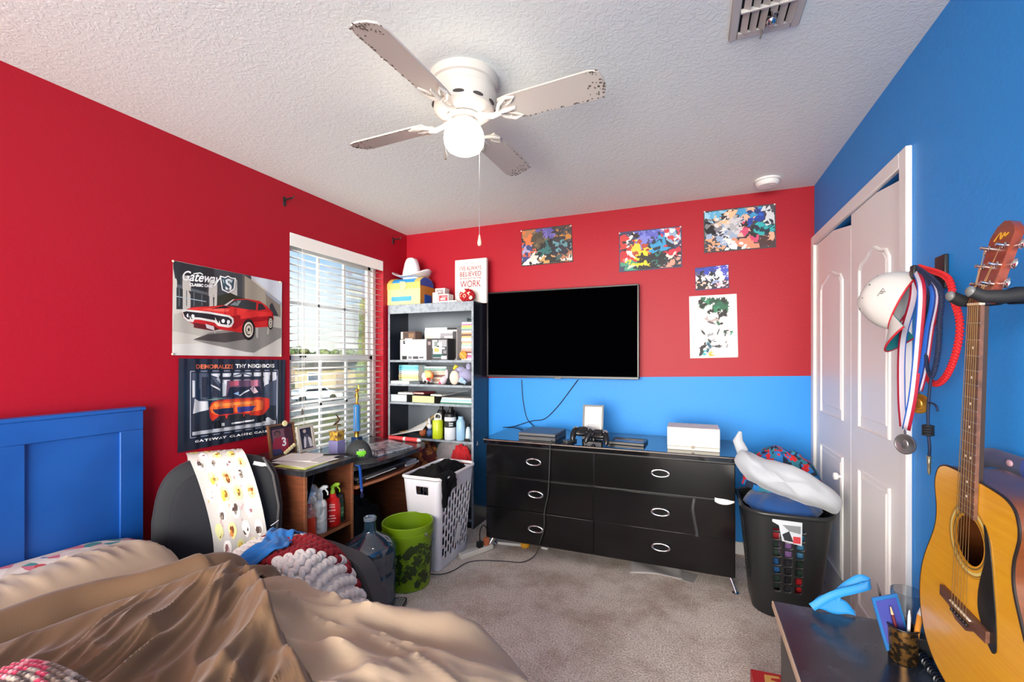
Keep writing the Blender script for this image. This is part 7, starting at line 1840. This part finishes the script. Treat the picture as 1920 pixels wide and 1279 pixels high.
# braided cords
def braid(b, pts, r, n=10, m=0, m2=None):
    P = spline(pts, n); L = 0; k = len(P); acc = [0]
    for i in range(1, k): acc.append(acc[-1] + (P[i] - P[i - 1]).length)
    b.tube(P, r * .75, 8, m)
    step = r * 1.15; s = 0; i = 0; c = 0
    while s < acc[-1]:
        while i < k - 2 and acc[i + 1] < s: i += 1
        f = (s - acc[i]) / max(1e-9, acc[i + 1] - acc[i]); p = P[i].lerp(P[i + 1], f); t = (P[i + 1] - P[i]).normalized()
        sd = t.cross(V((.75, .65, 0))).normalized(); nn = sd.cross(t)
        for sg in (-1, 1):
            d1 = (t * .7 + sd * sg * .7).normalized(); d2 = nn.cross(d1).normalized(); Mx = Matrix.Identity(4)
            for q_ in range(3): Mx[q_][0] = d1[q_]; Mx[q_][1] = d2[q_]; Mx[q_][2] = nn[q_]; Mx[q_][3] = (p + sd * sg * r * .45)[q_]
            b.ell((0, 0, 0), (r * .85, r * .5, r * .8), m if (m2 is None or c % 2) else m2, 8, 5, M=Mx)
        s += step; c += 1
CRD = mat('cord_red', (196, 22, 28), .7); CNV = mat('cord_navy', (16, 32, 66), .7); CBK = mat('cord_blk', (18, 22, 30), .7)
x1 = .69
loop = [hookp + V((-.012, -.005, .012))] + [W(p[0], p[1], x=x1) for p in ((1775, 520), (1788, 560), (1799, 600), (1797, 640), (1786, 680), (1772, 708), (1756, 720), (1742, 712), (1733, 690), (1731, 668))]
b = MB(); braid(b, loop, .0085); tag(b.obj('braided_lanyard', CRD, org=hookp), 'thick red braided cord looping from the wall hook beside the guitar', 'lanyard')
x2 = .665
b = MB(); braid(b, [hookp + V((-.016, .004, .012))] + [W(p[0], p[1], x=x2) for p in ((1742, 530), (1737, 580), (1735, 640), (1739, 690), (1746, 708))], .005)
braid(b, [hookp + V((-.016, -.004, .012))] + [W(p[0], p[1], x=x2) for p in ((1762, 540), (1762, 600), (1760, 650), (1753, 690), (1746, 708))], .0065)
bl_c = thing('braided_lanyard', 'navy braided cord with black knot and metal whistle tip, hanging lowest', 'lanyard', tuple(hookp))
b.obj('braid', CNV, bl_c, w=True)
b = MB(); tl_ = [W(p[0], p[1], x=x2) for p in ((1746, 708), (1742, 740), (1740, 780), (1741, 815), (1743, 840), (1742, 858))]; b.tube(spline(tl_, 6), .0042, 8); b.tube(spline([W(p[0], p[1], x=x2) for p in ((1742, 755), (1750, 757), (1756, 763), (1758, 771))], 5), .003, 8); b.obj('tail_cord', CNV, bl_c, w=True)
kq = W(1740, 807, x=x2); b = MB()
for i in range(4): b.tube([(kq.x + .011 * math.cos(t), kq.y + .011 * math.sin(t), kq.z - .012 + i * .008) for t in [2 * PI * j / 14 for j in range(14)]], .0042, 8, closed=True)
b.obj('knot', CBK, bl_c, w=True)
wq = W(1742, 868, x=x2); b = MB(); b.lathe([(.003, -.035), (.0045, -.02), (.004, -.005), (.006, 0), (.0045, .006), (.0065, .02), (.0, .022)], 14, 0, T(wq.x, wq.y, wq.z)); b.obj('metal_tip', mat('tip_metal', (190, 180, 150), .3, .85), bl_c, w=True)
x3 = .672
b = MB(); braid(b, [hookp + V((-.018, .0, .014))] + [W(p[0], p[1], x=x3) for p in ((1750, 530), (1747, 580), (1744, 640), (1741, 668))], .0042, m=0, m2=1)
kr = W(1747, 604, x=x3)
bl_d = thing('braided_lanyard', 'thin navy and white cord with a red knot hanging inside the red loop', 'lanyard', tuple(hookp)); b.obj('braid', [CNV, RM[1]], bl_d, w=True)
b = MB(); b.ell((kr.x, kr.y, kr.z), (.012, .012, .015), 0, 12, 8); k2 = W(1738, 672, x=x3); b.ell((k2.x, k2.y, k2.z), (.006, .006, .012), 0, 10, 6); b.obj('red_knot', mat('knot_red', (130, 16, 30), .7), bl_d, w=True)

# ================================================================ ACOUSTIC GUITAR ON ITS HANGER
gx = .572                                            # plane of the soundboard
nut = W(1836, 572, x=gx); sad = W(1811, 1146, x=gx)
gt = thing('acoustic_guitar', 'yellow acoustic guitar hanging on the blue wall by its headstock', 'guitar', (gx, sad.y, sad.z))
upv = V((0, nut.y - sad.y, nut.z - sad.z)); SCL = upv.length
MG = frame((gx, sad.y, sad.z), V((0, -upv.z, upv.y)), upv)   # local: x to the viewer's right, y towards the headstock, z towards the room
TOPW = wood('spruce_top', (222, 156, 26), (232, 172, 44), (40, 1.2, 40), .28, .5); SIDEW = wood('guitar_side', (96, 50, 26), (120, 66, 34), (3, 3, 12), .3, .4)
ROSE = wood('rosewood', (74, 46, 34), (112, 72, 54), (20, 4, 20), .45); BIND = mat('binding', (30, 24, 22), .4); MAHO = wood('mahogany', (112, 46, 26), (140, 62, 36), (20, 3, 20), .3, .3)
k = SCL / .645
half = [(0, -.215), (.06, -.212), (.12, -.195), (.165, -.16), (.19, -.11), (.198, -.06), (.194, -.01), (.178, .04), (.156, .085), (.140, .12), (.133, .15), (.134, .18), (.140, .205), (.144, .225), (.142, .247), (.130, .270), (.104, .283), (.06, .287), (0, .288)]
hs = spline([(x * k, y * k, 0) for x, y in half], 4)
outl = [(p.x, p.y) for p in hs] + [(-p.x, p.y) for p in reversed(hs[1:-1])]
cyh, rh = .155 * k, .051 * k
def ringface(b, outer, c, r, z, m, M, n=64):
    """flat plate with a round hole: fan between the outline and the circle by angle"""
    no = len(outer)
    inner = []
    for (x, y) in outer:
        a = math.atan2(y - c[1], x - c[0]); inner.append((c[0] + r * math.cos(a), c[1] + r * math.sin(a)))
    vs = [(x, y, z) for x, y in outer] + [(x, y, z) for x, y in inner]
    b.add(vs, [(i, (i + 1) % no, no + (i + 1) % no, no + i) for i in range(no)], m, M)
b = MB(); ringface(b, outl, (0, cyh), rh, 0.0, 0, MG); ringface(b, outl, (0, cyh), rh, -.003, 0, MG)
body = b.obj('soundboard', TOPW, gt, w=True, ang=30)
b = MB(); n_ = len(outl); D = .10
vs = [(x, y, -.0005) for x, y in outl] + [(x, y, -D) for x, y in outl]
b.add(vs, [(i, (i + 1) % n_, n_ + (i + 1) % n_, n_ + i) for i in range(n_)], 0, MG); b.add([(x, y, -D) for x, y in outl], [tuple(range(n_))], 0, MG); b.obj('back_and_sides', SIDEW, gt, w=True, ang=50)
b = MB(); b.tube([(x, y, -.002) for x, y in outl], .003, 6, closed=True, M=MG); b.obj('binding', BIND, gt, w=True)
b = MB()
for r0, w_, m_ in ((rh + .004, .0035, 0), (rh + .013, .006, 1), (rh + .020, .0016, 0), (rh + .024, .001, 0)):
    b.grid(lambda u, v, r0=r0, w_=w_: ((r0 + w_ * v) * math.cos(2 * PI * u), cyh + (r0 + w_ * v) * math.sin(2 * PI * u), .0006), 60, 1, m_, MG)
b.obj('rosette', [mat('rosette_dark', (120, 96, 50), .4), mat('rosette_pale', (214, 196, 120), .4)], gt, w=True)
pg = spline([(x * k, y * k, 0) for x, y in ((.05, .21), (.066, .19), (.078, .15), (.088, .10), (.098, .05), (.104, .0), (.103, -.018), (.092, -.026), (.074, -.012), (.055, .012), (.043, .035), (.042, .07), (.049, .105), (.058, .14), (.057, .175))], 4, True)
b = MB(); b.prism([(p.x, p.y) for p in pg], .0008, .0022, 0, MG); b.obj('pickguard', mat('pickguard_black', (24, 24, 26), .3, var=(30, (34, 34, 36), .5, .6)), gt, w=True)
b = MB(); brd = [(-.085, .010), (-.085, -.014), (-.045, -.016), (-.02, -.032), (.02, -.032), (.045, -.016), (.085, -.014), (.085, .010)]
b.prism([(x * k, y * k) for x, y in brd], .0005, .009, 0, MG); br = b.obj('bridge', ROSE, gt, w=True, bevel=.002)
b = MB(); b.bx(-.037 * k, .037 * k, -.0015, .0015, .009, .0125, 0, MG); b.obj('saddle', mat('bone', (232, 222, 200), .4), br, w=True)
for i in range(6):
    b = MB(); xx = (-.027 + .0108 * i) * k; b.lathe([(.0035, 0), (.0045, .003), (.003, .0055), (.0, .006)], 10, 0, MG @ T(xx, -.016, .0088)); b.obj('bridge_pin', mat('pin_black', (24, 22, 22), .3), br, w=True)
def nw(y): return (.0215 + (.0285 - .0215) * (SCL - y) / (SCL - .215 * k)) 
yb_, yn = .208 * k, SCL
b = MB(); b.prism([(-nw(yb_), yb_), (nw(yb_), yb_), (nw(yn), yn), (-nw(yn), yn)], .001, .0075, 0, MG); fb = b.obj('fretboard', ROSE, gt, w=True)
for f in range(1, 21):
    y = SCL * 2 ** (-f / 12)
    if y < yb_ + .002: break
    b = MB(); b.cyl(MG @ V((-nw(y), y, .0076)), MG @ V((nw(y), y, .0076)), .0011, n=6); b.obj('fret', STEEL, fb, w=True)
b = MB()
for f in (3, 5, 7, 9, 12, 15, 17):
    y = SCL * (2 ** (-f / 12) + 2 ** (-(f - 1) / 12)) / 2
    for dx in ((-.009, .009) if f == 12 else (0,)): b.lathe([(.0, .0004), (.003, .0003), (.003, 0)], 12, 0, MG @ T(dx, y, .0075))
b.obj('fret_dots', mat('pearl', (232, 226, 214), .3), fb, w=True)
b = MB(); nk = [(-nw(yb_), .284 * k), (nw(yb_), .284 * k), (nw(yn), yn), (-nw(yn), yn)]
b.prism([(x * .98, y) for x, y in nk], -.006, .001, 0, MG); b.tube([(0, .286 * k, -.006), (0, yn, -.005)], [.023, .019], 14, M=MG, flat=.36, up=(1, 0, 0)); b.obj('neck', mat('neck_dark', (40, 24, 18), .4), gt, w=True, bevel=.003)
b = MB(); b.bx(-.0225, .0225, yn, yn + .005, .001, .010, 0, MG); b.obj('nut', mat('bone', (232, 222, 200), .4), gt, w=True)
MH = MG @ T(0, yn + .004, .001) @ rot('X', math.radians(-13))
hd = [(x_, y_ * .87) for x_, y_ in [(-.0235, 0), (.0235, 0), (.030, .03), (.036, .155), (.028, .172), (.012, .186), (-.008, .190), (-.026, .178), (-.036, .155), (-.030, .03)]]
b = MB(); b.prism([(x * k, y * k) for x, y in hd], -.015, .0, 0, MH); hs_ = b.obj('headstock', MAHO, gt, w=True, bevel=.002)
b = MB(); b.tube(spline([(-.018, .132, .0012), (-.004, .148, .0012), (.002, .134, .0012), (.01, .146, .0012), (.014, .138, .0012), (.022, .144, .0012)], 5), .0014, 6, M=MH); b.obj('script_mark', mat('gold_script', (224, 168, 60), .3, .4), hs_, w=True)
for s in (-1, 1):
    for i in range(3):
        y = (.038 + .037 * i) * k; x = s * (.0175 + .0035 * i) * k
        b = MB(); b.lathe([(.0065, 0), (.0065, .003), (.0035, .004), (.0035, .016), (.0, .0165)], 12, 0, MH @ T(x, y, 0))
        xe = s * (.029 + .0025 * i) * k
        b.cyl(MH @ V((xe - s * .004, y, -.010)), MH @ V((xe + s * .014, y, -.010)), .0028, n=8); b.ell((0, 0, 0), (.008, .0105, .005), 0, 12, 8, M=MH @ T(xe + s * .021, y, -.010), e2=.8)
        b.obj('tuning_peg', CHROME, hs_, w=True)
for i in range(6):
    xs_, xn = (-.027 + .0108 * i) * k, (-.0175 + .007 * i)
    j = i if i < 3 else 5 - i; s = -1 if i < 3 else 1
    ye = (.038 + .037 * j) * k; xe = s * (.0175 + .0035 * j) * k
    b = MB(); rs = (.00065, .0006, .0005, .00042, .00035, .0003)[i]
    b.tube([MG @ V((xs_, -.014, .009)), MG @ V((xs_, .0, .0128)), MG @ V((xn, yn + .0025, .0104)), MH @ V((xe, ye, .008))], rs + .0002, 6); b.obj('string', mat('string_bronze', (190, 160, 110), .3, .9), gt, w=True)
b = MB(); b.lathe([(.0, .0), (.006, 0), (.007, .008), (.004, .012), (.0, .013)], 12, 0, MG @ T(0, -.215 * k, -.05) @ rot('X', PI / 2)); b.obj('strap_button', CHROME, gt, w=True)
# hanger
yk = nut.z + .018
hg = thing('guitar_hanger', 'black padded guitar hanger holding the guitar headstock', 'guitar hanger', (XR, nut.y, yk))
ax_ = MG @ V((0, yn + .028, -.03)); hyc = nut.y
b = MB(); b.bx(XR - .012, XR - .0003, hyc - .035, hyc + .035, yk - .05, yk + .05); b.obj('wall_plate', BLACK, hg, w=True, bevel=.004)
xk = gx + .048
b = MB(); b.bx(xk, XR - .012, hyc - .014, hyc + .014, yk - .018, yk + .016); b.obj('arm', BLACKM, hg, w=True, bevel=.004)
b = MB(); b.tube([(xk + .005, hyc - .042, yk - .002), (xk + .005, hyc + .042, yk - .002)], .013, 10)
for s in (-1, 1): b.tube([(xk + .005, hyc + s * .040, yk - .002), (xk - .03, hyc + s * .042, yk - .006), (gx - .012, hyc + s * .040, yk - .004), (gx - .028, hyc + s * .038, yk + .006)], [.014, .0135, .013, .012], 12)
b.obj('yoke', mat('hanger_foam', (26, 26, 28), .7), hg, w=True)
for s in (-1, 1):
    b = MB(); b.ell((gx - .031, hyc + s * .038, yk + .007), (.008, .0115, .0115), 0, 12, 8); b.obj('end_cap', mat('cap_grey', (110, 112, 112), .35), hg, w=True)
# dark case behind the guitar, with a navy padded strap on it
kx0, kx1 = .688, XR - .016
gc_ = thing('guitar_case', 'dark purple case standing on the bench behind the yellow guitar', 'guitar case', (.71, 1.12, bz))
b = MB(); qa, qb = W(1836, 880, x=.69), W(1920, 905, x=.69)
cs = [(qa.y + .02, bz + .001), (qa.y + .02, qa.z - .12), (qa.y + .012, qa.z - .03), (qa.y - .01, qa.z), (qb.y, qa.z + .004), (.75, qa.z), (.70, qa.z - .05), (.68, bz + .001)]
b.prism([(-y, z) for y, z in cs], 0, kx1 - kx0, 0, frame((kx1, 0, 0), (0, -1, 0), (0, 0, 1))); b.obj('shell', mat('case_purple', (58, 28, 66), .25, spec=.5, var=(4, (74, 26, 44), .4, .6)), gc_, w=True, bevel=.012, seg=3)
b = MB(); b.tube([(kx0 - .004, qa.y + .005, qa.z - .02), (kx0 - .004, .78, qa.z - .02)], .004, 8); b.obj('seam', mat('case_seam', (26, 30, 66), .4), gc_, w=True)
b = MB(); pz = W(1878, 892, x=.70); b.ell((.706, pz.y, qa.z + .006), (.010, .016, .008), 0, 12, 8); b.obj('latch', GOLD, gc_, w=True)
b = MB()
SA = [W(p[0], p[1], x=.712) for p in ((1836, 880), (1860, 858), (1885, 866), (1925, 880))]
SA = [V((.712, p.y, max(p.z, qa.z + .018))) for p in SA]
b.tube(spline(SA, 8), .024, 12, flat=.5, up=(0, .0, 1)); sp2 = tag(b.obj('padded_strap', mat('strap_navy', (16, 34, 92), .6, sheen=.2), org=SA[1]), 'navy padded strap resting on the dark case behind the guitar', 'strap')
b = MB(); e2 = W(1882, 868, x=.69); b.ell((.700, e2.y, e2.z), (.004, .012, .008), 0, 12, 6); b.obj('emblem', mat('emblem_pale', (190, 150, 160), .4), sp2, w=True)
# ================================================================ LIGHT, SKY, CAMERA
sc = bpy.context.scene
wd = bpy.data.worlds.new('sky'); sc.world = wd; wd.use_nodes = True
nt = wd.node_tree; nt.nodes.clear()
out = nt.nodes.new('ShaderNodeOutputWorld'); bg = nt.nodes.new('ShaderNodeBackground')
tc = nt.nodes.new('ShaderNodeTexCoord'); sx_ = nt.nodes.new('ShaderNodeSeparateXYZ'); nt.links.new(tc.outputs['Generated'], sx_.inputs[0])
rp = nt.nodes.new('ShaderNodeValToRGB'); el = rp.color_ramp.elements
el[0].position = 0.0; el[0].color = lin((168, 164, 150)); el[1].position = 1.0; el[1].color = lin((90, 160, 232))
for p, c in ((.49, (190, 186, 170)), (.505, (250, 246, 236)), (.545, (246, 248, 250)), (.60, (176, 212, 246)), (.68, (120, 186, 244))):
    e = el.new(p); e.color = lin(c)
mp = nt.nodes.new('ShaderNodeMath'); mp.operation = 'MULTIPLY_ADD'; mp.inputs[1].default_value = .5; mp.inputs[2].default_value = .5
nt.links.new(sx_.outputs['Z'], mp.inputs[0]); nt.links.new(mp.outputs[0], rp.inputs['Fac'])
# thin clouds
nn = nt.nodes.new('ShaderNodeTexNoise'); nn.inputs['Scale'].default_value = 5; nn.inputs['Detail'].default_value = 6
nt.links.new(tc.outputs['Generated'], nn.inputs['Vector'])
cr = nt.nodes.new('ShaderNodeValToRGB'); cr.color_ramp.elements[0].position = .5; cr.color_ramp.elements[1].position = .68
nt.links.new(nn.outputs['Fac'], cr.inputs['Fac'])
mx = nt.nodes.new('ShaderNodeMix'); mx.data_type = 'RGBA'; mx.inputs[7].default_value = lin((246, 247, 249))
nt.links.new(cr.outputs['Color'], mx.inputs[0]); nt.links.new(rp.outputs['Color'], mx.inputs[6])
# added fill: the unseen sky behind the camera (towards -y) is boosted and whitened
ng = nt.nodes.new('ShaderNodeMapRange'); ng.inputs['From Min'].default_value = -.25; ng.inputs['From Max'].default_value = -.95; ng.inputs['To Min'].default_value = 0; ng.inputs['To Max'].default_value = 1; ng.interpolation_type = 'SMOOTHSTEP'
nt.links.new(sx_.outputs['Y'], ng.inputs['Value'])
st_ = nt.nodes.new('ShaderNodeMath'); st_.operation = 'MULTIPLY_ADD'; st_.inputs[1].default_value = REAR_FILL; st_.inputs[2].default_value = 1.3
# (fill strongest in a band round the horizon, shaped to reach the back ceiling)
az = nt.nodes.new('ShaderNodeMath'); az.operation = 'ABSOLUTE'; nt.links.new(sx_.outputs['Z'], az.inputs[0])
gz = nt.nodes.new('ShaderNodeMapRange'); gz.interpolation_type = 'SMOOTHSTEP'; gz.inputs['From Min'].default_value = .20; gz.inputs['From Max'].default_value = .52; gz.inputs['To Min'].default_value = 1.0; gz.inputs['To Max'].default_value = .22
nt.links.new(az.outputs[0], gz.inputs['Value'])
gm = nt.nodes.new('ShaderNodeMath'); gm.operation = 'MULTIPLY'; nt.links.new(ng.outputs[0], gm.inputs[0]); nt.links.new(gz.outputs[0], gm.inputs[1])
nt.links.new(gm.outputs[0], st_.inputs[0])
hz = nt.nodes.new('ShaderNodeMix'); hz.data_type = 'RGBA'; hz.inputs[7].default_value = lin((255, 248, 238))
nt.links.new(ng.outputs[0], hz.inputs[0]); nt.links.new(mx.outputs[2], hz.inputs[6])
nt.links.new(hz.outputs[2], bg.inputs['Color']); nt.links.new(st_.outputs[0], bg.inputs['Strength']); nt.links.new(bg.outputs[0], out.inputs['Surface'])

cam = bpy.data.cameras.new('camera'); co = bpy.data.objects.new('camera', cam); COL.objects.link(co)
co.location = (0, 0, CH); co.rotation_euler = (PI / 2, 0, YAW)
cam.sensor_fit = 'HORIZONTAL'; cam.sensor_width = 36.0; cam.lens = 36.0 * FPX / 1920.0
cam.shift_y = (HY - 639.5) / 1920.0; cam.clip_start = .02; cam.clip_end = 400
sc.camera = co
vs_ = sc.view_settings
sc.display_settings.display_device = 'sRGB'
vs_.view_transform = 'Standard'; vs_.look = 'None'; vs_.exposure = EXPO; vs_.gamma = 1.0; vs_.use_curve_mapping = False
